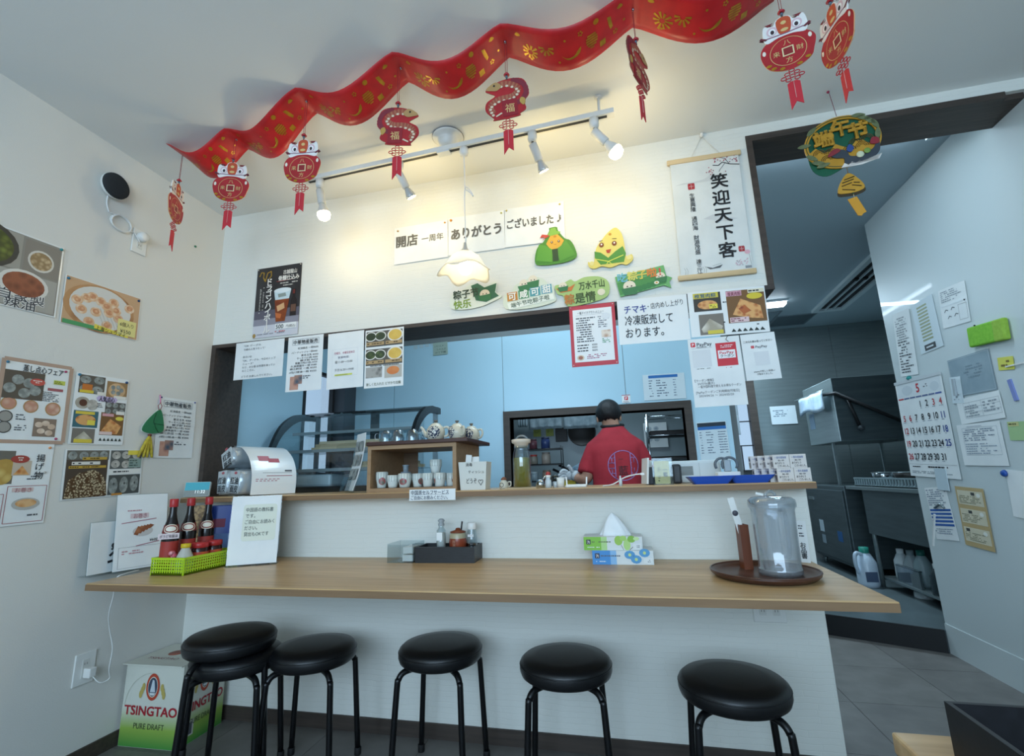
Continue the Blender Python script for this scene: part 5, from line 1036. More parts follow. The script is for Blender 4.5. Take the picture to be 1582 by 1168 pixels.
# noodle packets under a curved price sheet
FOIL = mat('silver_packet', '#b9c2c6', '#a8b2b8', scale=14, rough=.22, metal=.35, bump=.3, bscale=30)
def packet(label, loc, rz, tilt, w=.125, h=.095, d=.20):
    t = thing('noodle_packet', label, 'packet', loc, R(rz), 'noodle packets on the ledge'); T = Matrix.Rotation(R(tilt), 4, 'Y')
    b = MB(); rings = []
    for i in range(9):
        y = d*i/8; q = math.sin(math.pi*min(max(i/8, .0), 1))**.45 if 0 < i < 8 else (.12 if i else .86); q = max(q, .90) if 0 < i < 3 else q
        rings.append([T @ Vector((w/2*(1.04-.06*q)*math.copysign(abs(math.cos(a))**.6, math.cos(a)) + .003*math.sin(7*a+i), y, h/2 + h/2*max(q, .1)*math.copysign(abs(math.sin(a))**.7, math.sin(a)) + .002*math.cos(5*a+2*i))) for a in [2*math.pi*k/20 for k in range(20)]])
    b.loft(rings, FOIL); b.obj('bag', t)
    b = MB()
    TF = T @ Matrix.Translation((0, .0165, h/2)) @ Matrix.Rotation(R(0), 4, 'X') @ VF
    b.box((-w*.42, -h*.38, .0165), (w*.42, h*.40, .0195), mat('packet_front', '#c6cdd0', rough=.3, metal=.2), M=TF); b.obj('front_panel', t)
    b = MB()
    for tx, yy in (('红油', .006), ('面皮', -.034)):
        vs, fs = glyphs(tx)
        for dx, dy in ((-.0009, 0), (.0009, 0), (0, .0009)): b.add([(vx*.038-.038+dx, vy*.038+yy-.012+dy, .0205) for vx, vy in vs], fs, '#1c1e22', False, TF)
    b.box((-.034, -.0525, .0198), (.036, -.0505, .0205), '#2a2c30', M=TF); b.ball((.006, .046, .020), .010, '#b85a62', 10, 6, (1.4, .7, .1), M=TF); b.obj('lettering', t)
packet('silver noodle packet at the front left of the ledge pile', (-1.982, 2.055, ZL), -20, -2, .100, .140, .21)
packet('silver noodle packet in the ledge pile half under the price sheet', (-1.878, 2.020, ZL), -20, 2, .098, .135, .21)
packet('silver noodle packet on top of the ledge pile, leaning', (-1.950, 2.05, ZL+.146), -20, -24, .115, .100, .21)
t = thing('curved_price_sheet', 'white laminated price sheet curved over the noodle packets', 'sheet', (-1.876, 2.022, ZL), R(-20))
b = MB(); arc = [(.060, .004), (.064, .07), (.056, .125), (.024, .185), (-.03, .230), (-.08, .250), (-.13, .255)]; A2 = [(p.x, p.y) for p in spline([(a, c, 0) for a, c in arc], 5)]
for a, c in zip(A2, A2[1:]): b.quad((a[0], .045, a[1]), (a[0], .285, a[1]), (c[0], .285, c[1]), (c[0], .045, c[1]), LAMI)
so = b.obj('sheet_body', t); md = so.modifiers.new('thickness', 'SOLIDIFY'); md.thickness = .001; md.offset = -1
b = MB()
def on_arc(s, y, d=.0012):
    i = min(int(s*(len(A2)-1)), len(A2)-2); q = s*(len(A2)-1)-i; a, c = Vector((*A2[i], 0)), Vector((*A2[i+1], 0)); p = a.lerp(c, q); n = (c-a).normalized(); return Vector((p.x + n.y*d, y, p.y - n.x*d))
def arcq(s0, s1, y0, y1, m):
    k = 3
    for j in range(k): sa, sb = s0+(s1-s0)*j/k, s0+(s1-s0)*(j+1)/k; b.quad(on_arc(sa, y0), on_arc(sa, y1), on_arc(sb, y1), on_arc(sb, y0), m)
arcq(.46, .54, .09, .15, '#c47a84'); arcq(.44, .50, .14, .20, '#b8606a'); arcq(.24, .25, .12, .26, '#a85a62'); arcq(.29, .295, .10, .26, '#6a6c70'); arcq(.31, .335, .22, .26, '#5a5c60')
for k in range(6): arcq(.19, .20, .065+.022*k, .08+.022*k, '#c0808a'); arcq(.165, .175, .065+.02*k, .077+.02*k, '#c0808a')
b.obj('print', so)

# leaflet holder
M = Matrix.Translation((-1.315, 2.12, ZL+.004)) @ Matrix.Rotation(R(-42), 4, 'Z') @ Matrix.Rotation(R(-16), 4, 'X')
t = thing('leaflet_stand', 'clear acrylic stand with a curled photo leaflet, left of the cup shelf', 'leaflet stand', mw=M)
b = MB(); b.box((-.075, .004, .002), (.075, .007, .15), CLEAR); b.box((-.075, -.022, .002), (.075, -.019, .07), CLEAR); b.box((-.075, -.022, .0), (.075, .03, .003), CLEAR); b.obj('holder', t)
b = MB(); L = [(.000, .006), (.002, .10), (-.006, .20), (-.024, .29)]; L2 = [(p.x, p.y) for p in spline([(a, c, 0) for a, c in L], 5)]
for a, c in zip(L2, L2[1:]): b.quad((-.068, a[0], a[1]), (.068, a[0], a[1]), (.068, c[0], c[1]), (-.068, c[0], c[1]), LAMI)
lf = b.obj('leaflet', t); md = lf.modifiers.new('thickness', 'SOLIDIFY'); md.thickness = .002
b = MB()
for i, (za, zb) in enumerate(((.06, .115), (.13, .185), (.20, .25))):
    for xa in (-.058, .004):
        def yy(z): return (.000 if z < .1 else .002 - (z-.1)*.08 if z < .2 else -.006-(z-.2)*.2) - .004
        b.quad((xa, yy(za), za), (xa+.054, yy(za), za), (xa+.054, yy(zb), zb), (xa, yy(zb), zb), food('#5a5c5c', '#9aa09c', 40))
b.obj('photos', lf)

# cup shelf and what it holds
SHW = wood('shelf_veneer', '#9a7a58', '#a88764', 0, 4, .5); SHD = wood('shelf_inside', '#6f5740', '#7a614a', 0, 4, .6)
t = thing('cup_shelf', 'open wooden box shelf for tea cups standing on the ledge', 'shelf', (0, 0, 0))
cx0, cx1, cy0, cy1, cz = -1.192, -.744, 2.08, 2.44, 1.232
for nm, a, c in (('bottom', (cx0+.018, cy0, ZL), (cx1-.018, cy1, ZL+.018)), ('top', (cx0+.018, cy0, cz-.018), (cx1-.018, cy1, cz)), ('side', (cx0, cy0, ZL), (cx0+.018, cy1, cz)), ('side', (cx1-.018, cy0, ZL), (cx1, cy1, cz))):
    b = MB(); b.box(a, c, SHW); b.obj(nm, t)
b = MB(); b.box((cx0+.018, cy1-.006, ZL+.018), (cx0+.10, cy1, cz-.018), SHD); b.obj('back_strip', t)
b = MB(); b.box((-1.195, 2.065, 1.2325), (-.685, 2.445, 1.2505), wood('dark_tray_wood', '#3e2620', '#4b2f27', 0, 4, .45), bev=.003); tag(b.obj('dark_tray'), 'dark brown wooden board lying on top of the cup shelf', 'tray')
ZT = 1.251
def glass_cup(label, x, y):
    o = MB(); r0 = .029
    o.lathe([(r0, 0), (r0+.001, .02), (r0-.003, .045), (r0-.010, .056), (0, .058), (r0-.012, .053), (r0-.005, .044), (r0-.0015, .02), (r0-.0015, .0)], GLASSW, 20)
    q = o.obj('glass_cup', loc=(x, y, ZT)); tag(q, label, 'glass', 'upturned glasses on the cup shelf')
    h = MB(); h.tube(spline([(r0-.002, 0, .044), (r0+.020, 0, .042), (r0+.022, 0, .020), (r0, 0, .012)], 4), .0028, GLASSW, 6); h.obj('handle', q)
    return q
for k, (x, y, rz) in enumerate(((-1.125, 2.13, 200), (-1.055, 2.12, 150), (-1.10, 2.215, 90), (-.985, 2.13, 20), (-1.02, 2.22, 70), (-.965, 2.26, 0))):
    q = glass_cup(['leftmost upturned glass mug at the front of the dark board', 'second upturned glass mug at the front of the dark board', 'left upturned glass mug in the back row on the dark board', 'third upturned glass mug at the front, beside the teapot spout', 'middle upturned glass mug in the back row on the dark board', 'right upturned glass mug in the back row, behind the teapot spout'][k], x, y); q.rotation_euler.z = R(rz)
b = MB(); b.prism([(-.022,-.016),(.022,-.010),(.014,.016),(-.018,.012)], 0, .002, '#d8a8a0'); tag(b.obj('pink_slip', loc=(-1.165, 2.10, ZT)), 'small pink paper slip at the left end of the dark board', 'slip')
POT = mat('teapot_glaze', '#cfc9b6', rough=.2); POTB = mat('blue_leaf_print', '#d6d2c4', '#27314e', scale=150, rough=.2, contrast=(.47, .53), detail=1)
def teapot(label, x, y, rz, r=.046, printed=True):
    t = thing('teapot', label, 'teapot', (x, y, ZT), R(rz), 'teapots on the cup shelf')
    b = MB(); b.lathe([(0, 0), (r*.62, 0), (r*.85, r*.25), (r, r*.75), (r*.96, r*1.15), (r*.72, r*1.55), (r*.55, r*1.66)], POT, 28); b.obj('body', t)
    if printed:
        for s_ in (-1, 1):
            pb = MB(); vs = []; fs = []; n = 18; m_ = 8
            for i in range(m_+1):
                for k in range(n):
                    a = 2*math.pi*k/n; rad = .92*i/m_; th = -math.pi/2*s_ + rad*.80*math.cos(a); zz = r*(.86 + .72*rad*math.sin(a)/1.0)
                    rr_ = r*1.012*(1 - .30*max(0, (zz/r-1.0))**1.6 - .24*max(0, .70-zz/r)); vs.append((rr_*math.cos(th), rr_*math.sin(th), zz))
            for i in range(m_):
                for k in range(n): k2 = (k+1) % n; fs.append((i*n+k, i*n+k2, (i+1)*n+k2, (i+1)*n+k))
            pb.add(vs, fs, POTB, True); pb.obj('leaf_print', t)
    b = MB(); b.lathe([(r*.57, r*1.63), (r*.50, r*1.78), (r*.20, r*1.90), (0, r*1.92)], POT, 24); b.lathe([(r*.10, r*1.88), (r*.13, r*2.0), (r*.24, r*2.10), (r*.20, r*2.20), (0, r*2.22)], mat('pot_knob', '#6a6258', rough=.3), 14); b.obj('lid', t)
    b = MB(); b.tube(spline([(-r*.85, 0, r*.55), (-r*1.25, 0, r*.9), (-r*1.38, 0, r*1.25), (-r*1.62, 0, r*1.5)], 4), [r*.30, r*.28, r*.26, r*.24, r*.22, r*.20, r*.18, r*.17, r*.16, r*.15, r*.14, r*.14, r*.15], POT, 10); b.obj('spout', t)
    b = MB(); b.tube(spline([(r*.85, 0, r*1.35), (r*1.3, 0, r*1.4), (r*1.48, 0, r*.95), (r*1.25, 0, r*.5), (r*.9, 0, r*.42)], 5), r*.12, POT, 8); b.obj('handle', t)
teapot('cream teapot with blue leaf print, spout to the left beside the glasses', -.885, 2.18, 8)
teapot('cream teapot with blue leaf print, handle turned toward the counter, middle of three', -.778, 2.19, -38, .043)
teapot('cream teapot with its handle to the right, partly hidden behind the middle one', -.760, 2.36, -10, .044)
FLOWER = mat('red_flower_print', '#a8484e', '#5f6a58', scale=60, rough=.25)
def cup(label, x, y, z, rz=0, flower=False, r=.027, h=.062):
    o = MB(); n = 24; o.lathe([(0, .001), (r*.78, 0), (r*.82, h*.18), (r, h*.55), (r, h), (r-.003, h), (r-.003, h*.5), (r*.7, .006), (0, .005)], CUPG, n)
    q = o.obj('tea_cup', loc=(x, y, z)); q.rotation_euler.z = R(rz); tag(q, label, 'cup', 'tea cups in the box shelf')
    g_ = MB()
    for k in range(14): a = 2*math.pi*k/14; g_.tube([((r+.0004)*math.cos(a), (r+.0004)*math.sin(a), h*.50), ((r+.0004)*math.cos(a), (r+.0004)*math.sin(a), h*.96)], .0011, mat('cup_rib', '#b4bdb8', rough=.25), 4)
    g_.obj('ribs', q)
    if flower:
        fl = MB(); vs = []; fs = []
        for i in range(5):
            for k in range(12): a = 2*math.pi*k/12; rad = i/4; th = -math.pi/2 + rad*.62*math.cos(a); vs.append(((r+.0008)*math.cos(th), (r+.0008)*math.sin(th), h*.42 + h*.24*rad*math.sin(a)))
        for i in range(4):
            for k in range(12): k2 = (k+1) % 12; fs.append((i*12+k, i*12+k2, (i+1)*12+k2, (i+1)*12+k))
        fl.add(vs, fs, FLOWER, True); fl.obj('flower_print', q)
    return q
Zc = ZL+.0195
for k, (x, y, rz, fl, h, lab) in enumerate(((-1.135, 2.12, 30, True, .075, 'tall white tea cup at the left end of the box shelf'), (-1.075, 2.115, 0, False, .058, 'plain ribbed tea cup second from the left in the box shelf'), (-1.012, 2.11, 8, True, .064, 'ribbed tea cup with a red flower facing front in the box shelf'), (-.958, 2.14, 60, True, .062, 'ribbed tea cup fourth from the left, its flower half turned away'), (-.897, 2.115, -70, True, .062, 'plain-sided ribbed tea cup below the stacked one in the box shelf'), (-.838, 2.115, -60, True, .062, 'ribbed tea cup second from the right in the box shelf'), (-.796, 2.155, 60, True, .060, 'ribbed tea cup at the right end of the box shelf'))):
    cup(lab, x, y, Zc, rz, fl, .030 if k == 2 else .027, h)
cup('ribbed tea cup stacked on top of the front row in the box shelf', -.868, 2.14, Zc+.0625, 0, False, .027, .062)
cup('tea cup hidden at the back left of the box shelf under a small lid', -1.06, 2.22, Zc, 0, False, .03, .066)
b = MB(); b.lathe([(0, 0), (.026, 0), (.024, .006), (.012, .008), (.014, .034), (.018, .040), (0, .041)], mat('grey_lid', '#8d9aa2', rough=.3), 18); tag(b.obj('small_goblet', loc=(-1.06, 2.22, Zc+.067)), 'small grey footed goblet standing on the back left tea cup', 'goblet')
o, f = sheet('self_service_sign', 'white sign about self-service Chinese tea taped to the ledge front', 'sign', Matrix.Translation((-.826, 1.9955, 1.001)) @ VF, .215, .048)
f.text('中国茶セルフサービス', .04, .28, .017, '#3a4256', .008, fit=.82); f.line([(.04,.48),(.86,.46)], .0008, '#3a4256'); f.text('ご自由にお飲みください。', .04, .74, .016, '#3a4256', .004, fit=.80); f.done(o)
# white tissue box with handwriting
t = thing('wet_tissue_box', 'white open box with hand-written words and a heart, holding tissue packs', 'box', (-.672, 2.10, ZL), R(3))
b = MB(); w0, w1, dd, hh = .058, .066, .095, .125
vs = [(-w0, 0, 0), (w0, 0, 0), (w0, dd, 0), (-w0, dd, 0), (-w1, -.006, hh), (w1, -.006, hh), (w1, dd+.006, hh), (-w1, dd+.006, hh)]
b.add(vs, [(3, 2, 1, 0), (0, 1, 5, 4), (1, 2, 6, 5), (2, 3, 7, 6), (3, 0, 4, 7)], mat('cream_card', '#d9dad2', rough=.6)); wb = b.obj('box_body', t); md = wb.modifiers.new('thickness', 'SOLIDIFY'); md.thickness = .002
f = Flat(.12, .125); f.text('消毒', .24, .10, .014, BLK, .004); f.text('ティッシュ', .34, .36, .013, BLK, 0); f.text('どうぞ', .26, .68, .022, BLK, .002, fit=.40); f.text('♡', .72, .74, .030, BLK, .004)
T = Matrix.Translation((0, -.0045, .0625)) @ Matrix.Rotation(R(3), 4, 'X') @ VF
hb = f.tx; hb.v = [tuple(T @ Vector(v)) for v in hb.v]; hb.obj('handwriting', t)
b = MB(); b.box((-.055, .03, .01), (-.028, .036, .155), WPLAS, M=Matrix.Rotation(R(6), 4, 'Y')); b.box((-.02, .05, .01), (.018, .056, .150), WPLAS); b.obj('tissue_packs', t)
# little pot figure
t = thing('small_sauce_pot', 'tiny cream pottery jug with a brown stopper beside the white box', 'jug', (-.532, 2.12, ZL))
b = MB(); b.lathe([(0, 0), (.018, 0), (.022, .010), (.020, .026), (.012, .036), (.011, .040)], POT, 18); b.obj('body', t)
b = MB(); b.lathe([(.011, .039), (.014, .041), (.012, .046), (.005, .052), (0, .054)], mat('cork_brown', '#7a4a32', rough=.6), 14); b.obj('stopper', t)
b = MB(); b.tube(spline([(.019, 0, .030), (.032, 0, .030), (.031, 0, .014), (.020, 0, .010)], 4), .003, POT, 6); b.obj('handle', t)
b = MB(); b.tube([(-.006+.009*math.cos(a), -.0215, .018+.009*math.sin(a)) for a in [i*math.pi/6 for i in range(12)]], .0012, '#33343a', 4, closed=True); b.obj('painted_ring', t)
# carafe
t = thing('tea_carafe', 'tall glass carafe of green tea with a cream lid', 'carafe', (-.442, 2.10, ZL))
b = MB(); b.lathe([(0, 0), (.036, 0), (.040, .006), (.040, .130), (.036, .155), (.031, .172), (.033, .186), (.030, .186), (.029, .172), (.034, .154), (.0375, .130), (.0375, .008), (0, .006)], GLASSW, 28); b.obj('glass', t)
b = MB(); b.lathe([(0, .008), (.0370, .008), (.0370, .128), (.0368, .134), (0, .134)], glass('green_tea', '#ecca3c', alpha=.04, body=.5), 28); b.obj('tea', t)
b = MB(); b.box((-.002, -.006, .02), (.020, -.002, .136), mat('tea_bag_green', '#b9c05a', rough=.6)); b.obj('tea_packet', t)
b = MB(); b.lathe([(0, .180), (.030, .180), (.032, .196), (.042, .200), (.044, .214), (.040, .216), (0, .216)], mat('cream_lid', '#d8c8b4', rough=.45), 24); b.obj('lid', t)
b = MB(); b.tube([(.026*math.cos(a), .012, .214+.020*math.sin(a)) for a in [i*math.pi/8 for i in range(9)]], .004, GLASSW, 8); b.obj('lid_loop', t)
b = MB(); b.prism([(-.50, 2.005), (-.365, 2.010), (-.355, 2.05), (-.40, 2.06), (-.49, 2.055)], ZL+.0005, ZL+.006, wood('thin_board', '#b79a72', '#c4a880', 0, 4, .5)); tag(b.obj('thin_board'), 'thin pale wooden board lying on the ledge in front of the carafe', 'board')
# small utensils between carafe and tablet
t = thing('chrome_spoon_rest', 'shiny chrome dome cup beside the carafe', 'utensil', (-.372, 2.16, ZL)); b = MB(); b.lathe([(0, 0), (.020, 0), (.022, .02), (.014, .034), (0, .038)], mat('chrome', '#c4cace', rough=.08, metal=1), 18); b.obj('dome', t); b = MB(); b.tube([(.01, 0, .034), (.022, 0, .05)], .003, MATS['chrome'], 6); b.obj('knob', t)
b = MB(); b.lathe([(0, 0), (.007, 0), (.008, .04), (.011, .062), (.008, .070), (0, .071)], mat('red_grip', '#a8342c', rough=.4), 12, M=Matrix.Rotation(R(8), 4, 'Y')); tag(b.obj('red_handle', loc=(-.350, 2.2, ZL)), 'red handled tool standing behind the small jars', 'tool')
t = thing('small_jar', 'small white plastic jar with a clear top, left of the black ball', 'jar', (-.333, 2.14, ZL)); b = MB(); b.lathe([(0, 0), (.014, 0), (.014, .030), (.010, .036), (.010, .044), (0, .045)], mat('milky_plastic', '#c9d3d6', rough=.3), 16); b.obj('body', t); b = MB(); b.lathe([(.010, .044), (.012, .045), (.012, .054), (0, .055)], WPLAS, 14); b.obj('cap', t)
t = thing('pepper_mill', 'black round pepper shaker on a small clear base', 'shaker', (-.306, 2.18, ZL)); b = MB(); b.lathe([(0, 0), (.012, 0), (.012, .026), (0, .026)], MATS['milky_plastic'], 16); b.obj('base', t); b = MB(); b.ball((0, 0, .040), .017, mat('dark_ball', '#1f2624', rough=.25), 16, 10); b.obj('top', t)
t = thing('white_cup', 'plain white plastic cup next to the bowl of noodles', 'cup', (-.280, 2.16, ZL)); b = MB(); b.lathe([(0, 0), (.015, 0), (.018, .042), (.0165, .042), (.014, .003), (0, .003)], WPLAS, 18); b.obj('cup_body', t); b = MB(); b.tube([(x, y, .042) for x, y in ring(0, 0, .0175, .0175, 18)], .0012, WPLAS, 5, closed=True); b.obj('rim', t)
t = thing('white_tray_stand', 'small white flat tray stand on the ledge below the bowl of noodles', 'tray', (-.205, 2.10, ZL)); b = MB(); b.box((-.045, -.02, 0), (.045, .03, .012), WPLAS, bev=.004); b.obj('tray', t)
for x in (-.046, .038): b = MB(); b.box((x, .02, .012), (x+.006, .026, .045), WPLAS, M=Matrix.Rotation(R(4 if x > 0 else -2), 4, 'Y')); b.obj('post', t)
# white charging cable, sanitizer nozzle
b = MB(); b.tube(spline([(-.09, 2.05, ZL+.003), (-.05, 2.10, ZL+.008), (.0, 2.14, ZL+.034), (.045, 2.16, ZL+.045), (.075, 2.16, ZL+.047)], 6), .0028, CABLE, 7); b.box((.068, 2.155, ZL+.042), (.084, 2.165, ZL+.052), WPLAS); tag(b.obj('charging_cable'), 'white charging cable lying across the ledge in front of the red shirt', 'cable')
t = thing('small_dropper', 'tiny clear dropper bottle on the ledge in front of the red shirt', 'bottle', (-.018, 2.10, ZL)); b = MB(); b.lathe([(0, 0), (.007, 0), (.007, .022), (.004, .026), (.003, .042), (0, .043)], MATS['milky_plastic'], 12); b.obj('bottle', t); b = MB(); b.lathe([(.0045, .024), (.0048, .030), (.004, .032), (0, .033)], WPLAS, 10); b.obj('collar', t)
# tablet and card reader
t = thing('tablet_stand', 'tablet on a white stand seen from its back edge, beside the card holder', 'tablet', (.085, 2.20, ZL), R(8))
b = MB(); b.box((-.004, -.06, .004), (.004, .07, .115), WPLAS, M=Matrix.Rotation(R(6), 4, 'Y')); b.obj('screen_edge', t)
b = MB(); b.prism([(.010, .07), (.028, .105), (.042, .100), (.024, .060)], -.02, .02, WPLAS, VF); b.obj('support_arm', t)
b = MB(); b.box((.012, -.03, 0), (.05, .06, .075), mat('grey_terminal', '#4a4e54', rough=.5), bev=.006); b.obj('terminal', t)
t = thing('card_holder', 'clear acrylic holder of yellowish business cards on the ledge', 'card holder', (.156, 2.10, ZL), R(-2))
b = MB(); b.box((-.040, 0, 0), (.040, .003, .110), CLEAR); b.box((-.040, .03, 0), (.040, .033, .110), CLEAR); b.box((-.040, 0, 0), (-.037, .033, .110), CLEAR); b.box((.037, 0, 0), (.040, .033, .110), CLEAR); b.box((-.040, 0, 0), (.040, .033, .003), CLEAR); b.obj('holder', t)
b = MB(); b.box((-.032, .006, .004), (.028, .026, .098), mat('yellow_cards', '#d8cc96', rough=.6)); cd = b.obj('cards', t)
f = Flat(.06, .094); f.vtext('一藍', .72, .30, .017, '#3c3a30', .015); f.greek(.22,.28,.46,.78,7,'#8a8260'); f.ell(.26,.86,.05,.03,'#6a6448',1)
for mb, nm in ((f.pr, 'print'), (f.tx, 'lettering')): mb.v = [tuple(Matrix.Translation((-.002, .0055, .051)) @ VF @ Vector(v)) for v in mb.v]; mb.obj(nm, cd)
b = MB(); b.box((.205, 2.22, ZL), (.245, 2.28, ZL+.085), mat('dark_device', '#33373b', rough=.45), bev=.01); tag(b.obj('payment_terminal'), 'dark rounded payment terminal behind the card holder', 'terminal')
# cash register
t = thing('cash_register', 'white cash register with a grey display behind the blue trays', 'cash register', (.318, 2.30, ZL))
b = MB(); b.box((-.135, 0, 0), (.105, .14, .10), mat('register_white', '#cdd6d8', rough=.45), bev=.012); b.obj('body', t)
b = MB(); b.box((-.075, -.002, .035), (-.015, .002, .075), mat('register_display', '#69706c', rough=.3)); b.box((-.068, -.003, .042), (-.022, -.001, .068), mat('register_lcd', '#565d56', rough=.2)); b.obj('display', t)
b = MB(); b.box((.012, -.0008, .01), (.0135, .001, .09), '#aab4b6'); b.obj('seam', t)
t = thing('barcode_reader', 'grey ring-shaped reader on a white base behind the blue trays', 'reader', (.427, 2.20, ZL))
b = MB(); b.box((-.045, -.03, 0), (.045, .03, .045), WPLAS, bev=.004); b.obj('base', t)
for dx, rr_ in ((-.018, .028), (.012, .030)):
    b = MB(); b.tube([(dx + rr_*math.cos(a), .0, .075 + rr_*math.sin(a)) for a in [-.6+i*4.3/14 for i in range(15)]], .0055, mat('reader_grey', '#5d666c', rough=.35), 8); b.obj('loop', t)
b = MB(); b.box((-.012, -.012, .045), (.016, .012, .095), mat('reader_body', '#9aa6ac', rough=.35), bev=.005); b.obj('reader_head', t)
# blue change trays
BLUET = mat('blue_plastic', '#2f5cc0', rough=.35)
def change_tray(label, x, y, rz):
    t = thing('change_tray', label, 'tray', (x, y, ZL), R(rz), 'blue change trays')
    b = MB(); o_ = rrect(-.085, -.055, .085, .055, .012, 3); i_ = rrect(-.062, -.036, .062, .036, .010, 3); n = len(o_)
    vs = [(x_, y_, .003) for x_, y_ in i_] + [(x_, y_, .030) for x_, y_ in o_] + [(x_*1.03, y_*1.04, .030) for x_, y_ in o_] + [(x_, y_, 0) for x_, y_ in i_]; fs = [tuple(range(n)), tuple(reversed(range(3*n, 4*n)))]
    for k in range(n): k2 = (k+1) % n; fs += [(k, k2, n+k2, n+k), (n+k, n+k2, 2*n+k2, 2*n+k), (2*n+k, 2*n+k2, 3*n+k2, 3*n+k)]
    b.add(vs, fs, BLUET); b.obj('tray_body', t)
    b = MB()
    for k in range(5): b.tube([(-.05, -.024+.012*k, .004), (.05, -.024+.012*k, .004)], .0016, BLUET, 5)
    b.obj('floor_ribs', t)
change_tray('blue plastic change tray nearer the card holder', .333, 2.075, 1); change_tray('blue plastic change tray nearer the small boxes', .487, 2.115, 2)
b = MB(); b.box((.545, 2.10, ZL), (.558, 2.14, ZL+.022), '#2a3450'); tag(b.obj('pen_block'), 'dark blue block between the trays and the small boxes', 'block')
# gift boxes: two rows of two seen from the front, with more behind on the left
def gift_box(label, x, y, z, rz=0):
    t = MB(); w_, d_, h_ = .058, .036, .052
    t.box((0, 0, 0), (w_, d_, h_), mat('gift_box_card', '#d8d2cc', rough=.55)); q = t.obj('gift_box', loc=(x, y, z)); q.rotation_euler.z = R(rz); tag(q, label, 'box', 'small thank-you gift boxes')
    f = Flat(w_, h_); f.text('一周年感謝祭', .10, .22, .008, '#5f78a8', .006, fit=.72); f.text('開店一周年', .30, .43, .0055, BLK, .006, fit=.38); f.text('ありがとう', .10, .63, .008, BLK, .008, fit=.55); f.text('ございました。', .24, .84, .008, BLK, .008, fit=.70)
    f.tx.v = [tuple(Matrix.Translation((w_/2, 0, h_/2)) @ VF @ Vector(v)) for v in f.tx.v]; f.tx.obj('lettering', q)
    s_ = MB(); s_.box((-.0006, .006, .006), (0, .030, .026), ink('#8a8684')); s_.box((-.0006, .008, .032), (0, .028, .044), ink('#3a4256')); s_.obj('side_print', q)
i = 0
for lev in (0, 1):
    for xx in (0, 1):
        gift_box(('upper ' if lev else 'lower ') + ('right' if xx else 'left') + ' gift box of the front four beside the doorway', .578 - lev*.008 + xx*.0595, 2.055 + lev*.004, ZL + lev*.0525)
for lev in (0, 1):
    for k in range(3):
        gift_box(['first', 'second', 'third'][k] + (' gift box in the upper' if lev else ' gift box in the lower') + ' row behind and left of the front four', .578 - lev*.008 - .018*(k+1), 2.055 + lev*.004 + .037*(k+1), ZL + lev*.0525)
b = MB()
for k in range(6): b.quad((.66, 2.22+.03*k, ZL+.001+.018*math.sin(k*.5)), (.73, 2.22+.03*k, ZL+.012+.02*math.sin(k*.5)), (.73, 2.25+.03*k, ZL+.012+.02*math.sin(k*.5+.5)), (.66, 2.25+.03*k, ZL+.001+.018*math.sin(k*.5+.5)), LB)
q = b.obj('curled_paper'); md = q.modifiers.new('thickness', 'SOLIDIFY'); md.thickness = .001; tag(q, 'pale blue curled paper at the right end of the ledge behind the gift boxes', 'sheet')

# ================================================================== things on the counter
ZK = .7205
def menu_stand(name, label, x, y, rz, w, h, lean, fn):
    """upright acrylic stand with a printed card"""
    M = Matrix.Translation((x, y, ZK)) @ Matrix.Rotation(R(rz), 4, 'Z') 
    t = thing(name, label, 'menu stand', mw=M); L = Matrix.Rotation(R(-lean), 4, 'X')
    b = MB(); b.box((-w/2, .0012, .004), (w/2, .003, h), CLEAR, M=L); b.box((-w/2, -.02, 0), (w/2, .05, .003), CLEAR); b.obj('acrylic_stand', t)
    b = MB(); b.box((-w/2+.003, -.001, .006), (w/2-.003, .001, h-.003), PAPER, M=L); c = b.obj('card', t)
    f = Flat(w-.006, h-.009); fn(f); T = L @ Matrix.Translation((0, -.0012, h/2)) @ VF
    for mb, nm in ((f.pr, 'print'), (f.tx, 'lettering')):
        if mb.f: mb.v = [tuple(T @ Vector(v)) for v in mb.v]; mb.obj(nm, c)
    return t
def m1(f):
    f.text('だ', .80, .36, .026, BLK, .01); f.line([(.52,.80),(.66,.78)], .010, '#26282c', 1); f.line([(.56,.68),(.70,.60)], .010, '#26282c', 1); f.ell(.66, .48, .07, .05, '#26282c', 1); f.line([(.6,.56),(.72,.50)], .008, '#26282c', 1)
menu_stand('brush_menu_stand', 'white stand card with brush-stroke letters at the left end of the counter', -2.150, 1.665, 88, .15, .215, 4, m1)
def m2(f):
    f.greek(.20,.20,.66,.23,1,'#c08a90'); f.rect(.26,.255,.62,.32,'#dcc8c8',1); f.text('お巻き', .32, .29, .020, '#b07a80', .01, fit=.26); f.line([(.10,.38),(.78,.34)], .003, '#a85a68', 1)
    f.ell(.52, .50, .20, .07, '#c8c4c0', 1)
    for k in range(5): f.poly([(.34+.06*k,.54-.02*k),(.42+.06*k,.43-.005*k),(.50+.06*k,.45-.005*k),(.42+.06*k,.555-.02*k)], food('#b5764e', '#8f5638', 40), 2)
    f.text('¥600', .66, .63, .014, BLK, .006); f.line([(.40,.695),(.86,.655)], .003, '#a85a68', 1); f.frame(.08,.70,.95,.97,.001,'#8a8c90',1); f.greek(.14,.74,.6,.80,2,'#c08a90')
menu_stand('spring_roll_menu_stand', 'white stand card with a spring roll photo beside the green basket', -2.095, 1.765, 76, .205, .325, 7, m2)
def m3(f):
    f.poly(rrect(.24,.12,.93,.66,.05,4), '#dfe2d2', 0); 
    for k, tx in enumerate(('中国語の教科書', 'です。', 'ご自由にお読みく', 'ださい。', '貸出もOKです')): f.text(tx, .29, .20+.09*k, .017, '#4a4f48', .003, fit=(.56, .20, .60, .26, .50)[k])
menu_stand('textbook_sign_stand', 'white stand card about borrowing Chinese textbooks, right of the green basket', -1.628, 1.885, 30, .205, .300, 5, m3)

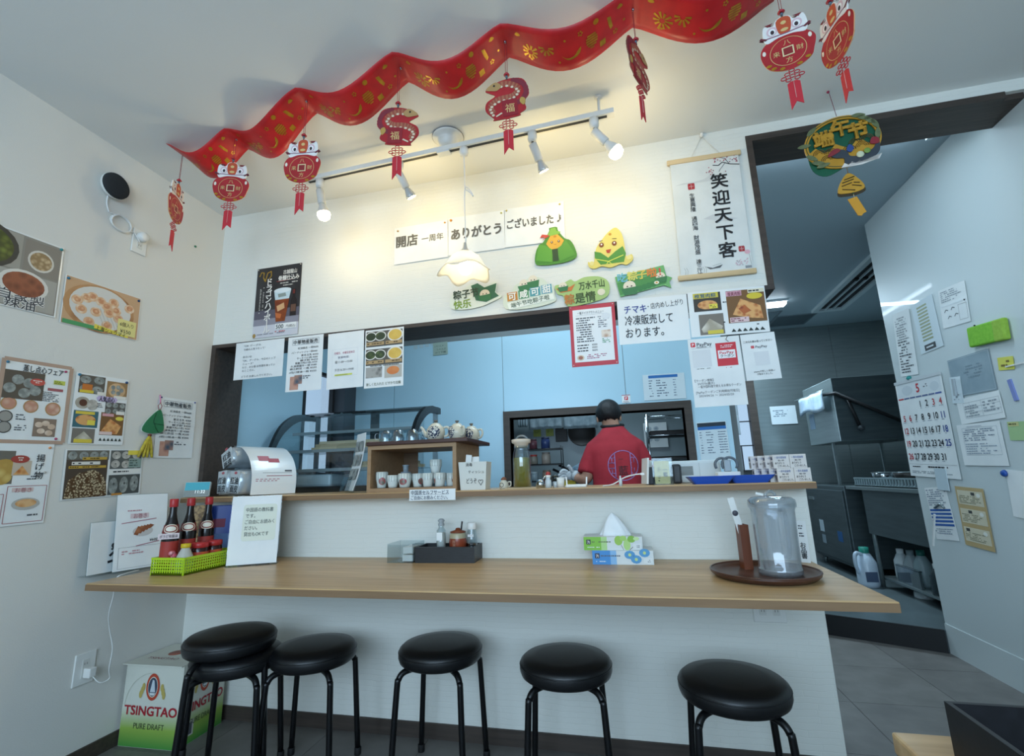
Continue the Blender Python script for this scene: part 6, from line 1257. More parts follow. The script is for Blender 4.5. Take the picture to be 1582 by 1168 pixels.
# lime basket
BX0, BX1, BY0, BY1 = -1.905, -1.745, 1.655, 1.929
LIME = mat('lime_plastic', '#b2d326', rough=.4)
t = thing('lime_basket', 'lime green perforated plastic basket full of sauce bottles', 'basket', (0, 0, 0))
def perforated(b, org, du, nu, cell, rows, T):
    # wall of a basket: bars crossing so that real holes are left
    L = nu*cell
    for r_ in range(rows+1): b.box((0, 0, .006+r_*cell-.0022), (L, .003, .006+r_*cell+.0022), LIME, M=T)
    for c_ in range(nu+1): b.box((c_*cell-.0024, .0002, .0), (c_*cell+.0024, .0028, .066), LIME, M=T)
    b.box((-.003, -.0015, .058), (L+.003, .0045, .068), LIME, M=T); b.box((-.002, 0, 0), (L+.002, .003, .008), LIME, M=T)
cell = .0114
for nm, o_, ang_, n_ in (('front', (BX0, BY0), 0, 14), ('right_wall', (BX1, BY0), 90, 24), ('back', (BX0, BY1), 0, 14), ('left_wall', (BX0+.003, BY0), 90, 24)):
    b = MB(); perforated(b, o_, None, n_, cell, 4, Matrix.Translation((*o_, ZK)) @ Matrix.Rotation(R(ang_), 4, 'Z')); b.obj(nm.replace('left_wall', 'side_wall').replace('right_wall', 'side_wall') if 'wall' in nm else nm + '_wall', t)
b = MB(); b.box((BX0, BY0, ZK), (BX1, BY1, ZK+.003), LIME); b.obj('floor_panel', t)
SOY = mat('dark_sauce_glass', '#1b1412', rough=.12); REDCAP = mat('red_cap', '#b02a2c', rough=.35); LBL = ink('#a3372e'); CREAM = ink('#ddd2bc')
def sauce(label, x, y, tag_card=False):
    t = thing('sauce_bottle', label, 'bottle', (x, y, ZK+.0035), R(46), 'dark sauce bottles in the lime basket')
    b = MB(); b.lathe([(0, 0), (.029, 0), (.031, .006), (.031, .150), (.027, .180), (.017, .215), (.0135, .235), (.013, .268)], SOY, 24); b.obj('bottle', t)
    b = MB(); b.lathe([(.0155, .262), (.016, .264), (.016, .292), (.0145, .295), (0, .295)], REDCAP, 20); b.obj('cap', t)
    def wrap(r_, z0, z1, a0, a1, m, nm, n=10, ell=False):
        w_ = MB(); vs = []; fs = []
        for i in range(n+1):
            a = a0+(a1-a0)*i/n; q = math.sqrt(max(0, 1-((i/n-.5)*2)**2)) if ell else 1; zc_ = (z0+z1)/2
            for z in (zc_-(zc_-z0)*q, zc_+(z1-zc_)*q):
                rr_ = r_ if z < .15 else r_ - (z-.15)*(.0044/.03 if z < .18 else .2857*.9) - (0 if z < .18 else -.0033)
                vs.append((rr_*math.cos(a), rr_*math.sin(a), z))
        for i in range(n): fs.append((2*i, 2*i+2, 2*i+3, 2*i+1))
        w_.add(vs, fs, m, True); return w_.obj(nm, t)
    wrap(.0316, .03, .125, 0, 2*math.pi, LBL, 'body_label', 24)
    wrap(.0326, .158, .190, -math.pi/2-1.5, -math.pi/2+1.5, ink('#7a2422'), 'neck_label'); wrap(.0334, .157, .193, -math.pi/2-.95, -math.pi/2+.95, CREAM, 'label_rim', 14, True); wrap(.0342, .161, .189, -math.pi/2-.80, -math.pi/2+.80, ink('#8a2a28'), 'label_oval', 14, True); wrap(.035, .165, .185, -math.pi/2-.62, -math.pi/2+.62, ink('#e4ddcd'), 'label_plate', 14, True)
    return t
sb = sauce('dark sauce bottle with a hand-written price card, front of the basket', -1.868, 1.692)
sauce('dark sauce bottle in the middle of the basket', -1.868, 1.775); sauce('dark sauce bottle at the back of the basket, nearest the white sign', -1.866, 1.868)
o, f = sheet('price_card', 'small white hand-written price card clipped to the front sauce bottle', 'card', Matrix.Translation((-1.846, 1.664, ZK+.150)) @ Matrix.Rotation(R(44), 4, 'Z') @ VF, .072, .022, ink('#e2cfd0')); f.text('ポラど有醤油', .08, .5, .012, '#3a3030', .004, fit=.84); f.done(o)
t = thing('white_sauce_bottle', 'squat milky bottle with a yellow cap at the front corner of the basket', 'bottle', (-1.784, 1.692, ZK+.0035)); b = MB(); b.lathe([(0, 0), (.030, 0), (.032, .01), (.032, .052), (.028, .068), (.016, .094), (.014, .100)], mat('milky_glass', '#b9b8ae', rough=.25), 24); b.obj('bottle', t); b = MB(); b.lathe([(.016, .098), (.018, .100), (.018, .114), (0, .115)], mat('yellow_cap', '#d6b524', rough=.4), 18); b.obj('cap', t); b = MB(); b.lathe([(.0325, .030), (.0326, .050), (.029, .060)], ink('#c9dcd8'), 24); b.obj('label_band', t)
def jar(label, x, y):
    t = thing('chilli_jar', label, 'jar', (x, y, ZK+.0035), R(46), 'red-labelled jars in the lime basket'); b = MB(); b.lathe([(0, 0), (.030, 0), (.033, .006), (.033, .085), (.028, .095)], mat('dark_jar', '#2a100e', rough=.12), 24); b.obj('jar', t)
    b = MB(); b.lathe([(.0338, .012), (.0338, .074)], mat('jar_label', '#b0302a', '#c8622e', scale=40, rough=.5), 24); b.obj('jar_label', t); b = MB(); b.lathe([(.031, .090), (.033, .092), (.033, .108), (.030, .111), (0, .111)], REDCAP, 24); b.obj('lid', t)
jar('red-lidded chilli jar in the middle of the basket side', -1.784, 1.761); jar('red-lidded chilli jar nearest the white sign stand', -1.784, 1.832)
b = MB(); rr = random.Random(3)
for k in range(9): b.ball((rr.uniform(-.008, .008), rr.uniform(-.008, .012), .055+rr.uniform(-.015, .03)), .009, mat('pink_wrap', '#c8485a', '#e0a0a8', scale=60, rough=.3), 10, 8)
b.ball((0, 0, .03), .009, MATS['pink_wrap'], 12, 8, (1, .9, 3.0)); q = b.obj('candy_bag', loc=(-1.868, 1.748-.018, ZK+.0035)); q.location = (-1.826, 1.675, ZK+.0035); tag(q, 'pink and red wrapped sweets bunched at the front of the basket', 'sweets')
# packs behind the basket
def pack(name, label, x, y, rz, w, h, th, m, cat):
    b = MB(); b.box((-w/2, -th/2, 0), (w/2, th/2, h), m, bev=min(.004, th*.3)); q = b.obj(name, loc=(x, y, ZK), rot=(R(-8), 0, R(rz))); return tag(q, label, cat)
q = pack('snack_bag', 'tan patterned snack bag standing against the wall behind the bottles', -1.985, 1.94, 40, .09, .26, .02, mat('snack_print', '#a88a5a', '#6a5232', scale=70, rough=.4, vor=True), 'bag')
b = MB(); b.box((-.04, -.0115, .06), (.04, -.0102, .11), '#c9b48a'); b.obj('label_patch', q)
q = pack('blue_textbook', 'blue textbook leaning behind the sauce bottles', -1.95, 2.01, 24, .18, .255, .012, mat('blue_cover', '#27479c', rough=.35), 'book')
b = MB(); b.box((-.088, -.0075, .03), (.088, -.0062, .12), '#5a7ab0'); b.box((-.05, -.0075, .15), (.03, -.0062, .19), '#8a3a52'); b.obj('cover_print', q)
q = pack('dark_green_textbook', 'dark green textbook behind the rightmost sauce bottle', -1.76, 2.05, 12, .15, .25, .014, mat('dark_green_cover', '#173a2e', rough=.4), 'book')
b = MB(); b.box((-.06, -.0085, .17), (.05, -.0072, .2), '#2c5a48'); b.obj('cover_print', q)
t = thing('oil_bottle', 'dark bottle with yellow cap and label just left of the white sign stand', 'bottle', (-1.715, 1.965, ZK)); b = MB(); b.lathe([(0, 0), (.022, 0), (.023, .12), (.018, .155), (.010, .19), (.010, .21)], SOY, 18); b.obj('bottle', t); b = MB(); b.lathe([(.012, .205), (.013, .207), (.013, .235), (0, .236)], MATS['yellow_cap'], 14); b.obj('cap', t); b = MB(); b.lathe([(.0236, .03), (.0236, .08)], CREAM, 18); b.lathe([(.0225, .128), (.0180, .158)], MATS['yellow_cap'], 18); b.obj('label', t)

# clear box, condiments
t = thing('clear_card_box', 'small clear plastic box at the left side of the black tray', 'box', (-1.024, 1.976, ZK)); W_, D_, H_ = .118, .125, .078
b = MB(); th = .002
for a, c in (((0, 0, 0), (W_, th, H_*.95)), ((0, D_-th, 0), (W_, D_, H_)), ((0, 0, 0), (th, D_, H_)), ((W_-th, 0, 0), (W_, D_, H_)), ((0, 0, 0), (W_, D_, th))): b.box(a, c, CLEAR)
b.obj('shell', t); b = MB(); b.box((.062, .02, .004), (.112, .10, .03), WPLAS); b.box((.064, .02, .036), (.112, .10, .062), WPLAS); b.obj('contents', t)
t = thing('condiment_tray', 'black wooden condiment tray against the half wall', 'tray', (-.897, 1.982, ZK), R(2)); W_, D_, H_ = .262, .132, .064; BT = mat('black_stained_wood', '#1d1e20', '#242628', scale=30, rough=.4, stretch=(1, 8, 8)); b = MB(); b.box((.008, .008, 0), (W_-.008, D_-.008, .042), BT); b.obj('tray_floor', t)
for a, c in (((0, 0, 0), (W_, .008, H_)), ((0, D_-.008, 0), (W_, D_, H_)), ((0, .008, 0), (.008, D_-.008, H_)), ((W_-.008, .008, 0), (W_, D_-.008, H_))): b = MB(); b.box(a, c, BT); b.obj('tray_side', t)
t = thing('vinegar_dispenser', 'clear dispenser bottle of white seasoning, left in the black tray', 'bottle', (-.797, 2.03, ZK+.0425)); b = MB(); b.lathe([(0, 0), (.021, 0), (.022, .004), (.0195, .085), (.012, .095), (.012, .108)], GLASSW, 20); b.obj('bottle', t); b = MB(); b.lathe([(0, .003), (.020, .003), (.0185, .075), (0, .075)], mat('white_seasoning', '#cfc8be', rough=.6), 20); b.obj('seasoning', t); b = MB(); b.lathe([(.013, .104), (.014, .112), (.010, .118), (.016, .126), (.008, .134), (0, .135)], mat('grey_spout', '#9aa0a2', rough=.4), 14); b.obj('spout_cap', t); b = MB(); b.box((-.013, -.0222, .045), (.013, -.0205, .078), PAPER); b.obj('label', t)
t = thing('chilli_pot', 'brown glazed pottery chilli pot with wooden lid and spoon, in the black tray', 'pot', (-.722, 2.035, ZK+.0425)); b = MB(); b.lathe([(0, 0), (.027, 0), (.036, .012), (.039, .035), (.036, .055)], mat('brown_glaze', '#7d3420', '#8f4228', scale=20, rough=.2), 26); b.obj('pot_body', t); b = MB(); b.lathe([(.0363, .053), (.035, .066), (.031, .076)], mat('cream_glaze', '#a8a084', rough=.25), 26); b.obj('glazed_band', t); b = MB(); b.lathe([(0, .074), (.034, .075), (.034, .080), (.012, .086), (.009, .094), (0, .095)], mat('wood_lid', '#7a3f28', rough=.4), 24); b.obj('lid', t); b = MB(); b.tube([(.01, .012, .08), (.014, .016, .12)], .004, mat('spoon_dark', '#3a3634', rough=.4), 8); b.obj('spoon', t); b = MB(); f = Flat(.03, .03); f.vtext('辣油', .5, .05, .012, '#a87a62', .006); f.tx.v = [tuple(Matrix.Translation((-.004, -.0402, .035)) @ VF @ Vector(v)) for v in f.tx.v]; f.tx.obj('pot_letters', t)
t = thing('soy_bottle', 'glass soy sauce bottle with a white cap, right in the black tray', 'bottle', (-.662, 2.045, ZK+.0425)); b = MB(); b.lathe([(0, 0), (.023, 0), (.025, .006), (.022, .05), (.018, .085), (.017, .092)], GLASSW, 22); b.obj('bottle', t); b = MB(); b.lathe([(0, .003), (.0235, .003), (.0225, .03), (0, .03)], SOY, 22); b.obj('soy_sauce', t); b = MB(); b.lathe([(.019, .088), (.020, .090), (.020, .112), (.017, .116), (0, .116)], WPLAS, 20); b.obj('cap', t); b = MB(); b.box((-.012, -.0222, .058), (.014, -.0195, .068), ink('#d6d8d8')); b.obj('label', t)

# tissue boxes
def tissue_box(label, x, y, z, rz, w, d, h, c1, c2, kind):
    t = thing('tissue_box', label, 'tissue box', (x, y, z), R(rz), 'tissue boxes on the counter')
    b = MB(); b.box((0, 0, 0), (w, d, h), mat('tissue_card', '#d9dedd', rough=.5)); bd = b.obj('carton', t)
    f = Flat(w, h); f.rect(0, 0, .30, 1, c1, 0); f.rect(.30, 0, .40, 1, c2, 0); f.rect(.045, .20, .12, .56, '#3a3a4a', 2); f.text('7i', .083, .38, .013, '#e8e4e0', .02, al='c', l=5); f.greek(.14, .30, .48, .46, 1, '#5a6472' if kind else '#6a7a50', 2, .9, .05); f.greek(.06, .72, .28, .84, 1, '#e6ece8', 2)
    if kind:
        for (x_, y_) in ((.62,.30),(.72,.62),(.86,.16)):
            for k in range(12): a = k*math.pi/6; f.ell(x_+.05*math.cos(a), y_+.042*w/h*math.sin(a), .040, .026*w/h, '#5a9ccc', 1, 8)
            f.ell(x_, y_, .026, .026*w/h, '#c2d890', 3, 10)
    else:
        for (x_, y_, rx, ry, c) in ((.60,.28,.07,.36,'#9cc65a'),(.74,.60,.06,.42,'#b4d884'),(.82,.18,.07,.26,'#86b84a'),(.68,.12,.06,.2,'#a8d070'),(.90,.15,.05,.14,'#c4e0a0')): f.ell(x_, y_, rx, ry, c, 1, 14)
        f.line([(.64,.6),(.68,.98)], .0015, '#5a5a3c', 2); f.line([(.84,.75),(.78,.98)], .002, '#5a5a4c', 2)
    f.rect(.84, .50, .985, .93, '#dfe3e2', 4); f.greek(.90, .62, .975, .84, 2, '#8a9094', 5)
    for mb, nm in ((f.pr, 'print'), (f.tx, 'lettering')): mb.v = [tuple(Matrix.Translation((w/2, 0, h/2)) @ VF @ Vector(v)) for v in mb.v]; mb.obj(nm, bd)
    return t
tissue_box('lower tissue box with blue flowers on the counter', -.147, 1.986, ZK, 0, .232, .115, .052, '#4a90d0', '#8ab8e0', True)
t = tissue_box('upper tissue box with green leaves and a tissue pulled out', -.178, 1.990, ZK+.0525, 1, .226, .113, .050, '#86c04a', '#b4d890', False)
b = MB(); n = 22; rings = []
for i in range(7):
    q = i/6; wd = .062*(1-q)**.75+.003; rings.append([(.125+.012*q - .02*q + wd*math.cos(a)*(1+.15*math.sin(5*a+i*.4)), .055 + (.020*(1-q)+.006)*math.sin(a)*(1+.25*math.sin(3*a+i)), .050 + .088*q - .010*abs(math.cos(a))*(1-q)) for a in [2*math.pi*k/n for k in range(n)]])
b.loft(rings, mat('tissue_paper', '#f2f5f5', rough=.8)); b.obj('tissue', t)

# water jug on a round tray
t = thing('round_tray', 'round dark brown tray at the right end of the counter', 'tray', (.425, 1.805, ZK)); b = MB(); TR = mat('brown_lacquer', '#4a2e22', '#55372a', scale=16, rough=.28); b.lathe([(0, .004), (.14, .004), (.150, .010), (.162, .020), (.166, .020), (.164, .012), (.150, 0), (0, 0)], TR, 48); b.obj('tray_body', t); b = MB(); b.tube([(x, y, .020) for x, y in ring(0, 0, .164, .164, 48)], .003, TR, 6, closed=True); b.obj('rim', t)
JG = glass('jug_plastic', '#f2f5f8', rough=.08, alpha=.12, body=.06)
t = thing('water_jug', 'clear plastic water jug with a lid standing on the round tray', 'jug', (.478, 1.815, ZK+.0045), R(18))
b = MB(); n = 48; rings = []
for r_, z in ((.060, 0), (.066, .003), (.067, .020), (.063, .026), (.0635, .10), (.065, .18), (.067, .205), (.070, .212), (.0705, .226)):
    fl = .0012 if .026 <= z <= .19 else 0; rings.append([((r_ + fl*math.cos(10*a))*math.cos(a), (r_ + fl*math.cos(10*a))*math.sin(a), z) for a in [2*math.pi*k/n for k in range(n)]])
b.loft(rings, JG, caps=False); jb = b.obj('jug_body', t); md = jb.modifiers.new('thickness', 'SOLIDIFY'); md.thickness = .0025
b = MB(); b.lathe([(0, .004), (.064, .004), (.066, .009), (0, .009)], JG, 36); b.obj('jug_floor', t)
b = MB(); b.lathe([(.0735, .214), (.074, .224), (.072, .238), (.060, .247), (.030, .251), (0, .252), (0, .249), (.03, .248), (.058, .243), (.069, .235), (.071, .216)], glass('jug_lid', '#e6ecf0', rough=.08, alpha=.2, body=.12), 40); ld = b.obj('lid', t); b = MB(); b.tube([(.018*math.cos(a), .0, .250+.016*math.sin(a)) for a in [i*math.pi/8 for i in range(9)]], .005, MATS['jug_lid'], 8); b.obj('lid_handle', ld)
b = MB(); b.tube(spline([(.055, .042, .20), (.085, .065, .195), (.090, .068, .12), (.080, .060, .05), (.052, .040, .045)], 5), .0075, JG, 8); b.obj('handle', t)
t = thing('chopstick_holder', 'narrow reddish wooden chopstick holder behind the water jug', 'holder', (.398, 1.885, ZK+.0045), R(8)); RW_ = wood('red_brown_wood', '#63331f', '#784026', 2, 4, .4)
for a, c in (((-.015, 0, 0), (.015, .003, .150)), ((-.015, .040, 0), (.015, .043, .150)), ((-.015, .003, 0), (-.012, .040, .150)), ((.012, .003, 0), (.015, .040, .150)), ((-.012, .003, 0), (.012, .040, .003))): b = MB(); b.box(a, c, RW_); b.obj('panel', t)
t = thing('chopstick_sleeve', 'white paper chopstick sleeve with a round crest, leaning out of the wooden holder', 'chopsticks', mw=Matrix.Translation((.396, 1.902, ZK+.10)) @ Matrix.Rotation(R(-11), 4, 'Y')); b = MB(); b.box((-.011, -.001, 0), (.011, .001, .150), WPLAS); b.obj('sleeve', t); b = MB(); b.lathe([(0, 0), (.010, 0), (.010, .0006), (0, .0006)], ink('#4a4c56'), 16, M=Matrix.Translation((0, -.0011, .095)) @ VF); b.box((-.006, -.0016, .03), (.004, -.001, .05), '#5a5c66'); b.obj('crest_print', t)
b = MB(); b.box((-.012, -.002, 0), (.012, .002, .008), WPLAS, M=Matrix.Rotation(R(15), 4, 'Y')); tag(b.obj('white_sachet', loc=(.44, 1.80, ZK+.259)), 'tiny white sachet lying on the water jug lid', 'sachet')
# little cards by the half wall end
o, f = sheet('small_stand_card', 'small upright white card with bold letters at the half wall end behind the jug', 'card', Matrix.Translation((.634, 2.065, ZK+.075)) @ Matrix.Rotation(R(-30), 4, 'Z') @ Matrix.Rotation(R(-3), 4, 'X') @ VF, .035, .150); f.vtext('お品書', .5, .52, .018, BLK, .02); f.greek(.25,.1,.8,.4,5,GRY); f.done(o)

# ================================================================== stools
VINYL = mat('black_vinyl', '#141517', rough=.34, bump=.05, bscale=120); LEGM = mat('black_tube', '#0f1012', rough=.3, metal=.2)
def make_stool(label, x, y, rz, z=0.0):
    t = thing('round_stool', label, 'stool', (x, y, z), R(rz), 'black round stools under the counter')
    b = MB(); b.lathe([(0, .388), (.146, .389), (.155, .396), (.160, .410), (.160, .424), (.156, .437), (.145, .446), (.10, .451), (0, .453)], VINYL, 48); s_ = b.obj('seat', t)
    b = MB(); b.tube([(x_, y_, .4275) for x_, y_ in ring(0, 0, .1586, .1586, 48)], .0022, VINYL, 6, closed=True); b.obj('piping', s_)
    for k in range(4):
        a = R(45+90*k); c, sn = math.cos(a), math.sin(a)
        prof_ = spline([(.06, .0, .380), (.12, .0, .379), (.150, .0, .373), (.166, .0, .354), (.172, .0, .32), (.193, .0, .015)], 4)
        b = MB(); b.tube([(p.x*c, p.x*sn, p.z) for p in prof_], .0110, LEGM, 10); lg = b.obj('leg', t)
        b = MB(); b.lathe([(0, 0), (.0130, 0), (.0135, .004), (.0135, .024), (.012, .026)], mat('rubber_foot', '#0c0c0d', rough=.7), 12, (.1935*c, .1935*sn, 0)); b.obj('foot_cap', lg)
    return t
make_stool('lower of two stacked black stools, beside the beer carton', -1.500, 1.705, 20)
make_stool('upper of two stacked black stools, beside the beer carton', -1.522, 1.688, 40, .066)
make_stool('black round stool right beside the stacked pair', -1.235, 1.800, 10)
make_stool('black round stool in the middle, under the condiment tray', -.742, 1.885, 0)
make_stool('black round stool second from the right, left of the tissue boxes', -.250, 1.812, 5)
make_stool('black round stool at the right end, below the round tray', .274, 1.715, -2)

# ================================================================== beer carton
t = thing('beer_carton', 'white and green beer carton on the floor in the wall corner', 'carton', (-2.185, 1.842, 0), R(1.5)); CW, CD, CH = .295, .235, .318
CART = mat('carton_white', '#d3d3c6', rough=.5)
b = MB(); b.box((0, 0, 0), (CW, CD, CH), CART); b.obj('carton_body', t)
b = MB(); b.box((-.006, -.016, CH), (CW+.002, CD, CH+.004), CART); b.obj('top_flap', t)
GRAD = mat('carton_green_fade', '#5f9a2c'); nt = GRAD.node_tree; tc = nt.nodes.new('ShaderNodeTexCoord'); sx_ = nt.nodes.new('ShaderNodeSeparateXYZ'); rp = nt.nodes.new('ShaderNodeValToRGB'); rp.color_ramp.elements[0].color = lin('#3f8a3c'); rp.color_ramp.elements[0].position = 0.0; rp.color_ramp.elements[1].color = lin('#cfcfbf'); rp.color_ramp.elements[1].position = .145; e = rp.color_ramp.elements.new(.07); e.color = lin('#8fae4a'); nt.links.new(tc.outputs['Object'], sx_.inputs[0]); nt.links.new(sx_.outputs['Z'], rp.inputs[0]); nt.links.new(rp.outputs[0], nt.nodes['Principled BSDF'].inputs['Base Color'])
b = MB(); b.box((.001, -.0006, .001), (CW-.001, 0, .15), GRAD); b.box((CW, .001, .001), (CW+.0006, CD-.001, .15), GRAD); b.obj('green_fade_print', t)
def carton_face(w, h, T, nm):
    f = Flat(w, h); f.ell(.5, .27, .115, .165*1.0, '#b8452e', 2, 28); f.ell(.5, .27, .085, .125, '#e0dccb', 3, 24); f.ell(.5, .27, .078, .115, '#3e4a5c', 4, 24); f.poly([(.46,.33),(.49,.18),(.52,.19),(.55,.33)], '#c9d2d8', 5); f.poly([(.45,.34),(.56,.34),(.53,.37),(.47,.37)], '#d8dcdc', 5)
    for s_ in (-1, 1):
        for k in range(3): f.ell(.5+s_*(.16+.02*k), .32+.045*(k-1), .028, .05, '#b9a65a', 2, 10)
    for k in range(9): a0, a1 = math.pi*(.5+.055*k), math.pi*(.5+.055*(k+1)); f.line([(.5+.46*math.cos(a0), .52-.42*math.sin(a0)), (.5+.46*math.cos(a1), .52-.42*math.sin(a1))], .0018, '#b9b9aa', 1)
    f.text('TSINGTAO', .05, .555, .042, '#a3202c', .03, fit=.90); f.text('PURE DRAFT', .24, .74, .026, '#4a5238', .004, fit=.52)
    for mb, n2 in ((f.pr, nm), (f.tx, 'lettering')): mb.v = [tuple(T @ Vector(v)) for v in mb.v]; mb.obj(n2, t)
carton_face(CW, CH, Matrix.Translation((CW/2, -.0006, CH/2)) @ VF, 'front_print')
T = Matrix.Translation((CW+.0006, CD/2, CH/2)) @ Matrix(((0, 1, 0), (0, 0, 1), (1, 0, 0))).transposed().to_4x4()
carton_face(CD, CH, T, 'side_print'); b = MB(); b.box((CW+.0006, .02, .03), (CW+.0012, .075, .09), '#c9c9bc'); b.box((CW+.0012, .028, .036), (CW+.0016, .067, .08), '#54565c'); b.obj('barcode_patch', t)
b = MB(); vs, fs = glyphs('TSINGTAO'); xw = max(v[0] for v in vs); b.add([(.04+vx*.16/xw, .05+vy*.03, CH+.0046) for vx, vy in vs], fs, '#8a3a40'); b.lathe([(0, 0), (.034, 0), (.034, .0006), (0, .0006)], ink('#9a5a4a'), 20, (.12, .13, CH+.004)); b.obj('top_print', t)

# ================================================================== near table with black box
t = thing('dining_table', 'corner of an oak dining table close to the camera', 'table', (0, 0, 0)); b = MB(); b.box((.335, .12, .672), (1.25, .848, .70), OAK, bev=.004); b.obj('table_top', t)
for (x, y) in ((.39, .17), (1.15, .17), (.39, .75), (1.15, .75)): b = MB(); b.box((x, y, 0), (x+.05, y+.05, .672), '#2a2b2c', bev=.004); b.obj('leg', t)
t = thing('black_utensil_box', 'black open plastic box standing on the near table', 'box', (0, 0, 0)); PB = mat('black_box_plastic', '#101013', '#17171b', scale=80, rough=.45)
bx0, bx1, by0, by1, bz = .372, .66, .45, .775, .7695
b = MB(); b.box((bx0, by0, .7005), (bx1, by1, .706), PB); b.obj('box_floor', t)
for a, c in (((bx0, by0, .706), (bx0+.006, by1, bz)), ((bx1-.006, by0, .706), (bx1, by1, bz)), ((bx0+.006, by0, .706), (bx1-.006, by0+.006, bz)), ((bx0+.006, by1-.006, .706), (bx1-.006, by1, bz))): b = MB(); b.box(a, c, PB); b.obj('box_wall', t)

# ================================================================== kitchen wall sheets and fittings
o, f = sheet('kitchen_schedule', 'white schedule sheet with a blue heading above the kitchen hatch', 'sheet', on_wall('far', .322, 1.664, off=.010, rot=-.6), .285, .185, LB)
f.rect(.14,.04,.84,.15,'#2a6cb0',0)
for k in range(7): f.greek(.14,.22+.1*k,.24,.28+.1*k,1,'#5a6a80'); f.greek(.32,.22+.1*k,.62,.28+.1*k,1,'#4a5a74'); f.greek(.72,.22+.1*k,.8,.28+.1*k,1,'#7a8aa0')
f.done(o)
o, f = sheet('payment_sticker', 'tiny payment sticker above the kitchen hatch beside the head of the person', 'sticker', on_wall('far', .054, 1.594, off=.010), .060, .058, PAPER); f.rect(0,0,1,.08,'#b8444c',1); f.poly(rrect(.3,.2,.72,.66,.06), '#d8323c', 1); f.text('P', .51, .44, .022, '#f4f0f0', .03, al='c'); f.text('PayPay', .18, .84, .008, '#8a3a40', fit=.62); f.done(o)
o, f = sheet('column_schedule', 'tall price schedule with black and blue heading on the white kitchen pillar', 'sheet', on_wall('far', .607, 1.265, off=.010, rot=1), .19, .265, LB); f.rect(.02,.02,.98,.12,'#22303c',0); f.rect(.02,.12,.98,.20,'#2a6cb0',0)
for k in range(9): f.greek(.06,.25+.065*k,.16,.285+.065*k,1,'#5a6a80'); f.greek(.28,.25+.065*k,.56,.285+.065*k,1,'#4a5a74'); f.greek(.68,.25+.065*k,.96,.285+.065*k,1,'#5a6a80',2,.9,.02)
f.done(o)
o, f = sheet('taped_note', 'small grey-green note taped to the top edge of the kitchen wall', 'note', on_wall('far', -1.367, 2.10, off=.010, rot=2), .125, .105, ink('#9fb0a4')); f.text('いらっしゃ', .12, .28, .016, '#44524c', fit=.6); f.text('しゃんぷ', .28, .54, .016, '#44524c', fit=.6); f.text('けて下細', .16, .80, .016, '#44524c', fit=.7); f.done(o)
b = MB()
for k in range(5): b.box((-1.60+.05*k, -.0, 2.115+.006*k), (-1.565+.05*k, .001, 2.15), ink('#b4c8d0'))
q = b.obj('clear_tape', loc=(0, YF-.008, 0)); tag(q, 'wrinkled clear tape beside the small grey-green note', 'tape')
def hang_sheet(name, label, cat, x, y, z, w, h, m, rz=0): 
    o, f = sheet(name, label, cat, Matrix.Translation((x, y, z)) @ Matrix.Rotation(R(rz), 4, 'Z') @ VF, w, h, m); return o, f
# packs hanging inside the hatch
BAGM = mat('clear_bag', '#aebdc4', '#8fa0a8', scale=16, rough=.18, bump=.4, bscale=24)
for nm, lab, x, z, w, h in (('clear_lid_bag', 'clear bag of white lids hanging at the top left inside the hatch', -.685, 1.565, .31, .13), ('bag_of_trays', 'clear bag of flat trays hanging beside the head of the person', -.36, 1.56, .31, .14), ('short_clear_bag', 'short clear bag at the far left corner inside the hatch', -.90, 1.58, .09, .10)):
    b = MB(); n = 14; vs = []; fs = []
    for i in range(n+1):
        for j in range(5): vs.append((-w/2+w*i/n, -.012*math.sin(i*1.7)*math.sin(j*.9)-.004, -h/2+h*j/4))
    for i in range(n):
        for j in range(4): k = i*5+j; fs.append((k, k+5, k+6, k+1))
    b.add(vs, fs, BAGM, True); q = b.obj(nm, loc=(x, 4.38, z)); md = q.modifiers.new('thickness', 'SOLIDIFY'); md.thickness = .012; tag(q, lab, 'bag')
for k, x in enumerate((-.775, -.655)): o, f = hang_sheet('yellow_sticky_note', ['left', 'right'][k] + ' of two olive yellow sticky notes inside the hatch', 'note', x, 4.435, 1.475, .072, .075, ink('#8f9440')); f.greek(.2,.3,.8,.6,2,'#6a6c34'); f.done(o)
b = MB(); b.box((-.055, -.008, -.065), (.055, .008, .065), mat('black_board', '#1d1917', rough=.5), bev=.004); q = b.obj('black_cutting_board', loc=(-.545, 4.43, 1.445)); tag(q, 'square black board hanging inside the hatch', 'board'); b = MB(); b.tube([(0, -.01, .062), (0, -.006, .08)], .003, STEEL, 6); b.obj('hook', q)
b = MB(); b.lathe([(0, 0), (.12, 0), (.128, .012), (.122, .012), (.115, .004), (0, .004)], mat('black_pan', '#211b18', rough=.5), 30, M=VF); q = b.obj('round_black_tray', loc=(-.355, 4.43, 1.46)); tag(q, 'round black tray hanging inside the hatch left of the person', 'tray'); b = MB(); b.tube([(0, -.012, .12), (0, -.006, .15)], .003, STEEL, 6); b.obj('hook', q)
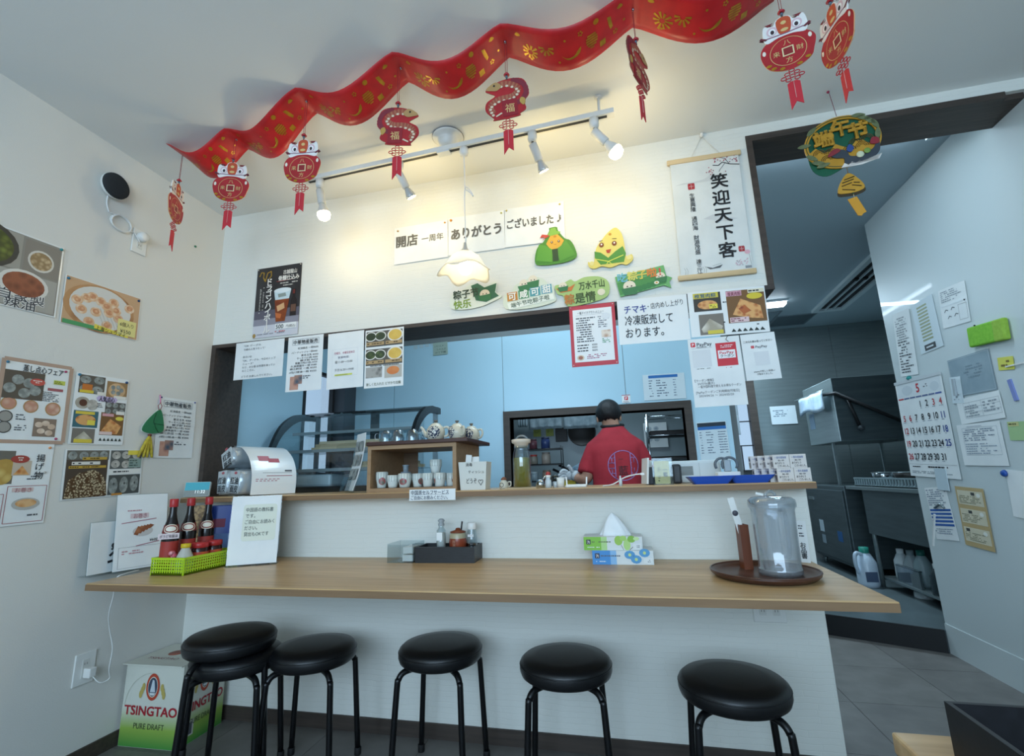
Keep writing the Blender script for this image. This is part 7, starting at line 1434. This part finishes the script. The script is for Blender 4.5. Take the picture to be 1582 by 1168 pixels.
# spice rack
t = thing('spice_rack', 'black wire spice rack inside the hatch behind the carafe', 'rack', (-.62, 3.80, .90)); BW = mat('black_wire', '#16181a', rough=.4)
for z in (.0, .13, .26, .38):
    b = MB(); b.tube([(-.15, -.06, z), (.15, -.06, z), (.15, .06, z), (-.15, .06, z)], .004, BW, 6, closed=True); b.box((-.15, -.06, z-.008), (.15, .06, z-.004), BW); b.obj('wire_shelf', t)
for x in (-.15, .15):
    for y in (-.06, .06): b = MB(); b.tube([(x, y, 0), (x, y, .40)], .004, BW, 6); b.obj('post', t)
b = MB(); b.box((-1.2, 3.62, .84), (.44, 4.44, .89), STEEL); b.box((-1.18, 3.66, 0), (.42, 4.42, .84), STEEL); tag(b.obj('prep_bench'), 'steel prep bench beyond the hatch', 'bench')
def spice(label, x, z, c, cap, h=.08, r=.032):
    t = thing('spice_jar', label, 'jar', (x, 3.80, z), 0, 'jars on the spice rack'); b = MB(); b.lathe([(0, 0), (r, 0), (r, h*.75), (r*.8, h*.86)], mat('jar_'+c[1:], c, rough=.3), 16); b.obj('jar', t); b = MB(); b.lathe([(r*.85, h*.84), (r*.9, h*.86), (r*.9, h), (0, h+.001)], mat('jarcap_'+cap[1:], cap, rough=.4), 16); b.obj('lid', t)
spice('blue-lidded jar on the top of the spice rack', -.60, 1.284, '#3a4a78', '#26304e', .09, .036); spice('dark red jar on the top of the spice rack', -.70, 1.284, '#6a4048', '#4a2c30', .08)
spice('red-topped jar on the middle shelf of the spice rack', -.70, 1.154, '#8a8478', '#b03a34', .085); spice('pale jar on the middle shelf of the spice rack', -.60, 1.154, '#a89a8e', '#8a8078', .10, .036); spice('pale brown jar on the low shelf of the spice rack', -.60, 1.024, '#9a8878', '#7a6a5c', .09, .036); spice('clear grey jar on the low shelf of the spice rack', -.70, 1.024, '#8a9aa0', '#a8b4b8', .08)
b = MB(); b.lathe([(0, 0), (.05, 0), (.06, .02), (.06, .026), (0, .026)], mat('blue_film_pack', '#5a7a94', '#a8c0cc', scale=40, rough=.15), 4, M=Matrix.Rotation(R(75), 4, 'X') @ Matrix.Scale(2, 4, (1, 0, 0))); q = b.obj('film_wrapped_pack', loc=(-.30, 3.75, 1.11)); tag(q, 'blue film-wrapped pack standing on the bench left of the red shirt', 'pack')
for k, (x, rz) in enumerate(((-.45, 20), (-.40, 30))):
    b = MB(); b.tube([(-.10, 0, .10), (.10, 0, .0)], .010, mat('knife_handle', '#1a1d22', rough=.3), 8); q = b.obj('ladle_handle', loc=(x, 3.80, 1.02+.03*k)); tag(q, ['lower', 'upper'][k] + ' dark slanting ladle handle left of the film-wrapped pack', 'ladle', 'ladles on the bench')
# chrome rack with dark trays right of the person
t = thing('chrome_rack', 'chrome wire rack inside the hatch right of the person', 'rack', (.355, 3.95, .90)); CHR = mat('chrome', '#c4cace', rough=.08, metal=1)
for x in (-.15, .15):
    for y in (-.10, .10): b = MB(); b.tube([(x, y, -.01), (x, y, .62)], .008, CHR, 8); b.obj('post', t)
for z in (.26, .45, .60): b = MB(); b.tube([(-.15, -.10, z), (.15, -.10, z), (.15, .10, z), (-.15, .10, z)], .005, CHR, 6, closed=True); b.obj('shelf_frame', t)
for k, z in enumerate((.24, .44)): b = MB(); b.box((.215, 3.86, .90+z), (.495, 4.04, .90+z+.05), mat('dark_tray', '#1a1714', rough=.5), bev=.01); tag(b.obj('dark_baking_tray'), ['lower', 'upper'][k] + ' dark baking tray on the chrome rack', 'tray', 'trays on the chrome rack')
o, f = hang_sheet('rack_flyer', 'white leaflet with food photos behind the chrome rack', 'sheet', .30, 4.435, 1.40, .20, .22, PAPER)
for x in (.12,.42): 
    for y in (.12,.55): f.ell(x+.12, y+.12, .11, .09, food('#8a9aa4', '#c4ccd0', 40), 1)
f.rect(.08,.36,.5,.44,'#3a4a74',1); f.done(o)
# noodles bowl
t = thing('noodle_basket', 'clear basket of pale yellow noodles beside the gloved hand', 'basket', (-.362, 3.175, .9955)); b = MB(); b.box((-.055, -.04, .0), (.055, .04, .003), CLEAR); 
for a, c in (((-.055, -.04, 0), (.055, -.038, .075)), ((-.055, .038, 0), (.055, .04, .075)), ((-.055, -.04, 0), (-.053, .04, .075)), ((.053, -.04, 0), (.055, .04, .075))): b.box(a, c, CLEAR)
b.obj('basket_walls', t); b = MB(); rr = random.Random(5)
for k in range(40):
    p = [(rr.uniform(-.05, .05), rr.uniform(-.034, .034), rr.uniform(.03, .075)) for _ in range(4)]; b.tube(spline(p, 4), .0022, ink('#ffe07c'), 5)
nd = b.obj('noodles', t); nd['kind'] = 'stuff'
b = MB(); b.box((-.052, -.036, .004), (.052, .036, .035), ink('#f4cc34')); b.obj('yellow_base', t)
b = MB(); b.box((-.62, 3.125, .9005), (-.285, 3.25, .995), STEEL, bev=.006); tag(b.obj('steel_prep_box'), 'steel prep box left of the person that carries the noodle basket', 'box')

# ================================================================== back kitchen through the doorway
t = thing('undercounter_fridge', 'dark steel undercounter fridge deep in the kitchen', 'fridge', (0, 0, 0))
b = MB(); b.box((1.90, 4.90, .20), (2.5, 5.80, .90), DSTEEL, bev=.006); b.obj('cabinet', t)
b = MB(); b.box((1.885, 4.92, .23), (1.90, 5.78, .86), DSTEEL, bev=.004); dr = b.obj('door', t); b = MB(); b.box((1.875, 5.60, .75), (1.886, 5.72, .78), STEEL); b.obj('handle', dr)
b = MB(); b.box((1.8835, 5.45, .45), (1.8852, 5.55, .56), '#b9c8d0'); b.box((1.8835, 5.05, .40), (1.8852, 5.15, .49), '#2a5a8c'); b.box((1.8835, 5.45, .34), (1.8852, 5.53, .42), '#8a9aa4'); b.obj('stickers', dr)
for y in (4.95, 5.72): b = MB(); b.tube([(1.95, y, .12), (1.95, y, .2)], .018, STEEL, 8); b.obj('foot', t)
t = thing('dishwasher_table', 'steel dishwasher table with an open shelf beside the fridge', 'table', (0, 0, 0))
b = MB(); b.box((1.90, 3.72, .875), (2.55, 4.86, .905), STEEL, bev=.004); b.obj('table_top', t)
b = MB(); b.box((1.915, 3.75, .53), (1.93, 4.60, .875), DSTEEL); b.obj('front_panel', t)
b = MB(); b.box((1.95, 3.75, .19), (2.5, 4.60, .205), STEEL); b.obj('lower_shelf', t)
for (x, y) in ((1.94, 3.78), (1.94, 4.58), (2.48, 3.78), (2.48, 4.58)): b = MB(); b.tube([(x, y, .12), (x, y, .875)], .016, STEEL, 10); b.obj('leg', t)
t = thing('dish_rack', 'grey perforated dish rack on the dishwasher table', 'rack', (1.93, 3.80, .905)); GR = mat('grey_rack_plastic', '#7b8c90', rough=.5); b = MB(); b.box((0, 0, .0), (.5, .95, .008), GR); b.obj('base', t)
for (a, c) in (((0, 0, .06), (.008, .95, .072)), ((0, 0, .0), (.008, .95, .014)), ((.492, 0, .06), (.5, .95, .072))): b = MB(); b.box(a, c, GR); b.obj('rail', t)
for k in range(24): b = MB(); b.box((0, .005+.04*k, .012), (.008, .02+.04*k, .062), GR); b.obj('slat', t)
for k, (x, y, r_, lab) in enumerate(((2.15, 4.35, .10, 'dark bowl on the dish rack'), (2.2, 4.1, .09, 'round pot lid on the dish rack'), (2.1, 4.62, .08, 'steel bowl at the far end of the dish rack'))):
    t = thing('kitchen_bowl', lab, 'bowl', (x, y, .9135)); b = MB(); b.lathe([(0, .006), (r_*.4, 0), (r_*.85, .05), (r_, .10), (r_*.97, .10), (r_*.8, .05), (r_*.35, .008), (0, .012)], [mat('dark_bowl', '#2c2a28', rough=.3), DSTEEL, CHR][k], 24); b.obj('bowl_body', t); b = MB(); b.tube([(x_, y_, .10) for x_, y_ in ring(0, 0, r_*.985, r_*.985, 24)], .003, STEEL, 6, closed=True); b.obj('rim', t)
t = thing('dishwasher_hood', 'lift-up steel dishwasher hood with a long lever arm', 'dishwasher', (0, 0, 0))
b = MB(); b.box((1.90, 4.80, 1.29), (2.55, 5.50, 1.87), STEEL, bev=.006); b.obj('hood_body', t)
b = MB(); b.box((1.905, 4.788, 1.295), (2.545, 4.80, 1.865), DSTEEL); b.obj('hood_front', t)  # darker steel on this face puts its dark reflection into the colour
b = MB(); b.tube([(1.87, 4.99, 1.74), (1.90, 4.74, 1.72), (2.45, 4.70, 1.38)], .016, BLACK, 8); b.obj('lever_arm', t)
b = MB(); b.tube([(2.0, 4.76, 1.66), (2.06, 4.76, 1.40)], .014, BLACK, 8); b.ball((2.06, 4.75, 1.40), .026, mat('lever_knob', '#3a4044', rough=.3), 12, 8); b.obj('lever_link', t)
b = MB(); b.box((1.91, 5.0, .905), (1.93, 5.02, 1.29), STEEL); b.obj('support_post', t); b = MB(); b.box((2.5, 5.45, .905), (2.52, 5.47, 1.29), STEEL); b.obj('support_post', t)
b = MB(); b.box((1.897, 5.30, 1.45), (1.90, 5.42, 1.6), '#7d94a8'); b.obj('notice_sticker', t)
b = MB(); vs = []; fs = []; n = 10
for i in range(n+1):
    for j in range(6): vs.append((1.845+.012*math.sin(i*1.4)*(1-j/7), 4.87+.062*i, 1.765-.033*j-.02*math.sin(i*.7)*(j/5)))
for i in range(n):
    for j in range(5): k = i*6+j; fs.append((k, k+1, k+7, k+6))
b.add(vs, fs, mat('white_towel', '#cfdfe8', '#b4cce0', scale=14, rough=.8), True); q = b.obj('dish_towel'); md = q.modifiers.new('thickness', 'SOLIDIFY'); md.thickness = .012; tag(q, 'white and blue dish towel hanging on the lever side of the dishwasher', 'towel'); b = MB(); b.tube([(1.85, 4.85, 1.77), (1.85, 5.60, 1.78)], .006, STEEL, 6); b.obj('towel_bar', q)
o, f = hang_sheet('steel_wall_notice', 'pale blue notice on the back stainless wall', 'notice', 1.835, 5.98, 1.675, .27, .21, LB); f.greek(.1,.2,.85,.6,4,'#7a8a9a'); f.done(o)
o, f = hang_sheet('hanging_papers', 'grey sheaf of papers hanging in front of the kitchen window', 'papers', 1.27, 5.95, 1.70, .16, .46, ink('#7f8a90')); f.rect(.1,.5,1.0,.98,'#8f9aa0',1); f.done(o)
# things on and under the dishwasher table
def jug_bottle(name, label, x, y, z, r_, h, c, cap, cat='bottle', handle=False):
    t = thing(name, label, cat, (x, y, z)); b = MB(); b.lathe([(0, 0), (r_, 0), (r_*1.02, h*.1), (r_, h*.6), (r_*.55, h*.82), (r_*.4, h*.86)], mat('bottle_'+c[1:], c, rough=.3), 18); b.obj('bottle', t); b = MB(); b.lathe([(r_*.42, h*.84), (r_*.46, h*.86), (r_*.46, h), (0, h)], mat('bottlecap_'+cap[1:], cap, rough=.4), 14); b.obj('cap', t)
    if handle: b = MB(); b.tube(spline([(-r_*.4, -r_*.3, h*.82), (-r_*1.1, -r_*.6, h*.86), (-r_*1.25, -r_*.6, h*.6), (-r_*.95, -r_*.3, h*.35)], 5), r_*.18, MATS['bottle_'+c[1:]], 8); b.obj('handle', t)
    if name == 'detergent_jug': b = MB(); b.box((-r_*.6, -r_*1.04, h*.15), (r_*.5, -r_*1.0, h*.4), '#4a5a74'); b.obj('label', t)
jug_bottle('detergent_jug', 'white detergent jug with a green cap on the kitchen floor', 1.86, 4.62, .121, .075, .30, '#c6d6e4', '#2a8a78', 'jug', True)
jug_bottle('spray_bottle', 'white bottle at the left of the low kitchen shelf', 2.06, 4.50, .2055, .05, .22, '#c8d2d4', '#dfe6e6'); jug_bottle('green_capped_bottle', 'green-capped bottle at the middle of the low kitchen shelf', 2.06, 4.22, .2055, .055, .25, '#8fa4a8', '#1f6a60'); jug_bottle('grey_bottle', 'grey bottle between two others on the low kitchen shelf', 2.06, 4.36, .2055, .05, .23, '#9aa8ac', '#7f9094'); jug_bottle('dark_tin', 'dark bottle with a white band at the right of the low kitchen shelf', 2.01, 3.95, .2055, .05, .20, '#2f3a3e', '#c8d0d0')
t = thing('clear_storage_bin', 'clear plastic bin on the low kitchen shelf', 'bin', (1.968, 4.10, .2055)); b = MB(); b.box((0, 0, 0), (.018, .30, .12), glass('bin_plastic', '#a8b8bc', alpha=.3, body=.2)); b.obj('bin_wall', t); b = MB(); b.box((0, 0, .115), (.022, .30, .125), MATS['bin_plastic']); b.obj('bin_rim', t)
jug_bottle('white_bucket', 'white bucket on the floor below the low kitchen shelf', 2.05, 4.25, .121, .06, .066, '#b8c4c6', '#c8d0d0', 'bucket')
# cream wire stand at the half wall end
t = thing('wire_stand', 'cream wire stand behind the end of the half wall', 'stand', (.735, 2.42, 0)); CRW = mat('cream_wire', '#cfc8ae', rough=.4)
for x in (0, .045): b = MB(); b.tube([(x, 0, 0), (x, 0, .99)], .005, CRW, 6); b.obj('upright', t)
for k in range(9): b = MB(); b.tube([(0, 0, .12+.10*k), (.045, 0, .12+.10*k)], .004, CRW, 6); b.obj('cross_wire', t)
# air conditioner and lamp on the kitchen ceiling
t = thing('air_conditioner', 'long white slot air conditioner in the kitchen ceiling', 'air conditioner', (2.0, 3.62, 2.70), R(-2)); AW = mat('aircon_white', '#c9d6da', rough=.4)
b = MB()
for a, c in (((0, 0, -.03), (.045, 1.75, 0)), ((.255, 0, -.03), (.30, 1.75, 0)), ((.045, 0, -.03), (.255, .06, 0)), ((.045, 1.69, -.03), (.255, 1.75, 0))): b.box(a, c, AW)
b.obj('frame', t); b = MB(); b.box((.045, .06, -.01), (.255, 1.69, 0), BLACK); b.obj('slot', t)
for x in (.105, .175): b = MB(); b.box((x, .06, -.028), (x+.012, 1.69, -.012), AW); b.obj('blade', t)
b = MB(); b.box((.07, .86, -.026), (.24, .90, -.01), BLACK); b.obj('divider', t)
t = thing('kitchen_ceiling_lamp', 'small bright ceiling lamp deep in the kitchen', 'lamp', (1.53, 4.94, 2.70)); b = MB(); b.box((-.16, -.06, -.02), (.16, .06, 0), AW); b.obj('housing', t); b = MB(); b.box((-.15, -.05, -.05), (.15, .05, -.02), mat('lamp_diffuser', '#e8f6ff', emit=9.0), bev=.01); b.obj('diffuser', t)
TUBE = mat('lit_tube', '#e2f2ff', emit=8.0)
for lab, x, y, ln, rz in (('long fluorescent batten on the kitchen ceiling behind the white pillar', .66, 5.15, 1.05, 90), ('added batten hidden behind the doorway header to brighten the passage', 1.15, 2.46, .95, 0), ('fluorescent batten on the kitchen ceiling above the serving bench', -.5, 2.72, 1.25, 0)):  # the doorway batten is an added, unseen body for the passage fill
    t = thing('tube_lamp', lab, 'lamp', (x, y, 2.70), R(rz), 'kitchen tube lamps'); b = MB(); b.box((-ln/2, -.03, -.025), (ln/2, .03, 0), AW); b.obj('batten', t); b = MB(); b.tube([(-ln/2+.03, 0, -.045), (ln/2-.03, 0, -.045)], .014, TUBE, 10); b.obj('tube', t)
    for q in (-1, 1): b = MB(); b.box((q*(ln/2-.03)-.012, -.018, -.062), (q*(ln/2-.03)+.012, .018, -.025), AW); b.obj('tube_holder', t)
for k, (x, y) in enumerate(((1.55, 5.45), (1.95, 5.65))):
    t = thing('ceiling_hatch', ['left', 'right'][k] + ' ceiling access hatch at the back of the kitchen', 'hatch', (x, y, 2.70)); b = MB()
    for a, c in (((-.2, -.2, -.008), (.2, -.185, 0)), ((-.2, .185, -.008), (.2, .2, 0)), ((-.2, -.185, -.008), (-.185, .185, 0)), ((.185, -.185, -.008), (.2, .185, 0))): b.box(a, c, '#6a7a82')
    b.obj('frame', t); b = MB(); b.box((-.18, -.18, -.004), (.18, .18, 0), ['#7f929b', '#4f5e66'][k]); b.obj('panel', t)

# ================================================================== the person at the work table
PXp, PYp = -.045, 2.97
person = thing('person', 'person with short black hair in a red shirt, seen from behind at the work table', 'person', (PXp, PYp, 0))
SKIN = mat('skin', '#b98d74', '#ae8069', scale=30, rough=.55); SHIRT = mat('red_shirt_cloth', '#a82a35', '#98232e', scale=9, rough=.85, bump=.2, bscale=40); HAIR = mat('black_hair', '#0f0f11', '#1b1a1c', scale=160, rough=.5, stretch=(1, 1, .2), bump=.6, bscale=220)
GLOVE = mat('clear_glove', '#c9cdcf', '#b4babd', scale=40, rough=.35, bump=.4, bscale=70); TROU = mat('dark_trousers', '#20232a', rough=.8)
def skin_mesh(name, verts, edges, radii, m, parent, root=0, sub=2):
    me = bpy.data.meshes.new(name); me.from_pydata(verts, edges, []); o = bpy.data.objects.new(name, me); COL.objects.link(o)
    sk = o.modifiers.new('skin', 'SKIN'); sk.use_smooth_shade = True
    for i, r_ in enumerate(radii): me.skin_vertices[0].data[i].radius = r_ if isinstance(r_, tuple) else (r_, r_); me.skin_vertices[0].data[i].use_root = (i == root)
    ss = o.modifiers.new('smooth', 'SUBSURF'); ss.levels = sub; ss.render_levels = sub
    me.materials.append(m); o.parent = parent; return o
V = [(0, 0, .88), (0, .0, 1.02), (0, .03, 1.14), (0, .06, 1.24), (0, .085, 1.32), (-.012, .10, 1.37), (-.024, .12, 1.43), (-.024, .125, 1.475),
     (-.125, .05, 1.225), (-.150, .035, 1.12), (-.187, .0, 1.035), (-.226, .035, 1.045), (-.250, .060, 1.058),
     (.125, .05, 1.225), (.150, .055, 1.12), (.160, .09, 1.00), (.10, .22, .97), (.06, .27, .96),
     (-.085, 0, .80), (-.09, -.01, .46), (-.09, .02, .08), (-.09, -.07, .035), (.085, 0, .80), (.09, -.01, .46), (.09, .02, .08), (.09, -.07, .035)]
E_ = [(0,1),(1,2),(2,3),(3,4),(4,5),(5,6),(6,7),(3,8),(8,9),(9,10),(10,11),(11,12),(3,13),(13,14),(14,15),(15,16),(16,17),(0,18),(18,19),(19,20),(20,21),(0,22),(22,23),(23,24),(24,25)]
Rr_ = [(.12,.08),(.11,.075),(.10,.07),(.08,.055),.052,.054,(.064,.074),(.060,.070), .042,.042,.042,.038,.030, .042,.042,.040,.036,.028, .080,.060,.045,.035, .080,.060,.045,.035]
body = skin_mesh('body', V, E_, Rr_, SKIN, person)
# ears
for s_ in (-1, 1): b = MB(); b.ball((s_*.071-.024, .115, 1.418), .022, SKIN, 12, 8, (.35, .7, 1.1)); b.obj('ear', person)
# gloved hand with five fingers closing on the noodles
b = MB(); hx, hy, hz = -.262, .070, 1.066
b.ball((hx-.012, hy+.002, hz), .036, GLOVE, 16, 10, (1.25, .6, .85)); b.tube([(hx+.030, hy-.02, hz-.008), (hx, hy, hz)], [.034, .033], GLOVE, 12)
for k, (dz, ln) in enumerate(((.028, .050), (.012, .060), (-.006, .056), (-.022, .044))): b.tube(spline([(hx-.040, hy+.004, hz+dz*.8), (hx-.040-ln*.55, hy-.008, hz+dz+.006), (hx-.040-ln*.95, hy-.016, hz+dz-.014)], 4), [.0105]*4+[.0095]*4+[.007], GLOVE, 8)
b.tube(spline([(hx-.008, hy-.012, hz+.022), (hx-.022, hy-.028, hz+.050), (hx-.034, hy-.034, hz+.062)], 4), [.012]*4+[.011]*4+[.008], GLOVE, 8)
b.obj('gloved_hand', person)
b = MB(); hx, hy, hz = .055, .30, .955; b.ball((hx, hy, hz), .034, GLOVE, 14, 8, (1.2, .9, .6))
for k in range(4): b.tube([(hx-.03, hy+.02*k-.02, hz), (hx-.06, hy+.022*k-.02, hz-.004), (hx-.075, hy+.022*k-.02, hz-.02)], [.010, .0095, .007], GLOVE, 8)
b.tube([(hx, hy-.03, hz+.005), (hx-.03, hy-.045, hz)], [.011, .008], GLOVE, 8); b.obj('gloved_hand', person)
# shirt: torso shell plus sleeves as one mesh
def torso_ring(z, w, d, cy, n=28, sq=2.4):
    out = []
    for k in range(n):
        a = 2*math.pi*k/n; c, s_ = math.cos(a), math.sin(a); out.append((w*math.copysign(abs(c)**(2/sq), c), cy + d*math.copysign(abs(s_)**(2/sq), s_), z))
    return out
b = MB(); b.loft([torso_ring(.84, .150, .112, 0), torso_ring(.95, .146, .112, .005), torso_ring(1.06, .144, .114, .02), torso_ring(1.15, .152, .114, .034), torso_ring(1.20, .160, .110, .042), torso_ring(1.235, .160, .104, .050), torso_ring(1.285, .128, .090, .064), torso_ring(1.325, .090, .076, .078), torso_ring(1.350, .070, .068, .088), torso_ring(1.362, .064, .064, .094)], SHIRT, caps=True)
for s_, pts in ((-1, [(-.080, .055, 1.255), (-.125, .048, 1.222), (-.152, .036, 1.16), (-.174, .026, 1.11), (-.182, .018, 1.075)]), (1, [(.080, .055, 1.255), (.125, .050, 1.222), (.152, .050, 1.16), (.170, .058, 1.11), (.176, .066, 1.075)])):
    P_ = [Vector(p) for p in pts]; rings = []
    rad = [.058, .058, .056, .054, .054]
    for i, p in enumerate(P_):
        t_ = (P_[min(i+1, 4)]-P_[max(i-1, 0)]).normalized(); a_ = t_.cross(Vector((0, 1, 0))).normalized(); c_ = a_.cross(t_).normalized(); rings.append([p + a_*rad[i]*math.cos(q)*(1+.04*math.sin(3*q+i)) + c_*rad[i]*1.12*math.sin(q) for q in [2*math.pi*k/20 for k in range(20)]])
    b.loft(rings, SHIRT, caps=True)
sh = b.obj('red_shirt', person); md = sh.modifiers.new('join', 'REMESH'); md.mode = 'VOXEL'; md.voxel_size = .008; md.use_smooth_shade = True
md = sh.modifiers.new('soften', 'SMOOTH'); md.factor = .5; md.iterations = 6
# back emblem: lattice roundel with one letter
EM = ink('#9a7ab0'); b = MB(); ec = (.042, 1.115); er = .086
def back_y(x, z): return -(.116 + .004*math.cos(x*9)) + .02*(z-1.0)/.1*.9 + (.35*x*x)
def bl(pts, w_=.0026): b.tube([(x, back_y(x, z)-.05, z) for x, z in pts], w_, EM, 5)
bl([(ec[0]+er*math.cos(a), ec[1]+er*math.sin(a)) for a in [2*math.pi*i/40 for i in range(41)]])
for x in (-.045, .045): h_ = math.sqrt(er*er-x*x); bl([(ec[0]+x, ec[1]-h_+2*h_*i/8) for i in range(9)])
for s_ in (-1, 1):
    for z in (-.045, -.015, .015, .045): e_ = math.sqrt(er*er-z*z); bl([(ec[0]+s_*.045, ec[1]+z), (ec[0]+s_*e_, ec[1]+z)], .0022)
    for z in (-.03, .03): bl([(ec[0]+s_*.063, ec[1]+z-.014), (ec[0]+s_*.063, ec[1]+z+.014)], .0022)
em = b.obj('back_emblem', sh)
b = MB(); vs, fs = glyphs('藍')
b.add([((vx-.5)*.060+ec[0], back_y(ec[0], ec[1]-.02)-.05 + .18*((vy-.38)*.052), (vy-.38)*.060+ec[1]-.030) for vx, vy in vs], fs, '#2a1416'); vs, fs = glyphs('一'); b.add([((vx-.5)*.030+ec[0]-.01, back_y(ec[0], ec[1]+.03)-.05, (vy-.38)*.030+ec[1]+.036) for vx, vy in vs], fs, '#2a1416'); el = b.obj('back_letters', sh)
for q, off in ((em, .0015), (el, .0022)):
    md = q.modifiers.new('on_cloth', 'SHRINKWRAP'); md.target = sh; md.wrap_method = 'PROJECT'; md.use_project_x = False; md.use_project_y = True; md.use_project_z = False; md.use_positive_direction = True; md.use_negative_direction = True; md.offset = off
# hair cap, apron strap, trousers
b = MB(); rings = []; NH = 48; rr = random.Random(8); jit = [[rr.uniform(-1, 1) for _ in range(NH)] for _ in range(14)]
for i in range(14):
    ph = math.pi*(.02 + .64*i/13); rg = []
    for k in range(NH):
        a = 2*math.pi*k/NH; s_ = math.sin(a); q = i/13
        w = 1 + .035*jit[i][k]*q + (-.10*max(0, q-.75)*4 if s_ < 0 else 0)
        z = 1.448 + .094*math.cos(ph)
        if s_ > .25 and i > 6: z = max(z, 1.448 + .05*(s_-.25))
        if i > 10: z += .008*jit[i][k]
        rg.append((-.024 + .081*math.sin(ph)*math.cos(a)*w, .118 + .096*math.sin(ph)*s_*w, z))
    rings.append(rg)
b.loft(rings, HAIR, caps=True); b.obj('hair', person)
b = MB(); b.tube([(-.006+.066*math.cos(a), .092+.064*math.sin(a), 1.366 + .010*math.sin(a)) for a in [2*math.pi*i/28 for i in range(28)]], .010, mat('apron_strap_black', '#121214', rough=.7), 8, closed=True); b.obj('neck_strap', person)
b = MB(); b.loft([torso_ring(.46, .165, .10, 0, 20), torso_ring(.70, .172, .115, 0, 20), torso_ring(.87, .166, .116, 0, 20)], TROU); b.loft([torso_ring(.05, .155, .075, .01, 20), torso_ring(.46, .164, .10, 0, 20)], TROU); b.obj('trousers', person)
